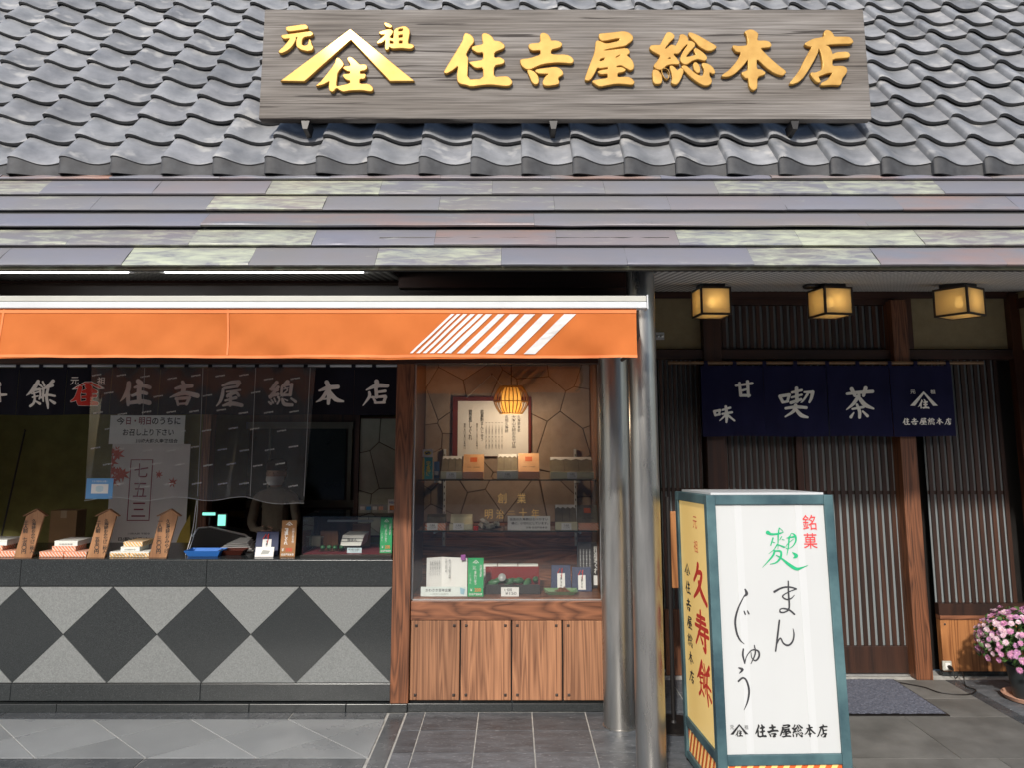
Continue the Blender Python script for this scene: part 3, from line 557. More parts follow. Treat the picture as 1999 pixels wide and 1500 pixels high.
def board_mat(name):
    """silver-weathered plank: level grain with dark checks"""
    m, nt, p = _nt(name); L = nt.links.new
    tc = nt.nodes.new('ShaderNodeTexCoord')
    def noise(sx, sz, sc_, det=5, dist=0.0, loc=(0, 0, 0)):
        mp = nt.nodes.new('ShaderNodeMapping'); mp.inputs['Scale'].default_value = (sx, 1, sz); mp.inputs['Location'].default_value = loc; L(tc.outputs['Object'], mp.inputs['Vector'])
        n = nt.nodes.new('ShaderNodeTexNoise'); n.inputs['Scale'].default_value = sc_; n.inputs['Detail'].default_value = det; n.inputs['Distortion'].default_value = dist; L(mp.outputs[0], n.inputs['Vector']); return n
    nf = noise(0.9, 42, 2.2, 6, 0.25); nb = noise(0.5, 2.5, 2.0, 4); nc = noise(0.55, 26, 1.7, 3, 0.5, (5, 2, 1))
    rp = nt.nodes.new('ShaderNodeValToRGB'); cr = rp.color_ramp; cr.elements[0].position = 0.3; cr.elements[1].position = 0.72
    cr.elements[0].color = (0.095, 0.085, 0.077, 1); cr.elements[1].color = (0.27, 0.255, 0.24, 1); L(nf.outputs['Fac'], rp.inputs['Fac'])
    r2 = nt.nodes.new('ShaderNodeValToRGB'); r2.color_ramp.elements[0].position = 0.3; r2.color_ramp.elements[1].position = 0.7; r2.color_ramp.elements[0].color = (0.62, 0.57, 0.52, 1); r2.color_ramp.elements[1].color = (1.08, 1.07, 1.06, 1); L(nb.outputs['Fac'], r2.inputs['Fac'])
    mu = nt.nodes.new('ShaderNodeMixRGB'); mu.blend_type = 'MULTIPLY'; mu.inputs['Fac'].default_value = 1; L(rp.outputs[0], mu.inputs['Color1']); L(r2.outputs[0], mu.inputs['Color2'])
    r3 = nt.nodes.new('ShaderNodeValToRGB'); r3.color_ramp.elements[0].position = 0.655; r3.color_ramp.elements[1].position = 0.69; L(nc.outputs['Fac'], r3.inputs['Fac'])
    mx = nt.nodes.new('ShaderNodeMixRGB'); mx.inputs['Color2'].default_value = (0.035, 0.028, 0.024, 1); L(r3.outputs[0], mx.inputs['Fac']); L(mu.outputs[0], mx.inputs['Color1'])
    L(mx.outputs[0], p.inputs['Base Color']); p.inputs['Roughness'].default_value = 0.8
    sb = nt.nodes.new('ShaderNodeMath'); sb.operation = 'SUBTRACT'; L(nf.outputs['Fac'], sb.inputs[0]); L(r3.outputs[0], sb.inputs[1])
    bp = nt.nodes.new('ShaderNodeBump'); bp.inputs['Strength'].default_value = 0.5; bp.inputs['Distance'].default_value = 0.004; L(sb.outputs[0], bp.inputs['Height']); L(bp.outputs[0], p.inputs['Normal'])
    return m
M_SIGNWOOD = board_mat('weathered_sign_plank')

# ------------------------------------------------------------------ ground
g = MB().quad((-60, -60, 0), (60, -60, 0), (60, 60, 0), (-60, 60, 0)); 
ground = g.build('ground', M_STREET); ground.location.z = -0.012; struct(ground, 'grey street paving in front of the shop')
paving = MB().box(-6.0, 6.4, 3.2, 5.34, -0.02, -0.004).build('paving', M_GROUT); struct(paving, 'stone paving strip along the shop front, pale joints')
J = 0.004
def slab(name, poly, m, top=0.0, parent=paving, th=0.014):
    b = MB().prism([(x, y, top - th) for x, y in poly], (0, 0, th)); return b.build(name, m, parent)
def shrink(poly, d):
    c = Vector((sum(p[0] for p in poly) / len(poly), sum(p[1] for p in poly) / len(poly)))
    n = len(poly); out = []
    for i in range(n):                               # inward offset of a convex, counter-clockwise polygon
        a, b, cc = Vector(poly[i - 1]), Vector(poly[i]), Vector(poly[(i + 1) % n])
        e1 = (b - a).normalized(); e2 = (cc - b).normalized()
        n1 = Vector((-e1.y, e1.x)); n2 = Vector((-e2.y, e2.x)); k = 1 + n1.dot(n2)
        out.append(tuple(b + (n1 + n2) * (d / max(k, 0.2))))
    return out
def rectp(x0, x1, y0, y1): return [(x0, y0), (x1, y0), (x1, y1), (x0, y1)]
# diagonal granite apron before the counter
PER = 0.5455; YB, YT = 4.023, 4.545; YM = (YB + YT) / 2
xs0 = -0.7035
for k in range(7):
    xt = xs0 - PER * k                       # a top/bottom node; crossings half a period away
    xl = xt - PER / 2
    slab('floor_tile', shrink([(xl, YM), (xt, YT), (xt - PER, YT)], J), M_FLOORSTONE)
    slab('floor_tile', shrink([(xl, YM), (xt - PER, YB), (xt, YB)], J), M_FLOORSTONE)
    if k: slab('floor_tile', shrink([(xt, YB), (xt + PER / 2, YM), (xt, YT), (xl, YM)], J), M_FLOORSTONE)
slab('floor_tile', shrink([(xs0, YB), (xs0, YT), (xs0 - PER / 2, YM)], J), M_FLOORSTONE)
for k in range(4):
    slab('border_stone', shrink(rectp(-1.793 - 1.09 * k + (0.545 if k == 0 else 0.0) - (0.0), (-0.71 if k == 0 else -1.793 - 1.09 * (k - 1) + (0.545 if k == 1 else 0.0)), YT, 4.655), J), M_FLOORDARK)
    slab('border_stone', shrink(rectp(-1.80 - 1.09 * k, (-0.71 if k == 0 else -1.80 - 1.09 * (k - 1)), YB - 0.12, YB), J), M_FLOORDARK)
    slab('floor_tile', shrink(rectp(-1.80 - 1.09 * k, (-0.71 if k == 0 else -1.80 - 1.09 * (k - 1)), 3.4, YB - 0.12), J), M_FLOORSTONE)
for y0, y1 in ((3.2, 3.9), (3.9, 4.64)):
    slab('border_stone', shrink(rectp(-0.7, -0.605, y0, y1), J), M_FLOORDARK)
# slate squares
ex_ = [-0.60, -0.495, -0.191, 0.113, 0.417, 0.721, 1.025, 1.329, 1.633]
ey_ = [4.655, 4.381, 4.086, 3.79, 3.495, 3.2]
for i in range(len(ex_) - 1):
    for j in range(len(ey_) - 1):
        slab('slate_tile', shrink(rectp(ex_[i], ex_[i + 1], ey_[j + 1], ey_[j]), J * 0.9), M_SLATE, top=random.uniform(-0.001, 0.001))
for i in range(5, 8):
    for y0, y1 in ((4.655, 4.95), (4.95, 5.24)):
        slab('slate_tile', shrink(rectp(ex_[i], ex_[i + 1], y0, y1), J * 0.9), M_SLATE)
# entrance slabs, dark strip, slates to the right
for x0, x1, y0, y1 in ((1.633, 2.38, 3.2, 4.02), (2.38, 2.80, 3.2, 4.02), (1.633, 2.2, 4.02, 4.58), (2.2, 2.80, 4.02, 4.58), (1.633, 2.46, 4.58, 5.24), (2.46, 2.80, 4.58, 4.88), (2.46, 2.80, 4.88, 5.24)):
    slab('entrance_slab', shrink(rectp(x0, x1, y0, y1), 0.0022), M_CONC)
for y0, y1 in ((3.2, 4.0), (4.0, 4.5), (4.5, 5.0), (5.0, 5.24)):
    slab('border_stone', shrink(rectp(2.80, 2.875, y0, y1), J * .7), M_FLOORDARK)
for i in range(3):
    for j in range(7):
        slab('slate_tile', shrink(rectp(2.875 + .3 * i, 3.175 + .3 * i, 3.2 + .3 * j, min(3.5 + .3 * j, 5.24)), J * 0.7), M_SLATE)

# ------------------------------------------------------------------ the shop building
shop = thing('shop_building', (0, 4.7, 0), 'traditional Japanese sweet shop front with grey tiled roof, copper eave and dark wood lattice', 'building')
# --- tiled roof
S = math.atan2(1.53, 1.13); RO = Vector((0, 3.853, 2.944)); UP = Vector((0, math.cos(S), math.sin(S))); NR = Vector((0, -math.sin(S), math.cos(S)))
W, PITCH = 0.265, 0.2113
def rp_(x, s, n): return Vector((x, 0, 0)) + RO + UP * s + NR * n
roofbase = MB().hexa([rp_(-6.5, 0, -0.06), rp_(6.5, 0, -0.06), rp_(6.5, 2.9, -0.06), rp_(-6.5, 2.9, -0.06), rp_(-6.5, 0, -0.012), rp_(6.5, 0, -0.012), rp_(6.5, 2.9, -0.012), rp_(-6.5, 2.9, -0.012)]).build('tile_roof', M_TILEBASE, shop)
PROF = [(0.0, .024), (.001, .046), (.006, .053), (.018, .057), (.038, .055), (.062, .046), (.088, .032), (.115, .019), (.14, .009), (.165, .004), (.19, .003), (.215, .006), (.242, .012), (.268, .019)]
def tile_mesh(eave):
    b = MB(); Ls = 0.275; T = 0.020; n = len(PROF); lift = lambda s: 0.030 * (1 - s / PITCH)
    ss = [0.0, 0.006, 0.14, Ls]
    top = [[(x, s, q + lift(s) - (0.003 if i == 0 else 0)) for x, q in PROF] for i, s in enumerate(ss)]
    bot = [[(x, s, q + lift(s) - T) for x, q in PROF] for s in (0.0, Ls)]
    vs = [p for r in top for p in r] + [p for r in bot for p in r]; k = len(ss)
    fs = [(i * n + j, i * n + j + 1, (i + 1) * n + j + 1, (i + 1) * n + j) for i in range(k - 1) for j in range(n - 1)]
    B0, B1 = k * n, (k + 1) * n
    fs += [(B0 + j, B1 + j, B1 + j + 1, B0 + j + 1) for j in range(n - 1)]
    fs += [(j, B0 + j, B0 + j + 1, j + 1) for j in range(n - 1)]
    fs += [tuple([0] + [i * n for i in range(1, k)] + [B1, B0]), tuple([B0 + n - 1, B1 + n - 1] + [i * n + n - 1 for i in range(k - 1, -1, -1)])]
    b.add(vs, fs)
    if eave:                                       # hanging apron down to a level lower edge
        zb = -0.040; fr = []; bk = []
        xs = [p for p in PROF]
        A = []
        for x, q in PROF:
            qq = q + lift(0) - 0.002; d = qq * math.cos(S) - zb
            A.append(((x, -0.001, qq), (x, -0.001 - d * math.sin(S), qq - d * math.cos(S))))
        sh_ = 0.010
        A = [((a[0], a[1] + sh_, a[2] - .004), (c[0], c[1] + sh_ * math.cos(S) ** 2, c[2] - sh_ * math.sin(S) * math.cos(S))) for a, c in A]
        th = Vector((0, 0.012 * math.cos(S), -0.012 * math.sin(S)))
        vs = [a for a, _ in A] + [c for _, c in A] + [tuple(Vector(c) + th) for _, c in A] + [tuple(Vector(a) + th) for a, _ in A]
        fs = [(j, n + j, n + j + 1, j + 1) for j in range(n - 1)] + [(n + j, 2 * n + j, 2 * n + j + 1, n + j + 1) for j in range(n - 1)] + [(2 * n + j, 3 * n + j, 3 * n + j + 1, 2 * n + j + 1) for j in range(n - 1)]
        fs += [(0, 3 * n, 2 * n, n), (n - 1, 2 * n - 1, 3 * n - 1, 4 * n - 1)]
        b.add(vs, fs)
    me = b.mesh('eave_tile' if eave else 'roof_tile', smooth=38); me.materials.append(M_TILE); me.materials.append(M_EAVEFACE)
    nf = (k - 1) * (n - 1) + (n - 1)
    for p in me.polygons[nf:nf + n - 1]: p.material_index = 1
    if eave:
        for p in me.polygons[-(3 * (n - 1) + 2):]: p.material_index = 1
    return me
TM, TE = tile_mesh(False), tile_mesh(True)
def vis_u(p):
    q = p - CAM; f = Vector((0, math.cos(TH), math.sin(TH))); return CX + F_PX * q.x / q.dot(f), 0
PEAK = 0.022
far_tiles = MB()
for r in range(13):
    for k in range(-15, 36):
        x = -2.579 - PEAK + W * (k)
        u0 = vis_u(rp_(x, PITCH * r, 0.03))[0]; u1 = vis_u(rp_(x + W, PITCH * r, 0.03))[0]
        if u1 < -40 or u0 > 2040 or r > 10:            # past the photograph's edges: joined into one piece
            T_ = Matrix.Translation(rp_(x, PITCH * r, random.uniform(-.002, .002))) @ Matrix.Rotation(S, 4, 'X')
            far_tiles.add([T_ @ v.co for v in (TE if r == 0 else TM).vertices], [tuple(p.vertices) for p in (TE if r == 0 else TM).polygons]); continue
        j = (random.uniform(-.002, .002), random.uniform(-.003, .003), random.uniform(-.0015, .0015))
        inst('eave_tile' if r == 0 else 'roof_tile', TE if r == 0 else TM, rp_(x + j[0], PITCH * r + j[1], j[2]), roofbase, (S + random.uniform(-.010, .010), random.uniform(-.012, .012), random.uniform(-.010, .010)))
ft = far_tiles.build('outer_roof_tiles', M_TILE, roofbase, smooth=38); ft['kind'] = 'stuff'
# --- copper eave
CS = R(52); CO = Vector((0, 3.395, 2.335)); CU = Vector((0, math.cos(CS), math.sin(CS))); CN = Vector((0, -math.sin(CS), math.cos(CS)))
def cp(x, s, n): return Vector((x, 0, 0)) + CO + CU * s + CN * n
coppbase = MB().hexa([cp(-6.5, 0.01, -0.05), cp(6.5, 0.01, -0.05), cp(6.5, 0.78, -0.05), cp(-6.5, 0.78, -0.05), cp(-6.5, 0.01, -0.004), cp(6.5, 0.01, -0.004), cp(6.5, 0.78, -0.004), cp(-6.5, 0.78, -0.004)]).build('copper_eave', M_TILEBASE, shop)
def s_at(v):
    q = PP(1000, v, CO, CN); return (q - CO).dot(CU)
rows = [(521, 484, 250.5, 0.567), (482, 449, 142, 0.567), (448, 417, 402, 1.58), (413, 383, 188, 0.567), (382, 353, 90, 0.567), (352, 338, 220, 0.567)]
PATINA = [   # per course: strips up to this pixel column carry (verdigris, raw copper)
    [(250, .15, .05), (507, 1.0, .05), (768, .1, .05), (1015, .75, .1), (1260, .1, .05), (1512, .12, .05), (1765, .72, .05), (2100, .1, .55)],
    [(142, .6, .1), (392, .55, .1), (645, .8, .1), (890, .25, .05), (1130, .1, .5), (1378, .15, .1), (1625, .85, .05), (1878, 1.0, .05), (2100, .7, .1)],
    [(402, .1, .1), (1098, .2, .45), (2100, .1, .15)],
    [(188, .25, .05), (425, .1, .05), (665, .85, .15), (900, .1, .05), (1130, .35, .05), (1365, .15, .05), (1590, .1, .1), (1825, .1, .05), (2100, .1, .6)],
    [(90, .7, .1), (325, .15, .1), (553, .1, .1), (785, .85, .15), (1010, .5, .1), (1240, .35, .05), (1468, .12, .05), (1695, .62, .05), (1925, .75, .05), (2100, .1, .05)],
    [(220, .1, .8), (450, .1, .1), (675, .1, .7), (1100, .1, .3), (1330, .1, .8), (1560, .1, .2), (2100, .1, .6)]]
for ri, (vb, vt, uj, wl) in enumerate(rows):
    s0, s1 = s_at(vb), s_at(vt); xj = PP(uj, (vb + vt) / 2, CO, CN).x
    k0 = int((-4.6 - xj) / wl) - 1
    for k in range(k0, 40):
        x0 = xj + wl * k; x1 = x0 + wl
        if x1 < -4.4: continue
        if x0 > 4.6: break
        b = MB(); nx = 9; e = 0.0005
        f0 = 0.016 + (0.012 if ri == 2 else 0.0); f1 = 0.003                    # the folded lower edge stands proud of the strip below
        a = random.uniform(-.002, .002)
        top, bot = [], []
        for i in range(nx + 1):
            x = x0 + e + (wl - 2 * e) * i / nx; w1 = random.uniform(-.0022, .0022); w2 = random.uniform(-.003, .003) * (2 if ri == 2 else 1)
            top.append([cp(x, s0 + w2 * .4, f0 - .011), cp(x, s0 + w2 * .4 - .002, f0 + a), cp(x, s0 + .006, f0 + .002 + a + w2 * .5), cp(x, (s0 + s1) / 2, (f0 + f1) / 2 + w1 + a), cp(x, s1 + 0.004, f1 - 0.004)])
        m_ = len(top[0]); vs = [p for c in top for p in c]
        fs = [(i * m_ + j, (i + 1) * m_ + j, (i + 1) * m_ + j + 1, i * m_ + j + 1) for i in range(nx) for j in range(m_ - 1)]
        b.add(vs, fs)
        # object space with x along the strip and y up the slope
        ctr = cp((x0 + x1) / 2, s0, 0); Mi = Matrix.Rotation(-CS, 3, 'X')
        b.v = [tuple(Mi @ (Vector(v) - ctr)) for v in b.v]
        me = b.mesh('copper_strip', smooth=30); me.materials.append(M_COPPER)
        o = inst('copper_strip', me, ctr, coppbase, (CS, 0, 0))
        uc = vis_u(ctr)[0]; gr, orr = random.choice(((.3, .1), (.1, .2), (.55, .1)))
        for u1_, g1_, o1_ in PATINA[ri]:
            if uc < u1_: gr, orr = g1_, o1_; break
        o.color = (gr, orr, 0, 1)
# drip edge and fascia under the eave
b = MB().box(-6.5, 6.5, 3.400, 3.425, 2.315, 2.328)
b.build('drip_edge', M_COPPER_EDGE, shop)
box('eave_rafter_plate', -6.5, 6.5, 3.427, 3.50, 2.335, 2.36, M_BROWNMETAL, shop)
# --- soffits (left over the counter, right over the entrance)
def soffit(name, x0, x1, y0, z0, y1, z1, m=M_SOFFIT):
    return MB().hexa([(x0, y0, z0), (x1, y0, z0), (x1, y1, z1), (x0, y1, z1), (x0, y0, z0 + .012), (x1, y0, z0 + .012), (x1, y1, z1 + .012), (x0, y1, z1 + .012)]).build(name, m, shop)
soffit('soffit', -6.5, -0.62, 3.501, 2.352, 4.30, 2.445)
soffit('soffit', 0.735, 6.5, 3.501, 2.352, 5.34, 2.575)
box('soffit_recess', -0.62, 0.735, 3.501, 4.60, 2.46, 2.49, M_BLACK, shop)
box('recess_beam', -0.62, 0.735, 4.12, 4.20, 2.37, 2.455, M_DARKWOOD_X, shop)
# upper wall closing the space behind the eave
box('upper_wall', -6.5, 0.735, 4.60, 4.68, 2.00, 3.3, M_DARKWOOD_X, shop)
box('upper_wall', 0.735, 6.5, 5.345, 5.43, 2.50, 3.3, M_BEIGE, shop)
# ------------------------------------------------------------------ counter of granite diamonds
YF = 4.67
counter = MB().box(-4.0, -0.705, YF + 0.012, 5.35, 0.06, 0.832).build('counter', M_BLACKSTONE, shop)
def zat(v, y): return PY(1000, v, y).z
z_t0, z_t1, z_d0, z_d1, z_l0 = 0.693, 0.838, 0.154, 0.688, 0.056
xr = -0.7
xcs = [-0.7, -1.793, -2.885, -4.0]
for i in range(3):
    box('counter_top_band', xcs[i + 1] + .001, xcs[i] - .001, YF - 0.004, YF + 0.012, z_t0, z_t1 + .002, M_BLACKSTONE, counter, bevel=0.002)
    box('counter_base_band', xcs[i + 1] + .001, xcs[i] - .001, YF - 0.003, YF + 0.012, z_l0, z_d0 - .004, M_BLACKSTONE, counter, bevel=0.002)
for x0, x1 in ((-1.50, -0.95), (-2.6, -1.503), (-4.0, -2.603), (-0.947, -0.6)):
    box('plinth_stone', x0, x1, YF - 0.025, YF + 0.03, 0.0, 0.046, M_BLACKSTONE, counter, bevel=0.002)
def face(name, poly, m):
    """stone facing piece: polygon in x,z on the counter front"""
    return MB().prism([(x, YF, z) for x, z in poly], (0, 0.0115, 0)).build(name, m, counter)
zm = (z_d0 + z_d1) / 2; g_ = 0.0012
for k in range(7):
    xt = xr - PER * k; xl = xt - PER / 2
    face('light_stone_triangle', shrink([(xl, zm), (xt, z_d1), (xt - PER, z_d1)], g_), M_GREYSTONE)
    face('light_stone_triangle', shrink([(xl, zm), (xt - PER, z_d0), (xt, z_d0)], g_), M_GREYSTONE)
    if k: face('dark_stone_diamond', shrink([(xt, z_d0), (xt + PER / 2, zm), (xt, z_d1), (xl, zm)], g_), M_BLACKSTONE)
face('dark_stone_diamond', shrink([(xr, z_d0), (xr, z_d1), (xr - PER / 2, zm)], g_), M_BLACKSTONE)
box('counter_slab', -4.0, -0.705, YF - 0.006, 5.36, 0.8405, 0.846, M_BLACKSTONE, counter)
TOPZ = 0.846

# ------------------------------------------------------------------ posts, window, cedar boards
XL, XRW = -0.594, 0.533
box('post', -0.699, XL, YF - 0.02, 4.80, 0.0465, 2.03, M_REDWOOD, shop, bevel=0.004)
box('post', XRW, 0.70, 4.72, 4.88, 0.0, 2.03, M_DARKWOOD, shop, bevel=0.004)
box('window_head', -4.0, 0.735, YF - 0.03, 4.80, 2.03, 2.12, M_DARKWOOD_X, shop)
win = box('display_window', XL + .001, XRW - .001, YF + .002, 4.76, 0.500, 0.606, M_REDWOOD_X, shop, bevel=0.003)   # the bottom rail carries the glass
zs0, zs1 = 0.612, 2.028
MB().box(XL + 0.008, XRW - 0.008, 4.700, 4.706, zs0, zs1).build('window_glass', M_GLASS, win)
for x0, x1 in ((XL + .001, XL + .009), (XRW - .009, XRW - .001)):
    box('glazing_bar', x0, x1, 4.694, 4.712, zs0, zs1, M_ALU, win)
box('glazing_bar', XL + .0095, XRW - .0095, 4.694, 4.712, 0.607, 0.6115, M_ALU, win)
box('glazing_bar', XL + .0095, XRW - .0095, 4.694, 4.712, 2.020, 2.0285, M_ALU, win)
bx = [XL, -0.302, -0.0045, 0.292, XRW]
for i in range(4):
    bo = box('cedar_board', bx[i] + .003 + (.003 if i else 0), bx[i + 1] - .003, YF + .006 + random.uniform(0, .003), 4.70, 0.056, 0.496, M_BOARD, win, bevel=0.003)
    for x in (bx[i] + .036, bx[i + 1] - .034):
        for z in (0.085, 0.468):
            if i == 3 and x > 0.45: continue
            MB().add([(x - .008, YF + .006, z - .008), (x + .008, YF + .006, z - .008), (x + .008, YF + .006, z + .008), (x - .008, YF + .006, z + .008), (x, YF - .004, z)], [(0, 1, 4), (1, 2, 4), (2, 3, 4), (3, 0, 4)]).build('iron_nail', M_IRON, bo)
box('board_backing', XL, XRW, 4.7005, 4.72, 0.046, 0.4995, M_BLACK, win)
for x0, x1 in ((XL - .005, 0.0), (0.002, XRW)):
    box('plinth_stone', x0, x1, YF - .012, 4.72, 0.0, 0.0445, M_BLACKSTONE, win, bevel=.002)
# display interior: floor board, side walls, wood back below, crazy-paved stone above
case = box('display_interior', XL, XRW, 4.713, 5.30, 0.575, 0.618, M_REDWOOD_X, shop)
box('side_lining', XL - .02, XL - .001, 4.80, 5.30, 0.60, 2.10, M_DARKWOOD, case)
box('side_lining', XRW + .001, XRW + .02, 4.89, 5.30, 0.60, 2.10, M_REDWOOD, case)
box('lining_top', XL, XRW, 4.81, 5.30, 2.08, 2.11, M_DARKWOOD_X, case)
box('back_panel', XL, XRW, 5.27, 5.30, 0.619, 0.985, M_REDWOOD_X, case)
for x0, x1, z0, z1 in ((-.59, -.44, .90, .98), (-.43, -.06, .90, .98), (-.05, .30, .90, .98), (.31, .53, .90, .98), (-.59, .53, .83, .89)):
    box('back_board', x0, x1, 5.258, 5.2695, z0, z1, M_REDWOOD_X, case, bevel=.003)
M_STONEWALL = mat('brown_crazy_stone', (0.26, 0.19, 0.145), 0.7, col2=(0.36, 0.28, 0.22), scale=7, bump=0.3, bscale=40, rnd=0.14)
M_STONEWALL2 = mat('grey_crazy_stone', (0.42, 0.42, 0.33), 0.7, col2=(0.55, 0.545, 0.44), scale=7, bump=0.3, bscale=40, rnd=0.1)
M_MORTAR = mat('dark_mortar', (0.11, 0.06, 0.04), 0.9)
def crazy(parent, x0, x1, z0, z1, y, n, seed, m):
    """irregular flat stones: clipped Voronoi cells, each its own piece"""
    rng = random.Random(seed); pts = []
    while len(pts) < n:
        q = (rng.uniform(x0 - .1, x1 + .1), rng.uniform(z0 - .1, z1 + .1))
        if all((q[0] - p[0]) ** 2 + (q[1] - p[1]) ** 2 > (0.62 * (x1 - x0) * (z1 - z0) / n) for p in pts): pts.append(q)
    for i, p in enumerate(pts):
        poly = [(x0, z0), (x1, z0), (x1, z1), (x0, z1)]
        for j, q in enumerate(pts):
            if i == j: continue
            mx, my = (p[0] + q[0]) / 2, (p[1] + q[1]) / 2; nx, ny = q[0] - p[0], q[1] - p[1]
            out = []
            for k in range(len(poly)):
                a, b = poly[k - 1], poly[k]
                da = (a[0] - mx) * nx + (a[1] - my) * ny; db = (b[0] - mx) * nx + (b[1] - my) * ny
                if (da < 0) != (db < 0):
                    t = da / (da - db); out.append((a[0] + t * (b[0] - a[0]), a[1] + t * (b[1] - a[1])))
                if db < 0: out.append(b)
            poly = out
            if not poly: break
        poly2 = []
        for q in poly:
            if not poly2 or (q[0] - poly2[-1][0]) ** 2 + (q[1] - poly2[-1][1]) ** 2 > 4e-4: poly2.append(q)
        if len(poly2) > 2 and (poly2[0][0] - poly2[-1][0]) ** 2 + (poly2[0][1] - poly2[-1][1]) ** 2 < 4e-4: poly2.pop()
        if len(poly2) < 3: continue
        ar = sum(poly2[k - 1][0] * poly2[k][1] - poly2[k][0] * poly2[k - 1][1] for k in range(len(poly2))) / 2
        if ar < 0.0015: continue
        sh = shrink(poly2, 0.0026); d = rng.uniform(0, .006)
        MB().prism([(x, y - .012 - d, z) for x, z in sh], (0, .012 + d, 0)).build('wall_stone', m, parent, bevel=0.002)
sw = box('stone_wall', XL, XRW, 5.29, 5.32, 0.986, 2.08, M_MORTAR, shop)
crazy(sw, XL, XRW, 0.99, 2.08, 5.29, 30, 5, M_STONEWALL)

# ------------------------------------------------------------------ shop room behind the counter
box('room_back_wall', -4.0, -0.61, 7.0, 7.1, 0, 2.6, M_OLIVE, shop)
box('room_side_wall', -4.1, -4.0, 4.7, 7.1, 0, 2.6, M_OLIVE, shop)
box('room_side_wall', -0.612, -0.595, 5.31, 7.0, 0, 2.6, M_OLIVE, shop)
box('room_floor', -4.0, -0.61, 5.36, 7.0, -0.01, 0.0, M_CONC, shop)
box('room_ceiling', -4.1, 0.6, 4.80, 7.1, 2.30, 2.34, M_CEIL, shop)
# olive partition on the left, cedar upright, aluminium sliding window, stone piece on the right
YPt = 5.75
pl = PY(0, 900, YPt).x; pr = PY(395, 900, YPt).x
box('olive_partition', -4.0, pr, YPt, YPt + .06, 0, 2.3, M_OLIVE, shop)
box('post', pr + .002, pr + .06, YPt - .03, YPt + .08, 0, 2.3, M_REDWOOD, shop)
yw = 6.3
sl_w = empty('sliding_window', (PY(640, 1000, yw).x, yw, 0.8), shop)
def wbox(name, u0, u1, v0, v1, m, y0=yw, d=.03, par=sl_w):
    a = PY(u0, v1, y0); b_ = PY(u1, v0, y0); return box(name, a.x, b_.x, y0, y0 + d, a.z, b_.z, m, par)
wbox('frame_bar', 480, 690, 825, 838, M_DULLALU); wbox('frame_bar', 480, 690, 978, 992, M_DULLALU); wbox('frame_bar', 676, 688, 838, 978, M_DULLALU); wbox('frame_bar', 520, 530, 838, 978, M_DULLALU)
wbox('dark_pane', 480, 676, 838, 978, mat('dark_window_pane', (0.012, 0.02, 0.016), 0.15), y0=yw + .012, d=.006)
box('dark_partition', PY(480, 900, yw).x, PY(700, 900, yw).x, yw + .04, yw + .08, 0, 2.3, M_DARKWOOD, shop)
ys2 = 5.6
a = PY(698, 1010, ys2); b_ = PY(790, 815, ys2)
sw2 = box('stone_wall', a.x, -0.625, ys2 + .02, ys2 + .06, 0.85, b_.z, M_MORTAR, shop)
crazy(sw2, a.x, -0.625, 0.86, b_.z - .01, ys2 + .02, 11, 11, M_STONEWALL2)
box('stone_wall_frame', a.x - .03, a.x - .001, ys2 - .01, ys2 + .06, 0.85, 2.3, M_DARKWOOD, shop)

# ------------------------------------------------------------------ entrance: lattice, doors, transom, plaster
YD = 5.33
def ex(u, v, y=YD): return PY(u, v, y).x
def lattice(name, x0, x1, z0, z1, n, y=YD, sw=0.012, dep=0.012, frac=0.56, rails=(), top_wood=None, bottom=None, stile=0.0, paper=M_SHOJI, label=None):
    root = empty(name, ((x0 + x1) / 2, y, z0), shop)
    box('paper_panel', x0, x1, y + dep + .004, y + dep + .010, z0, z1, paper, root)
    me_w = (x1 - x0) / n
    sm = MB().box(-me_w * frac / 2, me_w * frac / 2, 0, dep, 0, z1 - z0).mesh('slat'); sm.materials.append(M_DOORWOOD)
    for i in range(n):
        inst('slat', sm, (x0 + me_w * (i + .5), y + random.uniform(-.001, .001), z0), root)
    for z in rails: box('rail', x0, x1, y + dep, y + dep + .004, z - .012, z + .012, M_DARKWOOD_X, root)
    return root
zdoor = zat(1262, YD); zhead = zat(702, YD)
# fixed lattice on the left of the doors
lattice('fixed_lattice', ex(1290, 900), ex(1372, 900), 0.42, zhead, 9, rails=(1.2,))
box('wall_base_panel', ex(1290, 900), ex(1372, 900), YD, YD + .03, 0.0, 0.418, M_REDWOOD, shop)
box('post', ex(1376, 900), ex(1411, 900), YD - .07, YD + .05, 0, zat(585, YD), M_DARKWOOD, shop, bevel=.004)
def sliding_door(u0, u1, n, y, hv=1000):
    x0, x1 = ex(u0, hv, y), ex(u1, hv, y)
    r = lattice('sliding_door', x0 + .045, x1 - .045, zdoor, zhead - .03, n, y=y, rails=(1.18,))
    box('stile', x0, x0 + .0445, y - .006, y + .032, 0.015, zhead, M_DARKWOOD, r, bevel=.002)
    box('stile', x1 - .0445, x1, y - .006, y + .032, 0.015, zhead, M_DARKWOOD, r, bevel=.002)
    box('bottom_board', x0 + .045, x1 - .045, y - .004, y + .030, 0.015, zdoor - .001, M_DOORWOOD, r, bevel=.002)
    return r
sliding_door(1411, 1604, 14, YD + .045)
sliding_door(1560, 1778, 14, YD)
box('post', ex(1790, 1330, 5.23), ex(1823, 1330, 5.23), 5.23, YD + .06, 0, zat(585, 5.23), M_REDWOOD, shop, bevel=.005)
box('threshold', ex(1411, 1000), ex(1779, 1100), YD - .015, YD + .10, 0.0, 0.012, M_ALU, shop)
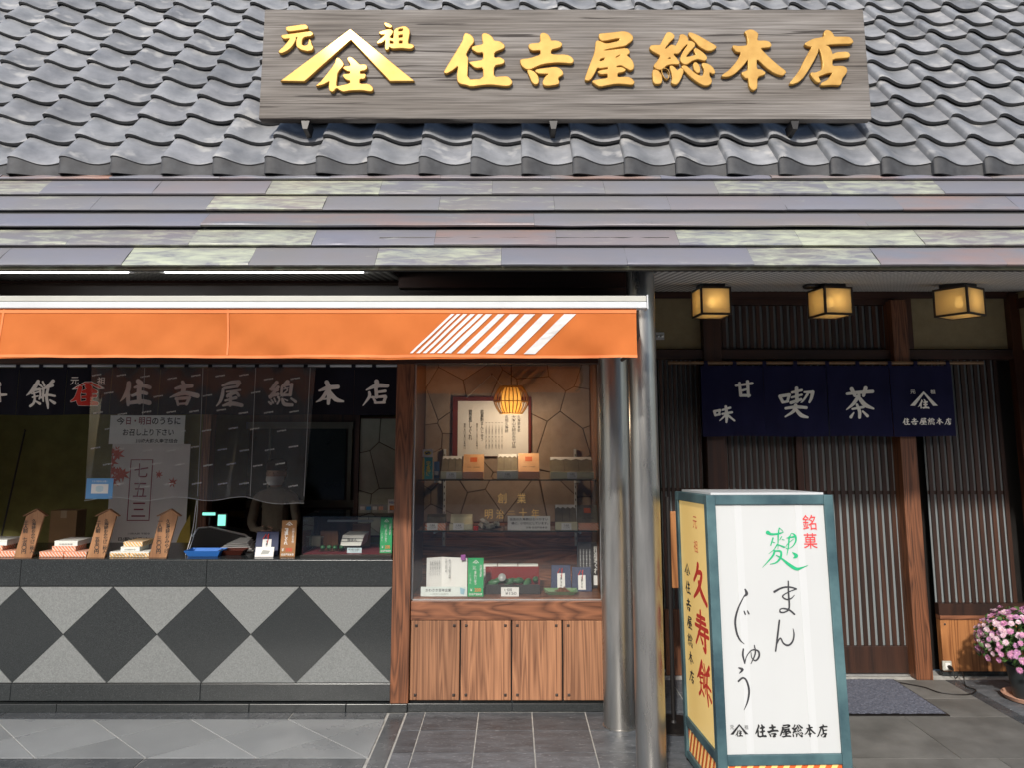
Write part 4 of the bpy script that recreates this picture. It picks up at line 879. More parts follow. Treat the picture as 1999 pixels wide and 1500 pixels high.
# lattice window on the right with cedar panels below
xw0, xw1 = ex(1829, 1180), ex(1990, 1180)
zw = zat(1178, YD)
lattice('fixed_lattice', xw0, xw1, zw, zhead, 12, rails=(1.18,))
box('window_sill', xw0, xw1 + .1, YD - .02, YD + .03, zat(1201, YD), zw - .001, M_DOORWOOD, shop)
box('panel_rail', xw0, xw1 + .1, YD - .03, YD + .03, zat(1211, YD - .03), zat(1201, YD) - .001, M_REDWOOD_X, shop, bevel=.002)
zp0, zp1 = zat(1312, YD - .02), zat(1211, YD - .03) - .002
for x0, x1 in ((xw0 + .002, ex(1920, 1260)), (ex(1920, 1260) + .004, xw1 + .1)):
    pn = box('cedar_panel', x0, x1, YD - .02, YD + .03, zp0, zp1, M_PANEL, shop, bevel=.002)
    for x in (x0 + .03, x1 - .03):
        z = zp1 - .03; MB().add([(x - .007, YD - .02, z - .007), (x + .007, YD - .02, z - .007), (x + .007, YD - .02, z + .007), (x - .007, YD - .02, z + .007), (x, YD - .028, z)], [(0, 1, 4), (1, 2, 4), (2, 3, 4), (3, 0, 4)]).build('iron_nail', M_IRON, pn)
box('plinth_stone', xw0, xw1 + .1, YD - .012, YD + .03, 0, zp0 - .001, M_BLACKSTONE, shop)
# plain facade on either side of the photographed part
box('side_facade', 3.66, 6.5, 4.99, 5.34, 0, 2.5, M_BEIGE, shop); box('side_facade_base', 3.655, 6.5, 4.96, 4.989, 0, .9, M_DARKWOOD_X, shop)
box('side_facade', -6.5, -4.11, 4.64, 4.8, 0, 2.4, M_BEIGE, shop)
# heads, transom, plaster above
box('lintel', 0.70, 3.6, YD - .05, YD + .06, zhead, zat(684, YD), M_DARKWOOD_X, shop)
xt0, xt1 = ex(1404, 640), ex(1744, 640); zt0, zt1 = zat(681, YD), zat(596, YD)
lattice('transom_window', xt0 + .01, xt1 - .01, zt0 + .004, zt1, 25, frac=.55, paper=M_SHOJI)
box('transom_frame', xt0 - .05, xt0 + .009, YD - .03, YD + .05, zt0, zat(572, YD), M_DARKWOOD, shop)
box('transom_frame', xt1 - .009, xt1 + .12, YD - .03, YD + .05, zt0, zat(572, YD), M_DARKWOOD, shop)
box('transom_frame', xt0 + .01, xt1 - .01, YD - .02, YD + .05, zt1 + .001, zat(572, YD), M_DARKWOOD_X, shop)
box('plaster_wall', 0.70, xt0 - .051, YD, YD + .05, zt0, zat(572, YD), M_BEIGE, shop)
box('plaster_wall', xt1 + .121, 3.6, YD, YD + .05, zt0, zat(572, YD), M_BEIGE, shop)
box('wall_head_beam', 0.70, 3.6, YD - .035, YD - .0305, zat(584, YD), zat(570, YD) + .02, M_DARKWOOD_X, shop)
# side walls of the recess
xc = ex(1968, 640)
box('corner_post', xc - .015, xc + .05, YD - .06, YD - .001, 0, 2.55, M_DARKWOOD, shop)
box('side_wall', xc + .051, xc + .12, 5.0, YD, zat(684, YD), 2.56, M_BEIGE, shop)
box('side_wall', xc + .051, xc + .12, 5.0, YD, 0, zat(684, YD) - .001, M_DARKWOOD, shop)
box('side_beam', xc + .03, xc + .05, 5.0, 5.265, 2.44, 2.51, M_DARKWOOD_X, shop)
box('side_wall', 0.705, 0.735, 4.72, 5.40, 0, 2.5, M_BEIGE, shop)
box('side_base', 0.7355, 0.745, 4.72, 5.32, 0.0, 0.9, M_DARKWOOD, shop)
box('back_closure', 0.735, 3.7, 5.46, 5.50, 0, 3.2, M_BLACK, shop)
# ------------------------------------------------------------------ the house across the street, which the window glass mirrors
M_RENDERW = mat('grey_render_wall', (.20, .195, .18), .9, var=.1, scale=2); M_DARKGLASS = mat('dark_house_glass', (.02, .025, .03), .1)
hs_ = thing('house_across_street', (0, -8.5, 0), 'plain grey house across the street, seen only mirrored in glass and metal', 'building')
hw = box('wall', -14, 14, -12, -8.5, 0, 4.6, M_RENDERW, hs_)
MB().hexa([(-14.4, -12.6, 4.6), (14.4, -12.6, 4.6), (14.4, -7.9, 4.6), (-14.4, -7.9, 4.6), (-14.4, -10.6, 6.0), (14.4, -10.6, 6.0), (14.4, -10.2, 6.0), (-14.4, -10.2, 6.0)]).build('roof', M_TILE, hs_)
for i in range(7):
    x = -12 + 4 * i
    for z0, z1 in ((.6, 2.1), (3.0, 4.1)):
        w_ = box('window', x - .9, x + .9, -8.5, -8.44, z0, z1, M_BROWNMETAL, hw); box('pane', x - .82, x + .82, -8.438, -8.43, z0 + .07, z1 - .07, M_DARKGLASS, hw)
# ------------------------------------------------------------------ name board on the roof
YS = 3.86
bl, br, tl = PY(505, 232, YS), PY(1702, 232, YS), PY(513, 15, YS)
sign = thing('name_board', ((bl.x + br.x) / 2, YS, bl.z), 'long weathered wooden name board with gilded brush characters fixed above the roof tiles', 'sign')
box('plank', bl.x, br.x, YS, YS + .055, bl.z, tl.z, M_SIGNWOOD, sign, bevel=.004)
for ch, con in GOLD:
    nm = 'gilded_emblem' if ch == '屋号' else 'gilded_character'
    o = glyph_px(nm, con, (0, YS, 0), (0, -1, 0), M_GOLD, sign, extrude=0.009, bevel=0.0035, off=0.0125)
for u in (598, 1080, 1549):
    p = PY(u, 238, YS + .03)
    b = MB(); b.hexa([Vector((p.x + dx, y, z)) for (y, z, dx) in ((YS + .01, p.z - .045, -.012), (YS + .01, p.z - .045, .012), (YS + .10, p.z - .060, .012), (YS + .10, p.z - .060, -.012), (YS + .01, p.z, -.022), (YS + .01, p.z, .022), (YS + .10, p.z - .01, .022), (YS + .10, p.z - .01, -.022))]).build('bracket', M_BLACK, sign)
for u in (683, 1062, 1422):
    p = PY(u, 12, YS + .03)
    b = MB().tube([(p.x, YS + .045, p.z - .05), (p.x * .985, YS + .42, p.z + .17)], .013, 6).build('stay_rod', M_CREAMMETAL, sign)
sign.rotation_euler.x = R(-1.2)

# ------------------------------------------------------------------ awning
YA = 3.30
def AZ(v): return PY(1000, v, YA).z
M_ORANGE = None
def cloth_mat(name, c, c2, trans=0.35, wave=900.0):
    m, nt, p = _nt(name); L = nt.links.new
    tc = nt.nodes.new('ShaderNodeTexCoord'); nz = nt.nodes.new('ShaderNodeTexNoise'); nz.inputs['Scale'].default_value = 5; nz.inputs['Detail'].default_value = 5; L(tc.outputs['Object'], nz.inputs['Vector'])
    rp = nt.nodes.new('ShaderNodeValToRGB'); rp.color_ramp.elements[0].position = .3; rp.color_ramp.elements[1].position = .7; rp.color_ramp.elements[0].color = c4(c); rp.color_ramp.elements[1].color = c4(c2); L(nz.outputs['Fac'], rp.inputs['Fac'])
    L(rp.outputs[0], p.inputs['Base Color']); p.inputs['Roughness'].default_value = .8; p.inputs['Specular IOR Level'].default_value = .25
    wv = nt.nodes.new('ShaderNodeTexNoise'); wv.inputs['Scale'].default_value = wave; L(tc.outputs['Object'], wv.inputs['Vector'])
    bp = nt.nodes.new('ShaderNodeBump'); bp.inputs['Strength'].default_value = .12; bp.inputs['Distance'].default_value = .001; L(wv.outputs['Fac'], bp.inputs['Height']); L(bp.outputs[0], p.inputs['Normal'])
    tr = nt.nodes.new('ShaderNodeBsdfTranslucent'); L(rp.outputs[0], tr.inputs['Color'])
    mx = nt.nodes.new('ShaderNodeMixShader'); mx.inputs['Fac'].default_value = trans
    L(p.outputs[0], mx.inputs[1]); L(tr.outputs[0], mx.inputs[2]); L(mx.outputs[0], nt.nodes['Material Output'].inputs['Surface'])
    return m
M_ORANGE = cloth_mat('orange_canvas', (0.62, 0.165, 0.037), (0.72, 0.205, 0.05), .28)
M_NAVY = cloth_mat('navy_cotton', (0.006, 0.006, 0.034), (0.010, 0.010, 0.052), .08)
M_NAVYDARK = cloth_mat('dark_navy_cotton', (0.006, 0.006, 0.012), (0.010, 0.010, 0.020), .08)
xe = PY(1262, 590, YA).x; xv = PY(1243, 650, YA).x; XA = -4.1
awn = thing('awning', (-1.0, YA, 1.9), 'orange canvas awning with slanted white stripes on its valance and a white front rail', 'awning')
zr0, zr1 = AZ(602), AZ(577); zrm = AZ(589)
box('front_rail', XA, xe, YA - .004, YA + .05, zrm + .001, zr1, M_CREAMMETAL, awn, bevel=.004)
box('front_rail', XA, xe, YA - .012, YA + .05, zr0, zrm - .001, M_WHITEMETAL, awn, bevel=.004)
box('rail_end_cap', xe + .0005, xe + .006, YA - .014, YA + .052, zr0 - .004, zr1 + .003, M_WHITEMETAL, awn, bevel=.002)
vz0 = AZ(699)
def valw(x, z):
    t = (zr0 - z) / (zr0 - vz0)
    return t * (.018 * math.sin(x * 4.3 + .6) + .012 * math.sin(x * 9.7 + 2 + z * 9) + .005 * math.sin(x * 23 + z * 30) + .003 * math.sin(x * 41 - z * 47)) + .004 * math.sin(x * 14 + z * 25) * t
b = MB(); nx, nz_ = 150, 10
vs = [(XA + (xv - XA) * i / nx, YA + valw(XA + (xv - XA) * i / nx, zr0 + (vz0 - zr0) * j / nz_), zr0 + (vz0 - zr0) * j / nz_ + (.006 * math.sin((XA + (xv - XA) * i / nx) * 3.1) * j / nz_)) for j in range(nz_ + 1) for i in range(nx + 1)]
b.add(vs, [(j * (nx + 1) + i, (j + 1) * (nx + 1) + i, (j + 1) * (nx + 1) + i + 1, j * (nx + 1) + i + 1) for j in range(nz_) for i in range(nx)])
val = b.build('valance', M_ORANGE, awn, smooth=60)
# hems and seams
def val_strip(name, x0, x1, z0, z1, m, off, parent, slant=0.0):
    q = MB(); n1, n2 = max(2, int(abs(x1 - x0) / .03)), max(1, int((z1 - z0) / .03))
    vs = []
    for j in range(n2 + 1):
        for i in range(n1 + 1):
            z = z0 + (z1 - z0) * j / n2; x = x0 + (x1 - x0) * i / n1 + slant * (z - z0) / (z1 - z0); vs.append((x, YA + valw(x, z) - off, z))
    q.add(vs, [(j * (n1 + 1) + i, j * (n1 + 1) + i + 1, (j + 1) * (n1 + 1) + i + 1, (j + 1) * (n1 + 1) + i) for j in range(n2) for i in range(n1)])
    return q.build(name, m, parent, smooth=60)
M_ORANGE2 = cloth_mat('orange_hem', (0.80, 0.25, 0.09), (0.88, 0.30, 0.11), .2)
val_strip('hem', XA, xv, vz0 + .002, vz0 + .014, M_ORANGE2, .003, val)
val_strip('top_hem', XA, xv, zr0 - .020, zr0 - .006, M_ORANGE2, .003, val)
for u in (4, 443): x = PY(u, 650, YA).x; val_strip('seam', x - .004, x + .004, vz0 + .016, zr0 - .004, M_ORANGE2, .003, val)
sb = [(5,25),(50,75),(95,120),(145,175),(195,230),(250,295),(335,385),(430,490),(540,605),(665,740),(808,890)]
st = [(295,318),(335,360),(380,408),(430,463),(485,520),(540,585),(625,672),(710,775),(815,890),(945,1025),(1095,1180)]
M_STRIPE = ink('white_stripe_print', (0.66, 0.645, 0.62), .8)
zb_, zt_ = AZ(690), AZ(613)
for (b0, b1), (t0, t1) in zip(sb, st):
    q = MB(); vs = []; n2 = 8
    for j in range(n2 + 1):
        t = j / n2; v = 690 + (613 - 690) * t
        for p0, p1 in ((b0, t0), (b1, t1)):
            u = 800 + (p0 + (p1 - p0) * t) / 3.635; w = PY(u, v, YA); vs.append((w.x, YA + valw(w.x, w.z) - .0035, w.z))
    q.add(vs, [(2 * j, 2 * j + 1, 2 * j + 3, 2 * j + 2) for j in range(n2)]); q.build('stripe', M_STRIPE, val)
q = MB()                                            # canopy back to the cassette
q.hexa([(XA, YA + .05, zr1 - .02), (xv + .03, YA + .05, zr1 - .02), (xv + .03, 4.28, 2.33), (XA, 4.28, 2.33), (XA, YA + .05, zr1 - .016), (xv + .03, YA + .05, zr1 - .016), (xv + .03, 4.28, 2.334), (XA, 4.28, 2.334)]).build('canopy', cloth_mat('dimmed_orange_canvas', (0.34, 0.10, 0.03), (0.42, 0.13, 0.045), .35), awn)  # canvas colour darkened to weaken its orange bounce on the soffit
xh = PY(1262, 560, 4.2).x
MB().hexa([(XA, YA + .05, zr1 - .0155), (xv + .03, YA + .05, zr1 - .0155), (xv + .03, 4.28, 2.3345), (XA, 4.28, 2.3345), (XA, YA + .05, zr1 - .0135), (xv + .03, YA + .05, zr1 - .0135), (xv + .03, 4.28, 2.3365), (XA, 4.28, 2.3365)]).build('bounce_blocker_cloth', mat('grey_bounce_blocker', (.16, .15, .135), .9), awn)  # unseen grey sheet added to keep orange bounce off the soffit
box('cassette', XA, xh, 4.20, 4.32, 2.30, 2.415, M_BROWNMETAL, awn, bevel=.02)
MB().tube([(xe - .05, YA + .06, zr0 + .02), (xe - .04, 3.72, zr0 + .0), (xe - .02, 4.22, 2.33)], .016, 8).build('folding_arm', M_BROWNMETAL, awn)
MB().tube([(xe - .04, YA + .05, zr0 - .02), (xe - .032, YA + .06, zr0 - .11), (xe - .06, YA + .10, zr0 - .19), (xe - .09, YA + .16, zr0 - .21)], [.012, .011, .011, .008], 8).build('arm_knuckle', M_BROWNMETAL, awn, smooth=50)

# ------------------------------------------------------------------ metal pillars
for (x, y, r, lab) in ((.590, 4.45, .090, 'thick brushed metal pillar next to the display window, behind the other pillar'), (.637, 3.75, .069, 'slimmer brushed metal pillar standing in front, nearest the light box sign')):
    p = thing('metal_pillar', (x, y, 0), lab, 'pillar', 'metal pillars at the corner of the awning')
    z1 = 2.458 if y > 4 else 2.381
    MB().lathe([(r, 0.008), (r, z1)], 40, (x, y, 0)).build('shaft', M_STEEL, p, smooth=40)
    MB().lathe([(r * 1.06, 0), (r * 1.06, .006), (r * 1.01, .0075)], 40, (x, y, 0)).build('base_collar', M_STEEL, p, smooth=40)

# ------------------------------------------------------------------ tube lights under the eave
M_TUBE = mat('lit_tube', (1, 1, 1), .4, var=0, emit=14.0)
for (u0, u1, lab) in ((-120, 258, 'lit fluorescent tube under the eave at the far left'), (318, 715, 'lit fluorescent tube under the eave, right of the gap in the soffit lights')):
    a, b_ = PY(u0, 527, 3.56), PY(u1, 527, 3.56); z = PY(1000, 528, 3.56).z
    t = thing('fluorescent_lamp', ((a.x + b_.x) / 2, 3.56, z), lab, 'lamp', 'tube lights under the eave')
    MB().tube([(a.x + .012, 3.56, z), (b_.x - .012, 3.56, z)], .011, 12).build('tube', M_TUBE, t, smooth=40)
    for x in (a.x, b_.x): box('lamp_holder', x - .011, x + .011, 3.552, 3.568, z - .012, z + .0135, M_WHITEMETAL, t)

# ------------------------------------------------------------------ curtains
def curtain(name, label, y, zt, zb, panels, m, rod_v, rod_mat, loops, cat='curtain', amp=.008, rod_r=.011, rod_ext=.1):
    root = thing(name, ((panels[0][0] + panels[-1][1]) / 2, y, zb), label, cat)
    zr = PY(1000, rod_v, y).z
    x0, x1 = panels[0][0], panels[-1][1]
    MB().tube([(x0 - rod_ext, y, zr), (x1 + rod_ext, y, zr)], rod_r, 10).build('rod', rod_mat, root, smooth=40)
    ph = [random.uniform(0, 6) for _ in panels]
    def wav(x, z):
        t = max(0, min(1, (zt - z) / (zt - zb)))
        for i, (a, b2) in enumerate(panels):
            if a - .002 <= x <= b2 + .002: 
                w = (x - a) / (b2 - a)
                return t * (amp * math.sin(2 * math.pi * w * 1.3 + ph[i]) + amp * .5 * math.sin(2 * math.pi * w * 2.9 + ph[i] * 2)) + .002 * math.sin(31 * x)
        return 0
    for (a, b2) in panels:
        q = MB(); nx, nz_ = 16, 10; vs = []
        for j in range(nz_ + 1):
            for i in range(nx + 1):
                x = a + (b2 - a) * i / nx; z = zt + (zb - zt) * j / nz_
                vs.append((x, y + wav(x, z), z + (.003 * math.sin(9 * x) * j / nz_)))
        q.add(vs, [(j * (nx + 1) + i, (j + 1) * (nx + 1) + i, (j + 1) * (nx + 1) + i + 1, j * (nx + 1) + i + 1) for j in range(nz_) for i in range(nx)])
        q.build('curtain_panel', m, root, smooth=60)
    for x in loops:
        q = MB(); w = .013; rr = rod_r + .004
        pts = [(y - rr * .75, zt - .012), (y - rr, zr), (y - rr * .6, zr + rr * .8), (y, zr + rr), (y + rr * .6, zr + rr * .8), (y + rr, zr), (y + rr * .75, zt - .012)]
        vs = [(x + sx * w, py, pz) for py, pz in pts for sx in (-1, 1)]
        q.add(vs, [(2 * i, 2 * i + 1, 2 * i + 3, 2 * i + 2) for i in range(len(pts) - 1)]); q.build('loop', m, root)
    return root, wav
YN = 4.80
ub = [-62, 35, 128, 217, 311, 404, 498, 596, 691, 776]
pan = [(PY(ub[i], 760, YN).x + .001, PY(ub[i + 1], 760, YN).x - .001) for i in range(9)]
lp = [PY(u, 713, YN).x for u in (38, 83, 130, 177, 226, 272, 318, 366, 412, 459, 503, 549, 598, 641, 691, 731)]
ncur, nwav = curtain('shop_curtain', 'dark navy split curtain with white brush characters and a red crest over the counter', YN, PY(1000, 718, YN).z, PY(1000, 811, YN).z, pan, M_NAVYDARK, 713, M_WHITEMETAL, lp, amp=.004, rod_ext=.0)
M_NORENWHITE = mat('undyed_cotton', (0.90, 0.87, 0.80), .85, var=.03, scale=40)
M_NORENRED = mat('red_dye', (0.68, 0.04, 0.025), .85, var=.08, scale=30)
for con in (N_KOTO, N_MOCHI, N_JU, N_KICHI, N_YA, N_SOU, N_HON, N_TEN):
    glyph_px('character', con, (0, YN, 0), (0, -1, 0), M_NORENWHITE, ncur, off=.0035, warp=lambda w: -nwav(w.x, w.z))
# red crest with a pale outline
crest = [chaikin([(1505,185),(1775,330),(1770,348),(1660,350),(1500,245),(1330,352),(1230,360),(1225,350)], 1)]
crest_in = [chaikin([(1505,200),(1740,335),(1660,338),(1500,230),(1330,340),(1255,350)], 1)]
s_j = [[(1380,330,34),(1345,440,40),(1290,520,28),(1215,560,10)],[(1350,440,34),(1350,540,40),(1365,600,32)],[(1500,300,44),(1530,340,44)],[(1430,400,26),(1540,380,44),(1640,400,26)],[(1530,330,48),(1525,560,50)],[(1420,490,22),(1630,470,26)],[(1400,600,34),(1530,590,44),(1650,600,30)]]
glyph_px('crest', crop(crest, 0, 720, 8.69), (0, YN, 0), (0, -1, 0), M_NORENWHITE, ncur, off=.0035, warp=lambda w: -nwav(w.x, w.z))
glyph_px('crest', crop(SC([[(x, y, w + 7) for x, y, w in s] for s in s_j]), 0, 720, 8.69), (0, YN, 0), (0, -1, 0), M_NORENWHITE, ncur, off=.0068, warp=lambda w: -nwav(w.x, w.z))
glyph_px('crest', crop(crest_in, 0, 720, 8.69), (0, YN, 0), (0, -1, 0), M_NORENRED, ncur, off=.0052, warp=lambda w: -nwav(w.x, w.z))
glyph_px('crest', crop(SC(s_j), 0, 720, 8.69), (0, YN, 0), (0, -1, 0), M_NORENRED, ncur, off=.0084, warp=lambda w: -nwav(w.x, w.z))
for ch, u in (('元', 147), ('祖', 199)):
    o = PY(u, 744, YN); letter(ch, o - Vector((0, .006, 0)), (1, 0, 0), (0, 0, 1), .052, .05, M_NORENWHITE, ncur, bold=.015)
YE = 5.18
ub = [1369, 1492, 1616, 1739, 1862]
pan = [(PY(ub[i], 780, YE).x + .002, PY(ub[i + 1], 780, YE).x - .002) for i in range(4)]
lp = [PY(u, 709, YE).x for u in (1377, 1433, 1491, 1551, 1613, 1672, 1735, 1785, 1848)]
M_BAMBOO = mat('aged_bamboo', (0.16, 0.085, 0.04), .5, col2=(0.26, 0.16, 0.085), scale=9)
ecur, ewav = curtain('entrance_curtain', 'navy blue split curtain with white characters hanging on a bamboo rod before the entrance doors', YE, PY(1000, 714, YE).z, PY(1000, 853, YE).z, pan, M_NAVY, 708, M_BAMBOO, lp, amp=.007, rod_ext=.22)
for con in (E_KAN, E_MI, E_KITSU, E_CHA):
    glyph_px('character', con, (0, YE, 0), (0, -1, 0), M_NORENWHITE, ecur, off=.0035, warp=lambda w: -ewav(w.x, w.z))
def small_logo(o, ex_, ez_, w, m, parent, off=.0015, h=None):
    h = h or w * .62
    return place_glyph('crest', LOGO, o, ex_, ez_, w, h, m, parent, off)
c = PY(1801, 782, YE); small_logo(c - Vector((0, .012, 0)), (1, 0, 0), (0, 0, 1), .185, M_NORENWHITE, ecur, h=.118)
for ch, u in (('元', 1780), ('祖', 1819)):
    letter(ch, PY(u, 766, YE) - Vector((0, .012, 0)), (1, 0, 0), (0, 0, 1), .034, .026, M_NORENWHITE, ecur, bold=.015)
for i, con in enumerate(SHOP6):
    place_glyph('character', con, PY(1767 + 16.2 * i, 824, YE) - Vector((0, .014, 0)), (1, 0, 0), (0, 0, 1), .049, .046, M_NORENWHITE, ecur)

# ------------------------------------------------------------------ entrance lanterns
M_LANTERN = None
def paper_lamp(name, c, f, clear=0.0):
    m, nt, p = _nt(name); L = nt.links.new
    p.inputs['Base Color'].default_value = c4(c); p.inputs['Roughness'].default_value = .7
    tr = nt.nodes.new('ShaderNodeBsdfTranslucent'); tr.inputs['Color'].default_value = c4(c)
    mx = nt.nodes.new('ShaderNodeMixShader'); mx.inputs['Fac'].default_value = f
    L(p.outputs[0], mx.inputs[1]); L(tr.outputs[0], mx.inputs[2]); tp = nt.nodes.new('ShaderNodeBsdfTransparent'); m3 = nt.nodes.new('ShaderNodeMixShader'); m3.inputs['Fac'].default_value = clear
    L(mx.outputs[0], m3.inputs[1]); L(tp.outputs[0], m3.inputs[2]); L(m3.outputs[0], nt.nodes['Material Output'].inputs['Surface']); return m
M_LANTERN = paper_lamp('lantern_paper', (0.68, 0.58, 0.36), .5, .16)
M_BULB = mat('glowing_bulb', (1.0, 0.62, 0.18), .5, var=0, emit=7.0)
for i, (u, rz, w, lab) in enumerate(((1388, R(4), .205, 'square paper ceiling lantern at the left, nearest the metal pillar'), (1620, R(10), .205, 'square paper ceiling lantern above the middle of the entrance curtain'), (1872, R(33), .225, 'square paper ceiling lantern at the right, turned to show two sides'))):
    y = 4.62; yy = y
    c = PY(u, 588, yy); zt = c.z + .105; zb = c.z - .096
    t = thing('paper_lantern', (c.x, yy, zb), lab, 'lantern', 'lanterns under the entrance soffit')
    w *= .92; h = w / 2; fr = .012
    t.rotation_euler.z = rz
    def LB(name, x0, x1, y0, y1, z0, z1, m):
        o = MB().box(x0, x1, y0, y1, z0, z1).build(name, m, None, local=True); o.parent = t; return o
    H = .172
    for sx in (-1, 1):
        LB('paper_side', sx * (h - .004) - .001, sx * (h - .004) + .001, -h + fr, h - fr, fr, H - fr, M_LANTERN)
        LB('paper_side', -h + fr, h - fr, sx * (h - .004) - .001, sx * (h - .004) + .001, fr, H - fr, M_LANTERN)
        for sy in (-1, 1): LB('corner_bar', sx * h - (fr if sx > 0 else 0), sx * h + (fr if sx < 0 else 0), sy * h - (fr if sy > 0 else 0), sy * h + (fr if sy < 0 else 0), 0, H, M_BROWNMETAL)
        for z0 in (0, H - fr):
            LB('edge_bar', -h + fr, h - fr, sx * h - (fr if sx > 0 else 0), sx * h + (fr if sx < 0 else 0), z0, z0 + fr, M_BROWNMETAL)
            LB('edge_bar', sx * h - (fr if sx > 0 else 0), sx * h + (fr if sx < 0 else 0), -h + fr, h - fr, z0, z0 + fr, M_BROWNMETAL)
    LB('paper_bottom', -h + fr, h - fr, -h + fr, h - fr, .003, .005, M_LANTERN)
    LB('top_plate', -h + fr, h - fr, -h + fr, h - fr, H - .004, H - .001, M_BROWNMETAL)
    zc = 2.352 + (yy - 3.5) / (5.34 - 3.5) * .223
    LB('ceiling_cap', -h * .72, h * .72, -h * .72, h * .72, H, zc - zb - .002, M_BLACK)
    o = MB().lathe([(.002, -.03), (.018, -.02), (.024, 0), (.018, .02), (.010, .04), (.002, .042)], 14).build('bulb', M_BULB, None, smooth=60, local=True); o.parent = t; o.location = (0, 0, .085)
    li = bpy.data.lights.new('lantern_light', 'POINT'); li.energy = 0.32; li.color = (1, .76, .42); li.shadow_soft_size = .03
    lo_ = bpy.data.objects.new('lantern_light', li); COL.objects.link(lo_); lo_.parent = t; lo_.location = (0, -.035, .09)
o = tag(MB().lathe([(.001, 0), (.05, .004), (.055, .016), (.05, .02)], 20, tuple(PY(1585, 563, 4.62))).build('ceiling_disc', M_BLACK), 'small flat black disc on the soffit left of the middle lantern', 'fixture')
# ------------------------------------------------------------------ light box sign on the pavement
M_TEAL = mat('worn_teal_paint', (0.022, 0.055, 0.07), .5, col2=(0.085, 0.165, 0.175), scale=4, rvar=.12, bump=.1, bscale=60, spots=0)
def acrylic(name, c, e):
    m, nt, p = _nt(name); p.inputs['Base Color'].default_value = c4(c); p.inputs['Roughness'].default_value = .18
    nz = nt.nodes.new('ShaderNodeTexNoise'); nz.inputs['Scale'].default_value = 3
    rp = nt.nodes.new('ShaderNodeValToRGB'); rp.color_ramp.elements[0].color = c4(tuple(x * .93 for x in c)); rp.color_ramp.elements[1].color = c4(c)
    nt.links.new(nz.outputs['Fac'], rp.inputs['Fac']); nt.links.new(rp.outputs[0], p.inputs['Base Color'])
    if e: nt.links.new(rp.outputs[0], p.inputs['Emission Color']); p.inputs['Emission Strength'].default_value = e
    return m
M_ACRY = acrylic('white_acrylic', (0.58, 0.59, 0.578), 0.0)
M_ACRYY = acrylic('yellow_acrylic', (0.80, 0.55, 0.19), 0.30)  # added glow stands for daylight through the sheet; no lamp inside
M_STRIPEO = ink('orange_stripe_paint', (0.72, 0.13, 0.025), .5)
lb_tl, lb_tr = PY(1378, 968, 3.50), PY(1632, 968, 3.48)
LW, LD, LH = 0.575, 0.575, 1.265
lrot = Matrix.Rotation(R(2.0), 4, 'Z') @ Matrix.Rotation(R(-2.4), 4, 'X')
Lx, Ly, Lz = [Vector(lrot.col[i][:3]) for i in range(3)]
lorg = lb_tl - Lz * LH                       # front lower-left corner
lbox = thing('light_box_sign', tuple(lorg), 'tall light box sign with white front, yellow side and worn teal frame on the pavement', 'sign')
LBM = lrot.copy()
def lpart(name, x0, x1, y0, y1, z0, z1, m, parent=None, bevel=0):
    o = MB().box(x0, x1, y0, y1, z0, z1).build(name, m, None, local=True, bevel=bevel); o.parent = parent or lbox; return o
lbox.rotation_euler = lrot.to_euler()
fw = .042; zmid = .192
for x in (0, LW - fw):
    for y in (0, LD - fw): lpart('frame_upright', x, x + fw, y, y + fw, 0, LH, M_TEAL, bevel=.003)
for z0, z1 in ((0.0, .035), (zmid - fw, zmid), (LH - fw, LH)):
    for y in (0.001, LD - fw - .001): lpart('frame_rail', fw, LW - fw, y, y + fw, z0, z1, M_TEAL, bevel=.003)
    for x in (0.001, LW - fw - .001): lpart('frame_rail', x, x + fw, fw, LD - fw, z0, z1, M_TEAL, bevel=.003)
front = lpart('front_panel', fw, LW - fw, .012, .018, zmid, LH - fw, M_ACRY)
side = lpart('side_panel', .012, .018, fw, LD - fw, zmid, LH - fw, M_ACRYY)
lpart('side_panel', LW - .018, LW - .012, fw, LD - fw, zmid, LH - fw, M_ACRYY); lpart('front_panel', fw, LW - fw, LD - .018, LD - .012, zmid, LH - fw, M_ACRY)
lpart('top_panel', .03, LW - .03, .03, LD - .03, LH + .0005, LH + .010, M_WHITEMETAL)
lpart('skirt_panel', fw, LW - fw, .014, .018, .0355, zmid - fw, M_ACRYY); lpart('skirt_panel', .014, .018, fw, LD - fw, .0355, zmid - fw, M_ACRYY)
for k in range(-3, 12):                       # slanted orange stripes on the skirts
    z0, z1 = .036, zmid - fw - .001; sl_ = (z1 - z0) * .55
    def clip(lo, hi, a):
        P = [(a, z0), (a + .026, z0), (a + .026 + sl_, z1), (a + sl_, z1)]
        for s_, lim in ((1, lo), (-1, hi)):
            out = []
            for i in range(len(P)):
                p_, q_ = P[i - 1], P[i]; dp, dq = s_ * (p_[0] - lim), s_ * (q_[0] - lim)
                if (dp >= 0) != (dq >= 0): t_ = dp / (dp - dq); out.append((p_[0] + t_ * (q_[0] - p_[0]), p_[1] + t_ * (q_[1] - p_[1])))
                if dq >= 0: out.append(q_)
            P = out
            if len(P) < 3: return None
        return P
    P = clip(fw, LW - fw, fw + .052 * k)
    if P: o = MB().add([(x, .0125, z) for x, z in P], [tuple(range(len(P)))]).build('skirt_stripe', M_STRIPEO, None, local=True); o.parent = lbox
    P = clip(fw, LD - fw, fw + .052 * k)
    if P: o = MB().add([(.0125, LD - y, z) for y, z in P], [tuple(range(len(P)))]).build('skirt_stripe', M_STRIPEO, None, local=True); o.parent = lbox
for u0, u1 in ((1433, 1448), (1560, 1578)):   # the battens that show through the front sheet
    a_ = fw + .085 if u0 < 1500 else fw + .36
    lpart('inner_batten', a_, a_ + .033, .0105, .0118, zmid + .001, LH - fw - .001, acrylic('batten_white', (.61, .62, .612), 0))
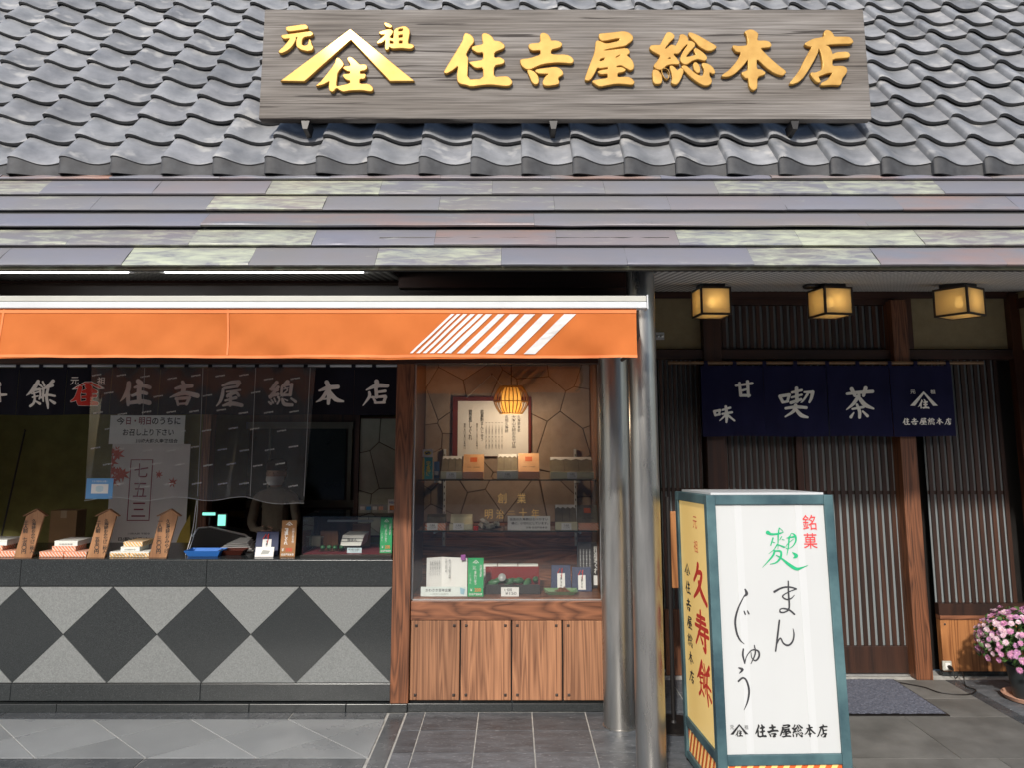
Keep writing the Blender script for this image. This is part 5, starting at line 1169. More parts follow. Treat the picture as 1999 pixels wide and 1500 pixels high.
for x, y, h in ((.02, .02, 0), (LW - .02, .02, 0), (.02, LD - .02, 0), (LW - .02, LD - .02, 0)):
    p = lorg + lrot.to_3x3() @ Vector((x, y, 0))
    o = MB().lathe([(.016, 0), (.018, -max(p.z - .002, .01))], 10).build('foot', M_BLACK, None, local=True); o.parent = lbox; o.location = (x, y, 0)
lbw = lorg                                     # lettering, set by world position then brought into the box's frame
def onbox(o):
    w = Matrix.Translation(o.location); o.parent = lbox
    o.matrix_parent_inverse = (Matrix.Translation(lorg) @ lrot).inverted(); return o
fo = lorg + Ly * .0098; fn = -Ly
for con, m in ((B_FU, M_INKGREEN), (B_MA, M_INKGREY), (B_N, M_INKGREY), (B_JI, M_INKGREY), (B_YU, M_INKGREY), (B_U, M_INKGREY)):
    onbox(glyph_px('character', con, fo, fn, m, None, off=.0004))
for ch, u, v in (('銘', 1580, 1021), ('菓', 1582, 1057)):
    onbox(letter(ch, PP(u, v, fo, fn), Lx, Lz, .062, .066, ink('soft_red_ink', (.70, .06, .06)), None, bold=.004, off=.0004))
c = PP(1443, 1427, fo, fn); onbox(small_logo(c, Lx, Lz, .078, M_INKBLACK, None, off=.0004, h=.05))
for ch, u, v in (('元', 1429, 1421), ('祖', 1457, 1421)): onbox(letter(ch, PP(u, v, fo, fn), Lx, Lz, .017, .017, M_INKBLACK, None, off=.0004))
for i, con in enumerate(SHOP6):
    onbox(place_glyph('character', con, PP(1485 + 24 * i, 1428, fo, fn), Lx, Lz, .050, .052, M_INKBLACK, None, off=.0004))
so_ = lorg + Lx * .0115
def onside(v_, t):                             # t 0 = back edge .. 1 = front edge; height from the pixel row on the front edge
    return lorg + Lx * .0115 + Ly * (LD - fw - (LD - 2 * fw) * t) + Lz * v_
sx_, sz_ = -Ly, Lz
for ch, h, w_, hh in (('元', 1.13, .07, .055), ('祖', 1.02, .07, .055)): onbox(letter(ch, onside(h, .58), sx_, sz_, w_, hh, M_INKRED, None, off=.0004, bold=-.004))
for con, h in ((S_KYU, .86), (S_JU, .65), (N_MOCHI, .43)): onbox(place_glyph('character', con, onside(h, .66), sx_, sz_, .235, .185, M_INKRED, None, off=.0004))
onbox(small_logo(onside(.895, .22), sx_, sz_, .11, M_INKBLACK, None, off=.0004, h=.06))
for i, con in enumerate(SHOP6): onbox(place_glyph('character', con, onside(.81 - .082 * i, .22), sx_, sz_, .095, .06, M_INKBLACK, None, off=.0004))

# ------------------------------------------------------------------ black menu stand half hidden behind the light box
mp_ = PY(1312, 1300, 4.45)
st_ = thing('menu_stand', (mp_.x, 4.45, 0), 'black metal menu stand with a wooden board behind the light box sign', 'stand')
MB().tube([(mp_.x, 4.45, .01), (mp_.x, 4.45, 1.22)], .012, 10).build('pole', M_BLACK, st_, smooth=40)
MB().lathe([(.15, 0), (.15, .008), (.02, .018), (.012, .03)], 28, (mp_.x, 4.45, 0)).build('base', M_BLACK, st_, smooth=40)
box('board', mp_.x + .014, mp_.x + .27, 4.455, 4.475, .72, 1.14, M_PANEL, st_, bevel=.004)

# ------------------------------------------------------------------ door mat, cable, sockets
M_MAT = mat('blue_grey_loop_mat', (0.065, 0.072, 0.10), .95, col2=(0.19, 0.20, 0.245), scale=95, bump=1.0, bscale=150, rvar=.02)
mt = thing('door_mat', (2.0, 4.91, 0), 'blue grey textured door mat on the floor before the sliding doors', 'mat')
b = MB(); nx, ny = 70, 48; x0, x1, y0, y1 = 1.50, 2.455, 4.60, 5.22
vs = [(x0 + (x1 - x0) * i / nx, y0 + (y1 - y0) * j / ny, .010 + random.uniform(-.0015, .002)) for j in range(ny + 1) for i in range(nx + 1)]
b.add(vs, [(j * (nx + 1) + i, j * (nx + 1) + i + 1, (j + 1) * (nx + 1) + i + 1, (j + 1) * (nx + 1) + i) for j in range(ny) for i in range(nx)])
b.build('pile', M_MAT, mt); box('rubber_backing', x0 - .012, x1 + .012, y0 - .012, y1 + .012, .0005, .006, M_BLACK, mt)
sp = PY(1848, 1300, YD - .02)
sk_ = thing('wall_socket', (sp.x, YD - .025, sp.z - .03), 'cream wall socket low on the cedar panel with a black plug in it', 'socket')
box('cover', sp.x - .032, sp.x + .028, YD - .033, YD - .0205, sp.z - .03, sp.z + .03, M_CREAMMETAL, sk_, bevel=.004)
box('socket_face', sp.x - .016, sp.x + .016, YD - .036, YD - .0335, sp.z - .018, sp.z + .018, M_PAPER, sk_)
cb = thing('power_cable', (2.7, 5.1, 0), 'thin black cable lying on the floor between mat and wall socket', 'cable')
G = lambda u, v: PZ(u, v, .006)
pts = [Vector((sp.x + .008, YD - .075, sp.z - .012)), Vector((sp.x + .012, YD - .09, sp.z - .06)), Vector((sp.x + .05, YD - .11, .05)), G(1885, 1340), G(1905, 1348), G(1895, 1356), G(1872, 1357), G(1850, 1355), G(1830, 1352), G(1805, 1343), G(1775, 1337), G(1752, 1333)]
def smooth_path(p, k=5):
    q = []
    for i in range(len(p) - 1):
        p0, p1, p2, p3 = p[max(i - 1, 0)], p[i], p[i + 1], p[min(i + 2, len(p) - 1)]
        for t in [j / k for j in range(k)]:
            q.append(.5 * ((2 * p1) + (p2 - p0) * t + (2 * p0 - 5 * p1 + 4 * p2 - p3) * t * t + (3 * p1 - p0 - 3 * p2 + p3) * t ** 3))
    return q + [p[-1]]
MB().tube(smooth_path(pts), .0035, 6).build('cord', M_BLACK, cb, smooth=60)
MB().tube([(sp.x + .006, YD - .0365, sp.z - .004), (sp.x + .007, YD - .06, sp.z - .007), (sp.x + .008, YD - .08, sp.z - .013)], [.012, .013, .006], 8).build('plug', M_BLACK, cb, smooth=50)
wp = PY(1288, 656, YD)
sw_ = thing('wall_switch', (wp.x, YD - .006, wp.z - .03), 'small white wall plate with two round buttons beside the pillar', 'switch')
box('plate', wp.x - .03, wp.x + .03, YD - .009, YD - .0005, wp.z - .027, wp.z + .027, M_WHITEMETAL, sw_, bevel=.003)
for s_ in (-1, 1): MB().lathe([(.010, 0), (.010, .004), (.004, .008), (.0005, .009)], 14).build('button', M_ALU, sw_, smooth=40).location = Vector((s_ * .013, -.003, .03))
for o in sw_.children:
    if o.name.startswith('button'): o.rotation_euler = (R(90), 0, 0)

# ------------------------------------------------------------------ potted chrysanthemum
px, py = 3.10, 4.86
pot = thing('potted_chrysanthemum', (px, py, 0), 'potted chrysanthemum with a dome of pink and white flowers at the right of the entrance', 'plant')
M_POT = mat('dark_plastic_pot', (0.028, 0.034, 0.036), .4); M_SAUCER = mat('terracotta_saucer', (0.52, 0.29, 0.20), .75)
MB().lathe([(.10, 0), (.135, .006), (.15, .03), (.144, .032), (.128, .012), (.001, .010)], 32, (px, py, 0)).build('saucer', M_SAUCER, pot, smooth=40)
MB().lathe([(.085, .012), (.115, .185), (.125, .186), (.126, .20), (.112, .20), (.108, .17), (.001, .165)], 32, (px, py, 0)).build('pot', M_POT, pot, smooth=40)
M_LEAF = mat('chrysanthemum_leaf', (0.03, 0.075, 0.018), .55, col2=(0.075, 0.15, 0.035), scale=30)
M_PET = [mat('petal_%s' % n, c, .6, col2=c2, scale=20) for n, c, c2 in (('pink', (.58, .22, .42), (.70, .36, .55)), ('mauve', (.50, .20, .42), (.64, .34, .55)), ('pale', (.74, .48, .60), (.82, .66, .72)))]
M_EYE = mat('flower_eye', (.72, .62, .42), .7)
cz = .30; rr = .27
lf = MB(); rl = random.Random(3)
for i in range(1500):
    th_ = rl.uniform(0, 2 * math.pi); ph_ = math.acos(rl.uniform(-.35, 1)); q = rl.uniform(.45, .97)
    c = Vector((px + rr * q * math.sin(ph_) * math.cos(th_), py + rr * q * math.sin(ph_) * math.sin(th_), cz + rr * .82 * q * math.cos(ph_)))
    if c.z < .19: continue
    d = Vector((rl.gauss(0, 1), rl.gauss(0, 1), rl.gauss(.2, 1))).normalized(); e_ = d.cross(Vector((rl.gauss(0, 1), rl.gauss(0, 1), rl.gauss(0, 1)))).normalized(); L_ = rl.uniform(.024, .045)
    n_ = d.cross(e_)
    lf.add([c, c + d * L_ * .5 + e_ * L_ * .32, c + d * L_ + n_ * L_ * .15, c + d * L_ * .5 - e_ * L_ * .32], [(0, 1, 2), (0, 2, 3)])
lv = lf.build('foliage', M_LEAF, pot); lv['kind'] = 'stuff'
sm_ = MB()
for i in range(14):
    a_ = 2 * math.pi * i / 14; sm_.tube([(px + .03 * math.cos(a_), py + .03 * math.sin(a_), .16), (px + .08 * math.cos(a_), py + .08 * math.sin(a_), .26), (px + .16 * math.cos(a_), py + .16 * math.sin(a_), .36)], .003, 5)
sm_.build('stems', M_LEAF, pot)
def flower(k, m):
    b = MB(); rl = random.Random(k)
    for ring, (n, l, up, w) in enumerate(((24, .025, .05, .0027), (20, .020, .40, .0025), (13, .013, .85, .002))):
        for i in range(n):
            a_ = 2 * math.pi * (i + .4 * ring) / n + rl.uniform(-.1, .1); L_ = l * rl.uniform(.85, 1.1)
            d = Vector((math.cos(a_), math.sin(a_), up)).normalized(); s_ = Vector((-math.sin(a_), math.cos(a_), 0)) * w
            z0 = Vector((0, 0, .002 * ring)); t_ = d * L_ + Vector((0, 0, .003 - .004 * rl.random()))
            b.add([z0 + s_ * .4, z0 - s_ * .4, z0 + t_ * .6 - s_, z0 + t_, z0 + t_ * .6 + s_], [(0, 1, 2, 3, 4)])
    b.lathe([(.005, .002), (.004, .006), (.0005, .0075)], 6)
    me = b.mesh('flower_head'); me.materials.append(m); me.materials.append(M_EYE)
    for pl_ in me.polygons[-13:]: pl_.material_index = 1
    return me
FL = [flower(i, M_PET[i % 3]) for i in range(6)]
rl = random.Random(21); n_f = 0; ga = math.pi * (3 - math.sqrt(5))
for i in range(420):
    zz = 1 - (i + .5) / 420 * 1.28; r2 = math.sqrt(max(0, 1 - zz * zz)); th_ = ga * i
    n_ = Vector((r2 * math.cos(th_), r2 * math.sin(th_), zz)); n_ = (n_ + Vector((rl.gauss(0, .09), rl.gauss(0, .09), rl.gauss(0, .07)))).normalized()
    if rl.random() < .2 or (zz < .15 and rl.random() < .5): continue
    if n_.y > .75 and zz < .5: continue
    q = rl.uniform(.90, 1.04) + .06 * math.sin(3 * th_ + 2) * r2; p = Vector((px + rr * q * n_.x, py + rr * q * n_.y, cz + rr * .82 * q * n_.z))
    o = inst('flower_head', FL[rl.choice((0, 0, 1, 2, 3, 4, 5, 2))], p, pot); o.rotation_euler = (n_ + Vector((0, -.15, .1))).to_track_quat('Z', 'Y').to_euler()
    s_ = rl.uniform(.65, .95); o.scale = (s_, s_, s_); n_f += 1
    if n_f >= 290: break
# ------------------------------------------------------------------ goods on the counter
X, Zu, Yn = Vector((1, 0, 0)), Vector((0, 0, 1)), Vector((0, -1, 0))
M_PLAQUE = wood('price_board_wood', (0.20, 0.085, 0.035), (0.38, 0.19, 0.085), 'Z', rough=.5, rings=6, bump=.1)
M_OSTRIPE = None
def stripes(name, c1, c2, k=70.0, ang=45):
    m, nt, p = _nt(name); L = nt.links.new
    tc = nt.nodes.new('ShaderNodeTexCoord'); sp_ = nt.nodes.new('ShaderNodeSeparateXYZ'); L(tc.outputs['Object'], sp_.inputs[0])
    a = nt.nodes.new('ShaderNodeMath'); a.operation = 'ADD'; L(sp_.outputs['X'], a.inputs[0]); L(sp_.outputs['Z'], a.inputs[1])
    a1 = nt.nodes.new('ShaderNodeMath'); a1.operation = 'ADD'; L(a.outputs[0], a1.inputs[0]); L(sp_.outputs['Y'], a1.inputs[1])
    m_ = nt.nodes.new('ShaderNodeMath'); m_.operation = 'MULTIPLY'; m_.inputs[1].default_value = k; L(a1.outputs[0], m_.inputs[0])
    f = nt.nodes.new('ShaderNodeMath'); f.operation = 'FRACT'; L(m_.outputs[0], f.inputs[0])
    g_ = nt.nodes.new('ShaderNodeMath'); g_.operation = 'GREATER_THAN'; g_.inputs[1].default_value = .45; L(f.outputs[0], g_.inputs[0])
    mx = nt.nodes.new('ShaderNodeMixRGB'); mx.inputs['Color1'].default_value = c4(c1); mx.inputs['Color2'].default_value = c4(c2); L(g_.outputs[0], mx.inputs['Fac'])
    L(mx.outputs[0], p.inputs['Base Color']); p.inputs['Roughness'].default_value = .6; return m
M_OSTRIPE = stripes('orange_striped_wrap', (.70, .60, .50), (.76, .22, .09), 52)
M_YSTRIPE = stripes('amber_striped_wrap', (.72, .68, .58), (.74, .40, .10), 52)
M_WHITEBOX = mat('white_carton', (.76, .76, .70), .7, var=.04); M_CREAMBOX = mat('cream_carton', (.62, .58, .40), .7, var=.06); M_LIDGREY = mat('kraft_lining', (.17, .145, .10), .8, var=.2, scale=20)
def on_counter(u, v_bot, y): return PY(u, v_bot, y).x
def carton(label, u0, u1, y, z0, h, d, m, band=None, group=None, text=None, seam=True, rz=0):
    x0, x1 = PY(u0, 1080, y).x, PY(u1, 1080, y).x
    t = thing('gift_box', ((x0 + x1) / 2, y + d / 2, z0), label, 'box', group)
    box('carton', x0, x1, y, y + d, z0, z0 + h * .72, m, t, bevel=.0015)
    box('lid', x0 - .001, x1 + .001, y - .001, y + d + .001, z0 + h * .72 + .0005, z0 + h, band or m, t, bevel=.0015)
    if text: letter(text, Vector(((x0 + x1) / 2, y - .001, z0 + h * .36)), X, Zu, (x1 - x0) * .6, .009, M_INKBLACK, t, off=.001)
    return t
cg = 'wrapped gift boxes stacked on the counter'
y0 = 4.74; T0 = TOPZ + .001
carton('orange striped gift box at the foot of the leftmost stack on the counter', -40, 30, y0, T0, .034, .13, M_OSTRIPE, group=cg)
carton('orange striped gift box second from top in the leftmost stack', -36, 4, y0 + .01, T0 + .035, .028, .13, M_OSTRIPE, group=cg)
carton('white carton topmost of the leftmost stack on the counter', -36, 12, y0 + .01, T0 + .064, .034, .16, M_WHITEBOX, M_WHITEBOX, group=cg)
carton('left orange striped gift box under the middle stack', 77, 124, y0, T0, .030, .12, M_OSTRIPE, group=cg)
carton('right orange striped gift box under the middle stack, touching the price board', 125, 169, y0, T0, .030, .12, M_OSTRIPE, group=cg)
carton('orange striped gift box in the middle of the middle stack', 101, 147, y0 + .015, T0 + .031, .028, .12, M_OSTRIPE, group=cg)
carton('white carton topmost of the middle stack on the counter', 105, 150, y0 + .02, T0 + .060, .030, .17, M_WHITEBOX, M_WHITEBOX, group=cg, text='元祖住吉屋')
carton('left amber striped box at the foot of the right stack, white label', 214, 252, y0, T0, .030, .12, M_YSTRIPE, M_WHITEBOX, group=cg, text='住吉屋総本店')
carton('right amber striped box at the foot of the right stack, by the board', 253, 291, y0, T0, .030, .12, M_YSTRIPE, M_WHITEBOX, group=cg, text='住吉屋総本店')
carton('white box in the middle of the right stack on the counter', 235, 272, y0 + .015, T0 + .031, .025, .12, M_WHITEBOX, M_WHITEBOX, group=cg, text='住吉屋総本店')
carton('amber striped box topmost of the right stack on the counter', 240, 277, y0 + .02, T0 + .057, .028, .17, M_YSTRIPE, group=cg)

def price_board(u, body1, body2, lab, tilt=-12.5):
    y = 4.715; c = PY(u, 1094, y)
    t = thing('price_board', (c.x, y, T0), lab, 'price board', 'little roofed wooden price boards on the counter')
    def lp_(o): o.parent = t; return o
    h, w = .275, .105; ca, sa = math.cos(R(tilt)), math.sin(R(tilt)); k = math.tan(R(-tilt))
    sh = lambda x, z: (x + z * k, z)               # sheared so the foot stands flat
    P = [(-w / 2, 0), (w / 2, 0), (w / 2, h - .03), (0, h), (-w / 2, h - .03)]
    lp_(MB().prism([(sh(x, z)[0], -.006, z) for x, z in P], (0, .012, 0)).build('plaque', M_PLAQUE, None, local=True))
    for s_ in (-1, 1):
        a = sh(0, h + .004); e_ = sh(s_ * (w / 2 + .016), h - .036)
        n_ = Vector((a[1] - e_[1], 0, e_[0] - a[0])).normalized() * .005
        if n_.z < 0: n_ = -n_
        lp_(MB().hexa([(e_[0], -.014, e_[1]), (a[0], -.014, a[1]), (a[0], .014, a[1]), (e_[0], .014, e_[1]), (e_[0] + n_.x, -.014, e_[1] + n_.z), (a[0] + n_.x, -.014, a[1] + n_.z), (a[0] + n_.x, .014, a[1] + n_.z), (e_[0] + n_.x, .014, e_[1] + n_.z)]).build('board_roof', M_PLAQUE, None, local=True))
    lp_(box('foot', -.03, .03, .012, .07, 0, .008, M_PLAQUE))
    upv = Vector((k, 0, 1)).normalized()
    o0 = Vector((c.x, y - .0065, T0))
    letter(body1, o0 + Vector((.024 + .125 * k, 0, .125)), X, upv, .026, .20, M_INKBLACK, t, vertical=True, bold=.01, line=.9)
    letter(body2, o0 + Vector((-.022 + .118 * k, 0, .118)), X, upv, .030, .19, M_INKBLACK, t, vertical=True, bold=.015, line=.9)
price_board(45, '久寿餅おみやげ二枚入', '三人前　七五〇円', 'roofed wooden price board reading 七五〇円, leftmost of the three')
price_board(187, '久寿餅おみやげ二枚入', '二人前　五五〇円', 'roofed wooden price board reading 五五〇円, between two stacks of boxes')
price_board(308, '久寿餅おみやげ', '一人前　三〇〇円', 'roofed wooden price board reading 三〇〇円, beside the blue tray')

# trays, papers, till
M_BLUE = mat('blue_plastic', (.035, .17, .55), .35, var=.05)
def tray(name, label, u0, u1, y0_, y1_, h, m, cat='tray', lip=.022):
    x0, x1 = PY(u0, 1090, y0_).x, PY(u1, 1090, y0_).x
    b = MB(); z = T0
    o_ = [(x0, y0_), (x1, y0_), (x1, y1_), (x0, y1_)]; i_ = [(x0 + lip, y0_ + lip), (x1 - lip, y0_ + lip), (x1 - lip, y1_ - lip), (x0 + lip, y1_ - lip)]
    vs = [(x, y, z) for x, y in i_] + [(x, y, z + h) for x, y in o_] + [(x + (.004 if x < (x0 + x1) / 2 else -.004), y + (.004 if y < (y0_ + y1_) / 2 else -.004), z + h) for x, y in o_] + [(x, y, z + .004) for x, y in i_]
    fs = [(3, 2, 1, 0)] + [(k, (k + 1) % 4, 4 + (k + 1) % 4, 4 + k) for k in range(4)] + [(4 + k, 4 + (k + 1) % 4, 8 + (k + 1) % 4, 8 + k) for k in range(4)] + [(8 + k, 8 + (k + 1) % 4, 12 + (k + 1) % 4, 12 + k) for k in range(4)] + [(12, 13, 14, 15)]
    b.add(vs, fs); return tag(b.build(name, m), label, cat)
tray('money_tray', 'blue plastic money tray on the counter', 357, 429, 4.73, 4.87, .035, M_BLUE)
tray('lacquer_tray', 'dark red lacquer tray right of the blue tray', 424, 474, 4.78, 4.90, .03, mat('brown_lacquer', (.07, .018, .012), .25))
pp = MB()
for k in range(5):
    x0, x1 = PY(420 + 6 * k, 1080, 4.95).x, PY(496 - 3 * k, 1080, 4.95).x; z = T0 + .012 * k
    pp.add([(x0, 4.93, z), (x1, 4.93, z + .004), (x1 - .02, 5.08, z + .02), (x0 + .03, 5.08, z + .016)], [(0, 1, 2, 3)])
po = pp.build('paper_pile', M_PAPER); tag(po, 'loose pile of white wrapping paper behind the trays', 'paper'); sd = po.modifiers.new('s', 'SOLIDIFY'); sd.thickness = .003; sd.offset = 1
cr_ = PY(428, 1068, 5.12); x0, x1 = PY(375, 1060, 5.12).x, PY(487, 1060, 5.12).x
till = thing('cash_register', ((x0 + x1) / 2, 5.2, TOPZ), 'black cash register with green lit displays on the counter', 'cash register')
zt = TOPZ + .001
b = MB(); prof = [(0, 0), (0, .05), (.04, .085), (.10, .115), (.22, .10), (.22, 0)]
ws = x1 - x0
b.prism([(x0 + ws * .0, 5.12, zt), (x1, 5.12, zt), (x1, 5.12, zt + .055), (x1 - ws * .08, 5.12, zt + .075), (x0 + ws * .3, 5.12, zt + .125), (x0 + ws * .1, 5.12, zt + .118), (x0, 5.12, zt + .07)], (0, .2, 0)); b.build('body', M_BLACK, till, bevel=.006)
MB().tube([(x1, 5.118, zt + .06), (x1 - ws * .08, 5.118, zt + .08), (x0 + ws * .3, 5.118, zt + .13), (x0 + ws * .1, 5.118, zt + .123), (x0, 5.118, zt + .07)], .006, 6).build('grey_trim', M_ALU, till, smooth=50)
M_VFD = mat('green_lit_display', (.25, .85, .65), .3, var=.03, emit=.9)
a = PY(408, 1006, 5.2)
MB().tube([(a.x, 5.22, zt + .11), (a.x, 5.22, a.z - .01)], .008, 8).build('display_pole', M_BLACK, till)
box('customer_display', a.x - .05, a.x + .05, 5.2, 5.225, a.z - .012, a.z + .022, M_BLACK, till, bevel=.003); box('display_screen', a.x - .042, a.x + .042, 5.1965, 5.1995, a.z - .004, a.z + .014, M_VFD, till)
a = PY(433, 1024, 5.15); box('key_display', a.x - .034, a.x + .034, 5.15, 5.165, zt + .12, zt + .215, M_BLACK, till, bevel=.003); box('display_screen', a.x - .026, a.x + .024, 5.1465, 5.1495, zt + .135, zt + .205, M_VFD, till)

M_BAGNAVY = mat('navy_paper_bag', (.022, .032, .085), .6, var=.12)
def gift_bag(label, u0, u1, vt, vb, y, group, vc=None, zb=None, dep=.06):
    a, b_ = PY(u0, vb, y), PY(u1, vt, y); zb = a.z if zb is None else zb
    t = thing('gift_bag', ((a.x + b_.x) / 2, y + dep / 2, zb), label, 'gift bag', group)
    w = b_.x - a.x; h = b_.z - zb
    MB().hexa([(a.x, y, zb), (b_.x, y, zb), (b_.x, y + dep, zb), (a.x, y + dep, zb), (a.x + .004, y + dep * .35, zb + h), (b_.x - .004, y + dep * .35, zb + h), (b_.x - .004, y + dep * .55, zb + h), (a.x + .004, y + dep * .55, zb + h)]).build('bag', M_BAGNAVY, t, bevel=.002)
    cx = (a.x + b_.x) / 2; f = lambda zz: y + dep * .35 * (zz - zb) / h - .0025
    z1, z0 = zb + h * .68, zb + h * .08
    MB().hexa([(cx - w * .19, f(z0), z0), (cx + w * .19, f(z0), z0), (cx + w * .19, f(z0) + .0015, z0), (cx - w * .19, f(z0) + .0015, z0), (cx - w * .19, f(z1), z1), (cx + w * .19, f(z1), z1), (cx + w * .19, f(z1) + .0015, z1), (cx - w * .19, f(z1) + .0015, z1)]).build('paper_tag', M_PAPER, t)
    letter('精進しぐれ', Vector((cx, f((z0 + z1) / 2), (z0 + z1) / 2)), X, Vector((0, dep * .35 / h, 1)), .012, (z1 - z0) * .8, M_INKBLACK, t, vertical=True, bold=.02, line=.9, off=.002)
    MB().tube([(cx - w * .18, f(z1) - .003, z1 + .0), (cx - w * .05, f(z1) - .003, z1 + .03), (cx, f(z1) - .004, z1 + .012), (cx + w * .06, f(z1) - .003, z1 + .032), (cx + w * .02, f(z1) - .003, z1 - .03)], .0022, 6).build('red_cord', M_INKRED, t)
    return t
gift_bag('navy gift bag with red cord on the counter, left of the brown price card', 496, 544, 1040, 1090, 4.80, 'navy gift bags', zb=T0)
def easel_card(label, u0, u1, vt, vb, y, m, cat='card', zb=None, lean=.10, thick=.002, name='price_card'):
    a, b_ = PY(u0, vb, y), PY(u1, vt, y); zb = a.z if zb is None else zb; h = b_.z - zb; w = b_.x - a.x
    t = thing(name, ((a.x + b_.x) / 2, y, zb), label, cat)
    d = h * lean
    MB().hexa([(a.x, y, zb), (b_.x, y, zb), (b_.x, y + thick, zb), (a.x, y + thick, zb), (a.x, y + d, zb + h), (b_.x, y + d, zb + h), (b_.x, y + d + thick, zb + h), (a.x, y + d + thick, zb + h)]).build('card', m, t)
    MB().hexa([(a.x + w * .3, y + thick + .001, zb), (a.x + w * .7, y + thick + .001, zb), (a.x + w * .7, y + h * .45, zb), (a.x + w * .3, y + h * .45, zb), (a.x + w * .35, y + d + thick - h * lean * .3, zb + h * .7), (a.x + w * .65, y + d + thick - h * lean * .3, zb + h * .7), (a.x + w * .65, y + d + thick + .003, zb + h * .7), (a.x + w * .35, y + d + thick + .003, zb + h * .7)]).build('easel_back', m, t)
    up = Vector((0, lean, 1)).normalized()
    pos = lambda fx, fz: Vector((a.x + w * fx, y + d * fz, zb + h * fz))
    return t, pos, up, w, h
M_BROWNCARD = mat('brown_price_card', (.28, .13, .04), .6, var=.06); M_GREENCARD = mat('green_price_card', (.012, .33, .10), .55, var=.05)
t, pos, up, w, h = easel_card('brown upright price card with white writing beside the navy gift bag', 546, 578, 1018, 1093, 4.745, M_BROWNCARD, zb=T0)
small_logo(pos(.5, .91), X, up, w * .5, M_INKWHITE, t, h=.022)
letter('精進しぐれ', pos(.34, .56), X, up, w * .26, h * .46, M_INKWHITE, t, vertical=True, bold=.02, line=.85); letter('川崎大師名物', pos(.80, .58), X, up, w * .14, h * .42, M_INKWHITE, t, vertical=True, line=.9)
letter('￥', pos(.17, .19), X, up, w * .15, .018, M_INKWHITE, t, bold=.02); letter('350', pos(.58, .19), X, up, w * .42, .02, M_INKRED, t, bold=.02); letter('住吉屋総本店', pos(.5, .06), X, up, w * .85, .013, M_INKWHITE, t, bold=.02)
t, pos, up, w, h = easel_card('small white folded card with a grey picture before the navy bag', 497, 534, 1070, 1092, 4.742, M_PAPER, zb=T0, lean=.3)
MB().add([pos(.3, .25) + Vector((0, -.001, 0)), pos(.72, .3) + Vector((0, -.001, 0)), pos(.8, .62) + Vector((0, -.001, 0)), pos(.4, .7) + Vector((0, -.001, 0))], [(0, 1, 2, 3)]).build('printed_picture', mat('grey_print', (.35, .36, .33), .7), t)

# glass showcase on the right end of the counter
gx0, gx1 = PY(588, 1080, 4.72).x, -0.715
gcase = thing('glass_showcase', ((gx0 + gx1) / 2, 4.9, TOPZ), 'low glass showcase at the right end of the counter with sweets inside', 'showcase')
gz1 = PY(600, 1007, 4.80).z
box('base', gx0, gx1, 4.70, 5.15, T0, T0 + .016, M_BLACK, gcase); box('red_cloth', gx0 + .01, gx1 - .01, 4.73, 5.13, T0 + .0165, T0 + .019, mat('dark_red_felt', (.14, .012, .02), .9), gcase)
box('front_pane', gx0 + .006, gx1, 4.722, 4.726, T0 + .0195, gz1, M_GLASS2, gcase); box('top_pane', gx0, gx1, 4.7265, 5.13, gz1 - .004, gz1, M_GLASS2, gcase); box('side_pane', gx0, gx0 + .004, 4.7265, 5.13, T0 + .0195, gz1 - .005, M_GLASS2, gcase)
a = PY(690, 1018, 5.08); box('lamp_bar', PY(640, 1018, 5.08).x, PY(728, 1018, 5.08).x, 5.07, 5.09, a.z - .006, a.z + .006, M_WHITEMETAL, gcase)
box('black_upright', PY(612, 1040, 5.1).x, PY(620, 1040, 5.1).x, 5.10, 5.12, T0 + .0195, gz1 - .005, M_BLACK, gcase)
sz_ = T0 + .020
def slanted_box(label, u0, u1, vt, vb, y, m, text=None, zb=sz_):
    a, b_ = PY(u0, vb, y), PY(u1, vt, y); h = b_.z - a.z
    t = thing('sweet_box', ((a.x + b_.x) / 2, y, zb), label, 'box')
    z0 = a.z
    MB().hexa([(a.x, y, z0), (b_.x - .02, y, z0), (b_.x, y + .10, z0 + .01), (a.x + .02, y + .10, z0 + .01), (a.x + .012, y + .01, z0 + h), (b_.x, y + .01, z0 + h), (b_.x + .01, y + .115, z0 + h + .01), (a.x + .03, y + .115, z0 + h + .01)]).build('carton', m, t, bevel=.002)
    box('stand', a.x + .02, b_.x - .03, y + .02, y + .08, zb, z0 - .001, M_BLACK, t)
    for k in range(2):
        zz = z0 + h * (.4 + .3 * k); MB().tube([(a.x + .006, y + .002, zz), (b_.x - .006, y + .003, zz)], .0012, 5).build('cord', M_INKBLACK, t)
    if text: letter(text, Vector(((a.x + b_.x) / 2, y + .003, z0 + h * .55)), X, Vector((0, .1, 1)), .06, .02, M_INKGREY, t, off=.003)
slanted_box('pale sweet box tied with black cord inside the showcase', 664, 711, 1046, 1067, 4.86, M_WHITEBOX, '麩まん')
t, pos, up, w, h = easel_card('small pale blue notice card inside the showcase', 677, 706, 1071, 1087, 4.76, mat('pale_blue_card', (.55, .68, .72), .7), zb=sz_, lean=.12)
letter('要冷蔵でお願い\nいたします', pos(.5, .55), X, up, w * .8, h * .55, M_INKGREY, t)
a = PY(650, 1080, 4.85); tr_ = thing('sweets_tray', (a.x, 4.86, sz_), 'clear tray of green wrapped sweets in the showcase', 'tray')
box('tray', PY(622, 1080, 4.82).x, PY(672, 1080, 4.82).x, 4.81, 4.93, sz_ + .0005, sz_ + .006, M_GLASS2, tr_)
M_LEAFWRAP = mat('bamboo_leaf_wrap', (.02, .085, .035), .4, col2=(.05, .16, .06), scale=25)
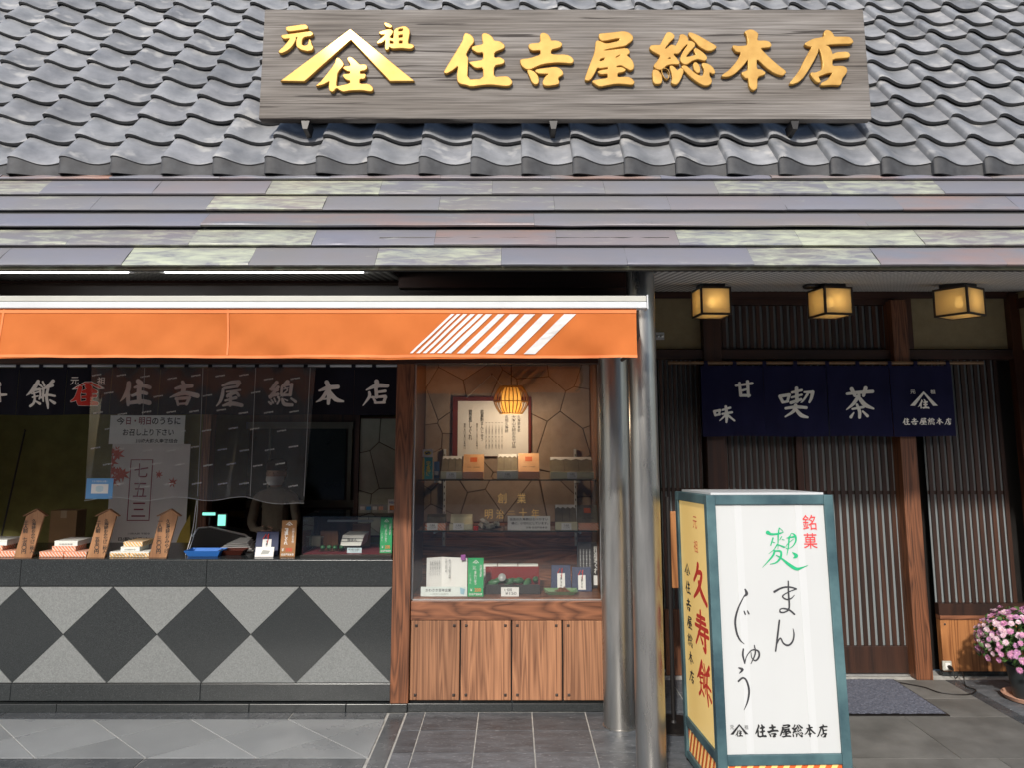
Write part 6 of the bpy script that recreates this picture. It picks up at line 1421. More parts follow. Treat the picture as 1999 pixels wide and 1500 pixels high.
for k in range(4): MB().lathe([(.001, 0), (.014, .004), (.017, .012), (.010, .022), (.001, .024)], 8, (PY(630 + 12 * k, 1080, 4.86).x, 4.86 + .008 * (k % 2), sz_ + .007)).build('sweet', M_LEAFWRAP, tr_, smooth=60)
for k, (u0, u1, vt, vb, lab) in enumerate(((600, 632, 1048, 1068, 'dim white carton at the left inside the showcase'), (625, 660, 1038, 1062, 'dim brown carton inside the showcase behind the sweets tray'), (688, 722, 1024, 1046, 'dim brown carton at the back of the showcase, upper right'))):
    a, b_ = PY(u0, vb, 5.02), PY(u1, vt, 5.02); box_o = thing('carton_box', ((a.x + b_.x) / 2, 5.05, sz_), lab, 'box')
    box('carton', a.x, b_.x, 5.02, 5.06, sz_ + .0005, b_.z - .008, M_CREAMBOX if k == 0 else M_PLAQUE, box_o, bevel=.002); box('lid', a.x - .001, b_.x + .001, 5.019, 5.061, b_.z - .0075, b_.z, M_CREAMBOX if k == 0 else M_PLAQUE, box_o, bevel=.001)
def green_card(label, u0, u1, vt, vb, y, zb, price='200'):
    t, pos, up, w, h = easel_card(label, u0, u1, vt, vb, y, M_GREENCARD, zb=zb, lean=.06)
    small_logo(pos(.5, .90), X, up, w * .42, M_INKWHITE, t, h=.022)
    place_glyph('character', B_FU, pos(.42, .74), X, up, w * .3, h * .12, M_INKWHITE, t)
    letter('まんじゅう', pos(.48, .48), X, up, w * .2, h * .36, M_INKWHITE, t, vertical=True, bold=.01, line=.85); letter('川崎大師', pos(.83, .66), X, up, w * .15, h * .32, M_INKWHITE, t, vertical=True, bold=.02, line=.9)
    letter('こしあん', pos(.16, .46), X, up, w * .12, h * .26, M_INKWHITE, t, vertical=True, line=.9)
    letter('￥', pos(.22, .17), X, up, w * .15, .016, M_INKWHITE, t, bold=.02); letter(price, pos(.64, .17), X, up, w * .42, .02, ink('orange_ink', (.75, .22, .03)), t, bold=.02); letter('住吉屋総本店', pos(.5, .06), X, up, w * .85, .013, M_INKWHITE, t, bold=.02)
green_card('green upright price card at the right end of the glass showcase', 741, 766, 1011, 1085, 4.75, sz_)
cards = [('white_red', (.7, .66, .64)), ('blue', (.08, .30, .58)), ('white', (.7, .7, .68)), ('orange', (.72, .40, .30))]
ps = thing('payment_sign', (PY(728, 995, 5.45).x, 5.45, PY(728, 1003, 5.45).z), 'row of small credit card logos on a strip behind the showcase', 'sign')
box('strip', PY(700, 995, 5.45).x, PY(756, 995, 5.45).x, 5.45, 5.453, PY(700, 1001, 5.45).z, PY(700, 986, 5.45).z, mat('grey_strip', (.3, .3, .29), .6), ps)
for k, (n, c) in enumerate(cards):
    a, b_ = PY(703 + 12 * k, 999, 5.447), PY(712 + 12 * k, 990, 5.447); box('logo_tile', a.x, b_.x, 5.4465, 5.4495, a.z, b_.z, ink('logo_' + n, c), ps)
a, b_ = PY(757, 1004, 5.40), PY(774, 976, 5.40); cs_ = thing('card_sticker', ((a.x + b_.x) / 2, 5.40, a.z), 'white sticker with card logos next to the wooden post', 'sticker')
box('sheet', a.x, b_.x, 5.40, 5.402, a.z, b_.z, M_PAPER, cs_); box('logo_tile', a.x + .012, b_.x - .006, 5.3975, 5.3995, a.z + .02, a.z + .055, ink('logo_amber', (.65, .22, .06)), cs_)
letter('VISA', Vector(((a.x + b_.x) / 2, 5.3995, b_.z - .022)), X, Zu, .045, .015, ink('visa_blue', (.03, .05, .22)), cs_, bold=.02)

# ------------------------------------------------------------------ posters behind the vinyl, vinyl sheet, clerk
yp = 5.68
a, b_ = PY(178, 1075, yp), PY(375, 715, yp)
ps7 = thing('festival_poster', ((a.x + b_.x) / 2, yp, a.z), 'large white poster with red maple leaves and framed characters 七五三', 'poster')
M_POSTER = mat('grey_white_poster', (.70, .67, .65), .8, var=.06, scale=4)
a2, b2 = PY(205, 1078, yp), PY(372, 868, yp)
box('sheet', a2.x, b2.x, yp, yp + .002, a2.z, b2.z, M_POSTER, ps7)
fx0, fx1 = PY(252, 950, yp).x, PY(296, 950, yp).x; fz0, fz1 = PY(250, 1018, yp).z, PY(250, 898, yp).z
M_MAROON = ink('maroon_ink', (.22, .02, .045))
for q in ((fx0, fx1, fz0, fz0 + .006), (fx0, fx1, fz1 - .006, fz1), (fx0, fx0 + .006, fz0 + .0065, fz1 - .0065), (fx1 - .006, fx1, fz0 + .0065, fz1 - .0065)): box('frame_line', q[0], q[1], yp - .002, yp - .0005, q[2], q[3], M_MAROON, ps7)
for k, ch in enumerate('七五三'): letter(ch, Vector(((fx0 + fx1) / 2, yp, fz1 - (fz1 - fz0) * (.18 + .32 * k))), X, Zu, .10, .10, M_MAROON, ps7, off=.002)
letter('日(祝)▸30日(火)', Vector(((a2.x + b2.x) / 2 - .08, yp, PY(280, 1054, yp).z)), X, Zu, .23, .03, M_INKBLACK, ps7, bold=.02, off=.002)
letter('川崎大師 平間寺', Vector(((a2.x + b2.x) / 2 - .05, yp, PY(280, 1043, yp).z)), X, Zu, .16, .014, M_INKBLACK, ps7, off=.002)
M_MAPLE = ink('maple_red_print', (.52, .10, .07), .8)
rl = random.Random(9)
for k in range(11):
    u, v = rl.choice(((190 + rl.random() * 40, 880 + rl.random() * 70), (200 + rl.random() * 45, 880 + rl.random() * 60), (310 + rl.random() * 40, 905 + rl.random() * 45)))
    u = max(u, 218); c = PY(u, v, yp); s_ = rl.uniform(.03, .07); P = []
    rot = rl.random() * 6
    for i in range(14):
        r_ = s_ * (1 if i % 2 == 0 else .38) * (1.0 if i != 0 else .7); a_ = rot + 2 * math.pi * i / 14; P.append((c.x + r_ * math.cos(a_), yp - .0015 - .0002 * k, c.z + r_ * math.sin(a_)))
    P = [(max(a2.x + .002, min(b2.x - .002, x)), y, z) for x, y, z in P]
    MB().add([(c.x, P[0][1], c.z)] + P, [(0, i + 1, (i + 1) % 14 + 1) for i in range(14)]).build('maple_leaf_print', M_MAPLE, ps7)
yn = 5.64; a, b_ = PY(212, 868, yn), PY(362, 812, yn)
nt_ = thing('eat_soon_notice', ((a.x + b_.x) / 2, yn, a.z), 'white paper notice with handwritten 今日・明日のうちに behind the vinyl sheet', 'notice')
box('sheet', a.x, b_.x, yn, yn + .002, a.z, b_.z, M_PAPER, nt_)
wN = b_.x - a.x
def nl(s_, cx, v, w_, h_, m): letter(s_, Vector((a.x + wN * cx, yn, PY(280, v, yn).z)), X, Zu, wN * w_, h_, m, nt_, bold=.02, off=.0015)
nl('今', .14, 823, .11, .055, M_INKBLACK); nl('日・明日', .38, 823, .33, .055, M_MAROON); nl('のうちに', .75, 823, .38, .052, M_INKBLACK); nl('お召し上り下さい', .52, 845, .68, .05, M_INKBLACK); nl('川崎大師久寿餅組合', .64, 862, .56, .03, M_INKBLACK)
# vinyl sheet
def vinyl():
    m, nt, p = _nt('clear_vinyl'); L = nt.links.new
    tr = nt.nodes.new('ShaderNodeBsdfTransparent'); tr.inputs['Color'].default_value = (.99, .99, .99, 1)
    df = nt.nodes.new('ShaderNodeBsdfDiffuse'); df.inputs['Color'].default_value = (.80, .78, .76, 1)
    gl = nt.nodes.new('ShaderNodeBsdfGlossy'); gl.inputs['Roughness'].default_value = .06
    m1 = nt.nodes.new('ShaderNodeMixShader'); m1.inputs['Fac'].default_value = .06; L(tr.outputs[0], m1.inputs[1]); L(df.outputs[0], m1.inputs[2])
    fr = nt.nodes.new('ShaderNodeFresnel'); fr.inputs['IOR'].default_value = 1.45
    m2 = nt.nodes.new('ShaderNodeMixShader'); L(fr.outputs[0], m2.inputs['Fac']); L(m1.outputs[0], m2.inputs[1]); L(gl.outputs[0], m2.inputs[2])
    L(m2.outputs[0], nt.nodes['Material Output'].inputs['Surface']); nt.nodes.remove(p); return m
M_VINYL = vinyl(); yv_ = 4.735
vs_ = thing('vinyl_screen', (PY(390, 980, yv_).x, yv_, PY(390, 980, yv_).z), 'clear printed vinyl screen hanging in front of the counter curtain', 'screen')
b = MB(); nx, nz_ = 60, 30; vl = []
def vedge(t): return (178 - 13 * t, 617 - 23 * t)
def vyy(u, t): return yv_ + .006 * math.sin(u * .045 + t * 2) * (.4 + t) + .004 * math.sin(u * .11 + 5 * t) + .010 * t * math.sin(u * .017)
for j in range(nz_ + 1):
    t = j / nz_; l, r_ = vedge(t)
    for i in range(nx + 1):
        u = l + (r_ - l) * i / nx; v = 717 + (975 - 717) * t + (14 * max(0, (u - 480) / 130) * t) + 4 * math.sin(u * .05) * t ** 3
        p = PY(u, v, yv_); vl.append((p.x, vyy(u, t), p.z))
b.add(vl, [(j * (nx + 1) + i, (j + 1) * (nx + 1) + i, (j + 1) * (nx + 1) + i + 1, j * (nx + 1) + i + 1) for j in range(nz_) for i in range(nx)])
b.build('sheet', M_VINYL, vs_, smooth=60)
M_CREASE = mat('vinyl_weld', (.5, .5, .5), .3, var=.05)
for uu in (283, 397, 500, 606):
    pts = []
    for j in range(13):
        t = j / 12; u = uu - 12 * t; p = PY(u, 718 + 252 * t, yv_); pts.append((p.x, vyy(u, t) - .002, p.z))
    MB().tube(pts, .0011, 5).build('welded_seam', M_CREASE, vs_)
p0 = []
for i in range(31):
    l, r_ = vedge(1); u = l + (r_ - l) * i / 30; v = 975 + 14 * max(0, (u - 480) / 130) + 4 * math.sin(u * .05); p = PY(u, v, yv_); p0.append((p.x, vyy(u, 1) - .001, p.z))
MB().tube(p0, .0016, 5).build('lower_hem', M_CREASE, vs_)
rl = random.Random(4); pk = MB()
me_, tw, th_ = text_mesh('住吉屋総本店', False, .02)
for j in range(7):
    for i in range(9):
        u = 190 + 48 * i + 22 * (j % 2) + rl.uniform(-3, 3); v = 736 + 35 * j + rl.uniform(-5, 5)
        if u > 590: continue
        t = (v - 717) / 258; p = PY(u, v, yv_)
        k = me_.copy(); k.materials.clear(); k.materials.append(M_INKWHITE); s_ = .058 / tw
        k.transform(frame((0, 0, 0), (math.cos(R(9)), 0, math.sin(R(9))), (0, 0, 1)).to_3x3().to_4x4() @ Matrix.Diagonal((s_, s_, 1, 1)))
        o = bpy.data.objects.new('printed_name', k); COL.objects.link(o); put(o, Vector((p.x, vyy(u, t) - .004, p.z)), vs_)
a, b_ = PY(167, 975, yv_ - .012), PY(222, 935, yv_ - .012)
mk = thing('mask_notice', ((a.x + b_.x) / 2, yv_ - .012, a.z), 'blue notice card with a face mask picture fixed to the vinyl screen', 'notice')
box('card', a.x, b_.x, yv_ - .014, yv_ - .012, a.z, b_.z, mat('light_blue_card', (.12, .32, .60), .6, var=.05), mk)
w = b_.x - a.x; h = b_.z - a.z; box('white_field', a.x + w * .2, b_.x - w * .17, yv_ - .0165, yv_ - .0145, a.z + h * .26, a.z + h * .72, M_PAPER, mk)
mc = [[(-1, .5), (-.4, .8), (.4, .8), (1, .5), (1, -.5), (.4, -.8), (-.4, -.8), (-1, -.5)]]
place_glyph('mask_picture', mc, Vector((a.x + w * .51, yv_ - .0165, a.z + h * .49)), X, Zu, w * .28, h * .3, mat('pale_blue_card', (.55, .68, .72), .7), mk, off=.001)
letter('マスク着用のお願い', Vector((a.x + w * .5, yv_ - .014, a.z + h * .85)), X, Zu, w * .6, h * .1, M_INKWHITE, mk, off=.001)

def clerk():
    y = 6.0; top = PY(542, 898, y)
    root = thing('person', (top.x, y, 0), 'shop clerk with dark hair and a white mask in beige clothes standing behind the vinyl', 'person')
    H_ = top.z; k = H_ / 1.6
    V = [(0, 0, .86), (0, 0, 1.0), (0, .0, 1.15), (0, .0, 1.29), (0, 0, 1.36), (0, -.01, 1.41),
         (.16, 0, 1.27), (.20, -.03, 1.05), (.10, -.20, .98), (.0, -.25, 1.0), (-.16, 0, 1.27), (-.20, -.03, 1.05), (-.10, -.21, 1.0), (.01, -.26, 1.03),
         (.085, 0, .80), (.09, .0, .45), (.09, .02, .06), (.09, -.12, .03), (-.085, 0, .80), (-.09, 0, .45), (-.09, .02, .06), (-.09, -.12, .03)]
    E = [(0, 1), (1, 2), (2, 3), (3, 4), (4, 5), (3, 6), (6, 7), (7, 8), (8, 9), (3, 10), (10, 11), (11, 12), (12, 13), (0, 14), (14, 15), (15, 16), (16, 17), (0, 18), (18, 19), (19, 20), (20, 21)]
    rad = [.12, .12, .125, .095, .045, .045, .058, .046, .038, .03, .065, .05, .038, .03, .085, .06, .045, .03, .085, .06, .045, .03]
    me = bpy.data.meshes.new('body'); me.from_pydata([(x * k, y_ * k, z * k) for x, y_, z in V], E, []); 
    o = bpy.data.objects.new('body', me); COL.objects.link(o); o.parent = root
    sm = o.modifiers.new('skin', 'SKIN'); 
    for i, s_ in enumerate(me.skin_vertices[0].data): s_.radius = (rad[i] * k, rad[i] * k * .85); s_.use_root = (i == 0)
    sb_ = o.modifiers.new('sub', 'SUBSURF'); sb_.levels = sb_.render_levels = 2
    me.materials.append(mat('beige_work_coat', (.22, .185, .135), .85, var=.2))
    M_SKIN = mat('skin', (.50, .31, .22), .55, var=.05)
    hd = MB().lathe([(.001, -.125), (.045, -.115), (.068, -.07), (.078, -.01), (.080, .04), (.068, .085), (.04, .112), (.001, .12)], 20).build('head', M_SKIN, root, smooth=80, local=True); hd.parent = root; hd.location = (0, -.02 * k, (1.6 - .122) * k); hd.scale = (k, k * 1.12, k)
    def hp(name, mb, m):
        q = mb.build(name, m, None, smooth=70, local=True); q.parent = hd; return q
    hp('nose', MB().lathe([(.001, -.018), (.012, -.012), (.010, .008), (.003, .022)], 8, (0, -.078, -.008)), M_SKIN)
    for s_ in (-1, 1):
        hp('ear', MB().lathe([(.001, -.026), (.012, -.015), (.014, .008), (.001, .026)], 8, (s_ * .079, .006, -.005)), M_SKIN)
        hp('eye', MB().lathe([(.001, -.006), (.010, 0), (.001, .006)], 8, (s_ * .030, -.066, .012)), M_INKBLACK)
    hp('mouth', MB().box(-.02, .02, -.072, -.066, -.062, -.056), M_NORENRED)
    hp('hair', MB().lathe([(.086, .028), (.092, .055), (.084, .098), (.052, .126), (.001, .136)], 20, (0, .006, 0)), mat('black_hair', (.010, .008, .008), .85))
    hp('hair', MB().add([(.084 * math.cos(a_), .006 + .088 * math.sin(a_), z) for z in (-.07, .03) for a_ in [R(10 + 16 * i) for i in range(11)]], [(i, i + 1, 12 + i, 11 + i) for i in range(10)]), MATS['black_hair'])
    ms = MB(); vs = []
    for j, (z, r_) in enumerate(((-.100, .066), (-.06, .090), (-.022, .088))):
        for i in range(9): a_ = R(-160 + 140 * i / 8); vs.append((.96 * r_ * math.cos(a_), r_ * math.sin(a_) * (1.06 if 2 < i < 6 else 1), z))
    ms.add(vs, [(j * 9 + i, j * 9 + i + 1, (j + 1) * 9 + i + 1, (j + 1) * 9 + i) for j in range(2) for i in range(8)])
    hp('face_mask', ms, M_PAPER)
    for s_ in (-1, 1):                                    # folded hands, fingers over each other
        for f in range(5):
            l = (.05, .07, .075, .07, .055)[f]; z0 = (1.03 - .014 * f) * k; 
            if f == 0: pts = [(s_ * .05 * k, -.235 * k, z0), (s_ * .02 * k, -.26 * k, z0 + .018 * k)]
            else: pts = [(s_ * .05 * k, -.25 * k, z0), (s_ * (.05 - l * .6) * k, -.275 * k, z0 - .004), (s_ * (.05 - l) * k, -.262 * k, z0 - .012)]
            MB().tube(pts, .008 * k, 6).build('finger', M_SKIN, None, smooth=60, local=True).parent = root
clerk()
# cardboard box and dim shelf behind
a, b_ = PY(106, 1060, 5.45), PY(162, 996, 5.45)
cbx = thing('cardboard_box', ((a.x + b_.x) / 2, 5.5, TOPZ), 'brown cardboard box standing behind the boxes left of the poster', 'box')
M_KRAFT = mat('cardboard', (.20, .115, .05), .85, var=.1); box('carton', a.x, b_.x, 5.38, 5.5, TOPZ + .0005, b_.z, M_KRAFT, cbx)
box('tape', (a.x + b_.x) / 2 - .02, (a.x + b_.x) / 2 + .02, 5.378, 5.3795, b_.z - .05, b_.z + .0005, mat('parcel_tape', (.25, .17, .09), .4), cbx)
cbx.location.y += 0; 
a, b_ = PY(445, 1012, 6.6), PY(492, 985, 6.6)
sh_ = thing('storage_crate', ((a.x + b_.x) / 2, 6.65, 0), 'dim yellow and black crate on a shelf behind the cash register', 'crate')
box('shelf', a.x - .05, b_.x + .1, 6.6, 6.99, a.z - .03, a.z - .001, M_DARKWOOD_X, sh_); box('crate', a.x, b_.x, 6.62, 6.9, a.z, a.z + (b_.z - a.z) * .5, mat('yellow_plastic', (.45, .36, .08), .5), sh_, bevel=.004); box('crate_rim', a.x - .005, b_.x + .005, 6.615, 6.905, a.z + (b_.z - a.z) * .5 + .001, b_.z, M_BLACK, sh_, bevel=.004)
box('shelf_leg', a.x - .05, a.x - .02, 6.6, 6.63, 0, a.z - .031, M_DARKWOOD, sh_); box('shelf_leg', b_.x + .07, b_.x + .1, 6.6, 6.63, 0, a.z - .031, M_DARKWOOD, sh_)
# hanging cord of the vinyl, yellow corner of the poster, thin pole at the far left
pts = [PY(u, v, 4.80) for u, v in ((384, 978), (381, 1000), (377, 1030), (370, 1060), (362, 1085))]
MB().tube(smooth_path([Vector(p) for p in pts], 3), .0016, 5).build('white_cord', M_PAPER, vs_)
pts = [PY(u, v, 4.82) for u, v in ((386, 978), (384, 1010), (379, 1045), (366, 1084))]
MB().tube(smooth_path([Vector(p) for p in pts], 3), .0016, 5).build('white_cord', M_PAPER, vs_)
q = [PY(u, v, yp - .0012) for u, v in ((338, 1077), (371, 1077), (371, 1006), (352, 1040))]
MB().add(q, [(0, 1, 2, 3)]).build('yellow_corner_print', ink('ochre_print', (.48, .34, .06), .8), ps7)
pa = PY(12, 860, 5.5); sp_ = thing('curtain_pole', (pa.x - .05, 5.5, TOPZ), 'thin dark pole leaning against the olive wall at the far left', 'pole')
MB().tube([(pa.x - .06, 5.45, 0.0), (pa.x, 5.70, pa.z + .05)], .006, 6).build('rod', M_BLACK, sp_); MB().tube([(pa.x, 5.70, pa.z + .05), (pa.x + .006, 5.69, pa.z + .075), (pa.x + .02, 5.68, pa.z + .06)], .004, 6).build('hook', M_BLACK, sp_)
# ------------------------------------------------------------------ things in the display window
FZ = 0.6185
zsh1 = PY(1000, 937, 4.85).z; zsh2 = PY(1000, 1037, 4.85).z
for z, lab in ((zsh1, 'upper glass shelf in the display window'), (zsh2, 'lower glass shelf in the display window')):
    s_ = thing('glass_shelf', (-.03, 4.95, z), lab, 'shelf', 'glass shelves in the display window')
    box('pane', XL + .012, XRW - .012, 4.84, 5.10, z - .008, z - .0005, M_GLASS2, s_); box('dark_edge', XL + .012, XRW - .012, 4.8375, 4.8395, z - .008, z - .0005, mat('dark_glass_edge', (.035, .045, .04), .2), s_)
    for u in (856, 1126): x = PY(u, 950, 5.1).x; MB().hexa([(x - .004, 4.86, z - .02), (x + .004, 4.86, z - .02), (x + .004, 5.255, z - .05), (x - .004, 5.255, z - .05), (x - .004, 4.86, z - .009), (x + .004, 4.86, z - .009), (x + .004, 5.255, z - .009), (x - .004, 5.255, z - .009)]).build('bracket', M_WHITEMETAL, s_)
for u, lab in ((867, 'slotted white shelf upright at the left of the display window'), (1124, 'slotted white shelf upright at the right of the display window')):
    x = PY(u, 950, 5.22).x; t = thing('shelf_upright', (x, 5.24, .84), lab, 'shelf upright', 'shelf uprights')
    box('channel', x - .008, x + .008, 5.245, 5.262, .84, PY(1000, 878, 5.24).z, M_WHITEMETAL, t)
    for k in range(14): box('slot', x - .0025, x + .0025, 5.243, 5.2445, .88 + .042 * k, .895 + .042 * k, M_BLACK, t)
# bamboo lamp
c = PY(998, 783, 4.95)
lamp = thing('bamboo_pendant_lamp', (c.x, 4.95, c.z - .1), 'round lit bamboo pendant lamp hanging in the display window', 'lamp')
M_BSLAT = mat('bamboo_slat', (.42, .22, .06), .5, col2=(.55, .32, .10), scale=20)
M_SHADE = paper_lamp('lamp_shade_paper', (.86, .66, .34), .6)
R0 = .112
def br_(t): return R0 * (.52 + .48 * math.sin(math.pi * (t * .86 + .07)))
for i in range(26):
    a_ = 2 * math.pi * i / 26; pts = []
    for j in range(11):
        t = j / 10; r_ = br_(t); pts.append((c.x + r_ * math.cos(a_), 4.95 + r_ * math.sin(a_), c.z + .092 - .175 * t))
    MB().tube(pts, .0032, 5).build('bamboo_rib', M_BSLAT, lamp, smooth=60)
for t in (0, .56, 1):
    r_ = br_(t) + .001; z = c.z + .092 - .175 * t
    MB().tube([(c.x + r_ * math.cos(2 * math.pi * i / 32), 4.95 + r_ * math.sin(2 * math.pi * i / 32), z) for i in range(33)], .004, 6).build('bamboo_hoop', M_BSLAT, lamp, smooth=60)
MB().lathe([(.048, .082), (.066, .05), (.070, -.03), (.060, -.078)], 24, (c.x, 4.95, c.z)).build('paper_shade', M_SHADE, lamp, smooth=60).data.polygons
MB().lathe([(.002, .03), (.018, .02), (.026, -.005), (.018, -.03), (.002, -.036)], 14, (c.x, 4.95, c.z - .01)).build('bulb', M_BULB, lamp, smooth=60)
MB().tube([(c.x, 4.95, c.z + .03), (c.x, 4.95, 2.079)], .003, 6).build('cord', M_BLACK, lamp)
MB().lathe([(.018, 0), (.018, .05), (.004, .055)], 10, (c.x, 4.95, c.z + .025)).build('lamp_holder', M_BLACK, lamp)
li = bpy.data.lights.new('pendant_light', 'POINT'); li.energy = 4.0; li.color = (1, .76, .52); li.shadow_soft_size = .03
lo_ = bpy.data.objects.new('pendant_light', li); COL.objects.link(lo_); lo_.parent = lamp; lo_.location = Vector((0, -.02, -.02))
# menu scroll
ys = 5.255; a, b_ = PY(893, 892, ys), PY(1031, 784, ys)
sc_ = thing('menu_scroll', ((a.x + b_.x) / 2, ys, a.z), 'white paper menu in a dark red mount hung on a cord behind the lamp', 'menu')
box('mount', a.x - .035, b_.x + .02, ys + .002, ys + .012, a.z - .004, b_.z + .03, mat('dark_red_mount', (.13, .012, .008), .7), sc_); box('sheet', a.x, b_.x, ys, ys + .0015, a.z, b_.z, M_PAPER, sc_)
ap = PY(960, 731, ys); MB().tube([(a.x + .06, ys - .003, b_.z + .025), (ap.x, ys - .003, ap.z), (b_.x - .1, ys - .003, b_.z + .025)], .0022, 5).build('cord', M_CREAMMETAL, sc_); MB().lathe([(.006, 0), (.004, .012), (.001, .014)], 8, (ap.x, ys - .004, ap.z - .005)).build('hook', M_IRON, sc_)
def col_(s_, u, v0, v1, w_, par=sc_, y=ys, m=M_INKBLACK, bold=.01):
    p, q = PY(u, v1, y), PY(u, v0, y); letter(s_, Vector((p.x, y, (p.z + q.z) / 2)), X, Zu, w_, q.z - p.z, m, par, vertical=True, bold=bold, line=.9)
for s_, u, v0, v1, w_ in (('久寿餅本家', 1013, 812, 845, .02), ('大本山大師おみやげ品', 1003, 812, 876, .028), ('名物久寿餅', 989, 812, 846, .024), ('銘菓麩まんじゅう', 941, 801, 862, .024), ('精進しぐれ', 918, 801, 860, .024)): col_(s_, u, v0, v1, w_)
for k, u in enumerate((980, 974, 968, 961, 955, 949)): col_('一人前三〇〇円', u, 826, 878, .010)
for u in (931, 907): col_('四〇〇円', u, 828, 878, .011)
# gold lettering on the pane
gl_ = thing('window_lettering', (0.0, 4.6985, PY(1000, 1016, 4.7).z), 'gold characters 創業 明治二十年 on the display window glass', 'lettering')
for s_, u, v in (('創', 980, 974), ('業', 1018, 974), ('明', 954, 1005), ('治', 976, 1005), ('二', 998, 1002), ('十', 1021, 1003), ('年', 1045, 1004)):
    letter(s_, PY(u, v, 4.6985), X, Zu, .052 if s_ in '創業' else .046, (.058 if s_ in '創業' else .054) * (.35 if s_ == '二' else 1), M_GOLDINK, gl_, off=.0008)
def tag_card(par, x, y, z, w_=.062, h_=.042, txt='久寿餅\n八〇〇円'):
    MB().box(x - w_ / 2, x + w_ / 2, y - .002, y, z, z + h_).build('price_tag', M_PAPER, par); letter(txt, Vector((x, y - .002, z + h_ * .52)), X, Zu, w_ * .66, h_ * .6, M_INKBLACK, par, off=.0008)
def open_box(label, u0, u1, vt, vb, y, zb, fm, tag_=True, depth=.10, group='boxes shown in the display window'):
    """sample box tipped towards the viewer: carton front, lining, paper edge"""
    a, b_ = PY(u0, vb, y), PY(u1, vt, y); h = b_.z - zb; t = thing('sample_box', ((a.x + b_.x) / 2, y + .05, zb), label, 'box', group)
    zf = zb + h * .34
    box('carton_front', a.x, b_.x, y, y + .012, zb + .0005, zf, fm, t, bevel=.0015)
    MB().hexa([(a.x + .003, y + .0125, zb + .0005), (b_.x - .003, y + .0125, zb + .0005), (b_.x - .003, y + depth, zb + .0005), (a.x + .003, y + depth, zb + .0005), (a.x + .003, y + .0125, zf - .003), (b_.x - .003, y + .0125, zf - .003), (b_.x - .003, y + depth, zb + h), (a.x + .003, y + depth, zb + h)]).build('filling', M_LIDGREY, t)
    d = (h * .66) / (depth - .0125); n_ = Vector((0, -(zb + h - zf), depth - .0125)).normalized() * .003
    P = []
    for i in range(9):
        x = a.x + .006 + (b_.x - a.x - .012) * i / 8; f = .80 + (.07 if i % 2 else -.02); yy = y + .0125 + (depth - .0125) * f; zz = zf - .003 + (zb + h - zf + .003) * f; P.append(Vector((x, yy, zz)) + n_)
    Q = [Vector((p.x, y + depth, zb + h)) + n_ for p in P]
    MB().add(P + Q, [(i, i + 1, 10 + i, 9 + i) for i in range(8)]).build('paper_edge', M_PAPER, t)
    for k in (.33, .66): x = a.x + (b_.x - a.x) * k; MB().add([Vector((x, y + .014, zf - .001)) + n_, Vector((x + .002, y + .014, zf - .001)) + n_, Vector((x + .002, y + depth * .8, zf + (zb + h - zf) * .78)) + n_, Vector((x, y + depth * .8, zf + (zb + h - zf) * .78)) + n_], [(0, 1, 2, 3)]).build('slice_line', M_BLACK, t)
    if tag_: tag_card(t, (a.x + b_.x) / 2, y - .001, zb + .001)
    return t
M_PEACHLID = mat('peach_printed_lid', (.62, .33, .15), .6, col2=(.70, .42, .22), scale=20)
def lidded_box(label, u0, u1, vt, vb, y, zb, depth=.10, m=None, group='boxes shown in the display window'):
    a, b_ = PY(u0, vb, y), PY(u1, vt, y); h = b_.z - zb; t = thing('sample_box', ((a.x + b_.x) / 2, y + .05, zb), label, 'box', group); zf = zb + h * .3
    box('striped_front', a.x, b_.x, y, y + .012, zb + .0005, zf, M_OSTRIPE, t, bevel=.0015)
    MB().hexa([(a.x, y + .0125, zb + .0005), (b_.x, y + .0125, zb + .0005), (b_.x, y + depth, zb + .0005), (a.x, y + depth, zb + .0005), (a.x, y + .0125, zf), (b_.x, y + .0125, zf), (b_.x, y + depth, zb + h), (a.x, y + depth, zb + h)]).build('lid', m or M_PEACHLID, t)
    up = Vector((0, depth - .0125, zb + h - zf)).normalized(); ctr = Vector(((a.x + b_.x) / 2, y + .0125 + (depth - .0125) * .68, zf + (zb + h - zf) * .68))
    sq = [[(0, 0), (1, 0), (1, 1), (0, 1)]]; place_glyph('red_label', sq, ctr, X, up, (b_.x - a.x) * .34, .036, ink('orange_red_print', (.60, .12, .03)), t, off=.001)
    letter('元祖　住吉屋', Vector(((a.x + b_.x) / 2, y + .0125 + (depth - .0125) * .25, zf + (zb + h - zf) * .25)), X, up, (b_.x - a.x) * .6, .008, M_INKBLACK, t, off=.001)
z1_ = zsh1 + .0005; z2_ = zsh2 + .0005; yb = 4.87
open_box('open grey lined sample box at the left of the upper shelf', 860, 902, 893, 934, yb, z1_, M_CREAMBOX); lidded_box('peach lidded box with red label, left one on the upper shelf', 903, 944, 889, 933, yb, z1_)
open_box('open sample box in the middle of the upper shelf', 970, 1011, 889, 933, yb, z1_, M_WHITEBOX); lidded_box('peach lidded box with red label, right one on the upper shelf', 1012, 1053, 887, 933, yb, z1_)
open_box('wide open sample box at the right end of the upper shelf', 1074, 1159, 895, 934, yb, z1_, M_CREAMBOX)
a, b_ = PY(824, 936, 4.86), PY(845, 878, 4.86)
fl_ = thing('delivery_banner', ((a.x + b_.x) / 2, 4.86, z1_), 'small teal, yellow and white banner standing at the left end of the upper shelf', 'banner')
w, h = b_.x - a.x, b_.z - z1_
box('teal_field', a.x + w * .2, b_.x, 4.86, 4.864, z1_, z1_ + h * .73, mat('teal_print', (.02, .27, .27), .5, var=.05), fl_); box('yellow_edge', a.x, a.x + w * .199, 4.86, 4.864, z1_, z1_ + h * .70, mat('yellow_print', (.72, .48, .03), .5, var=.05), fl_)
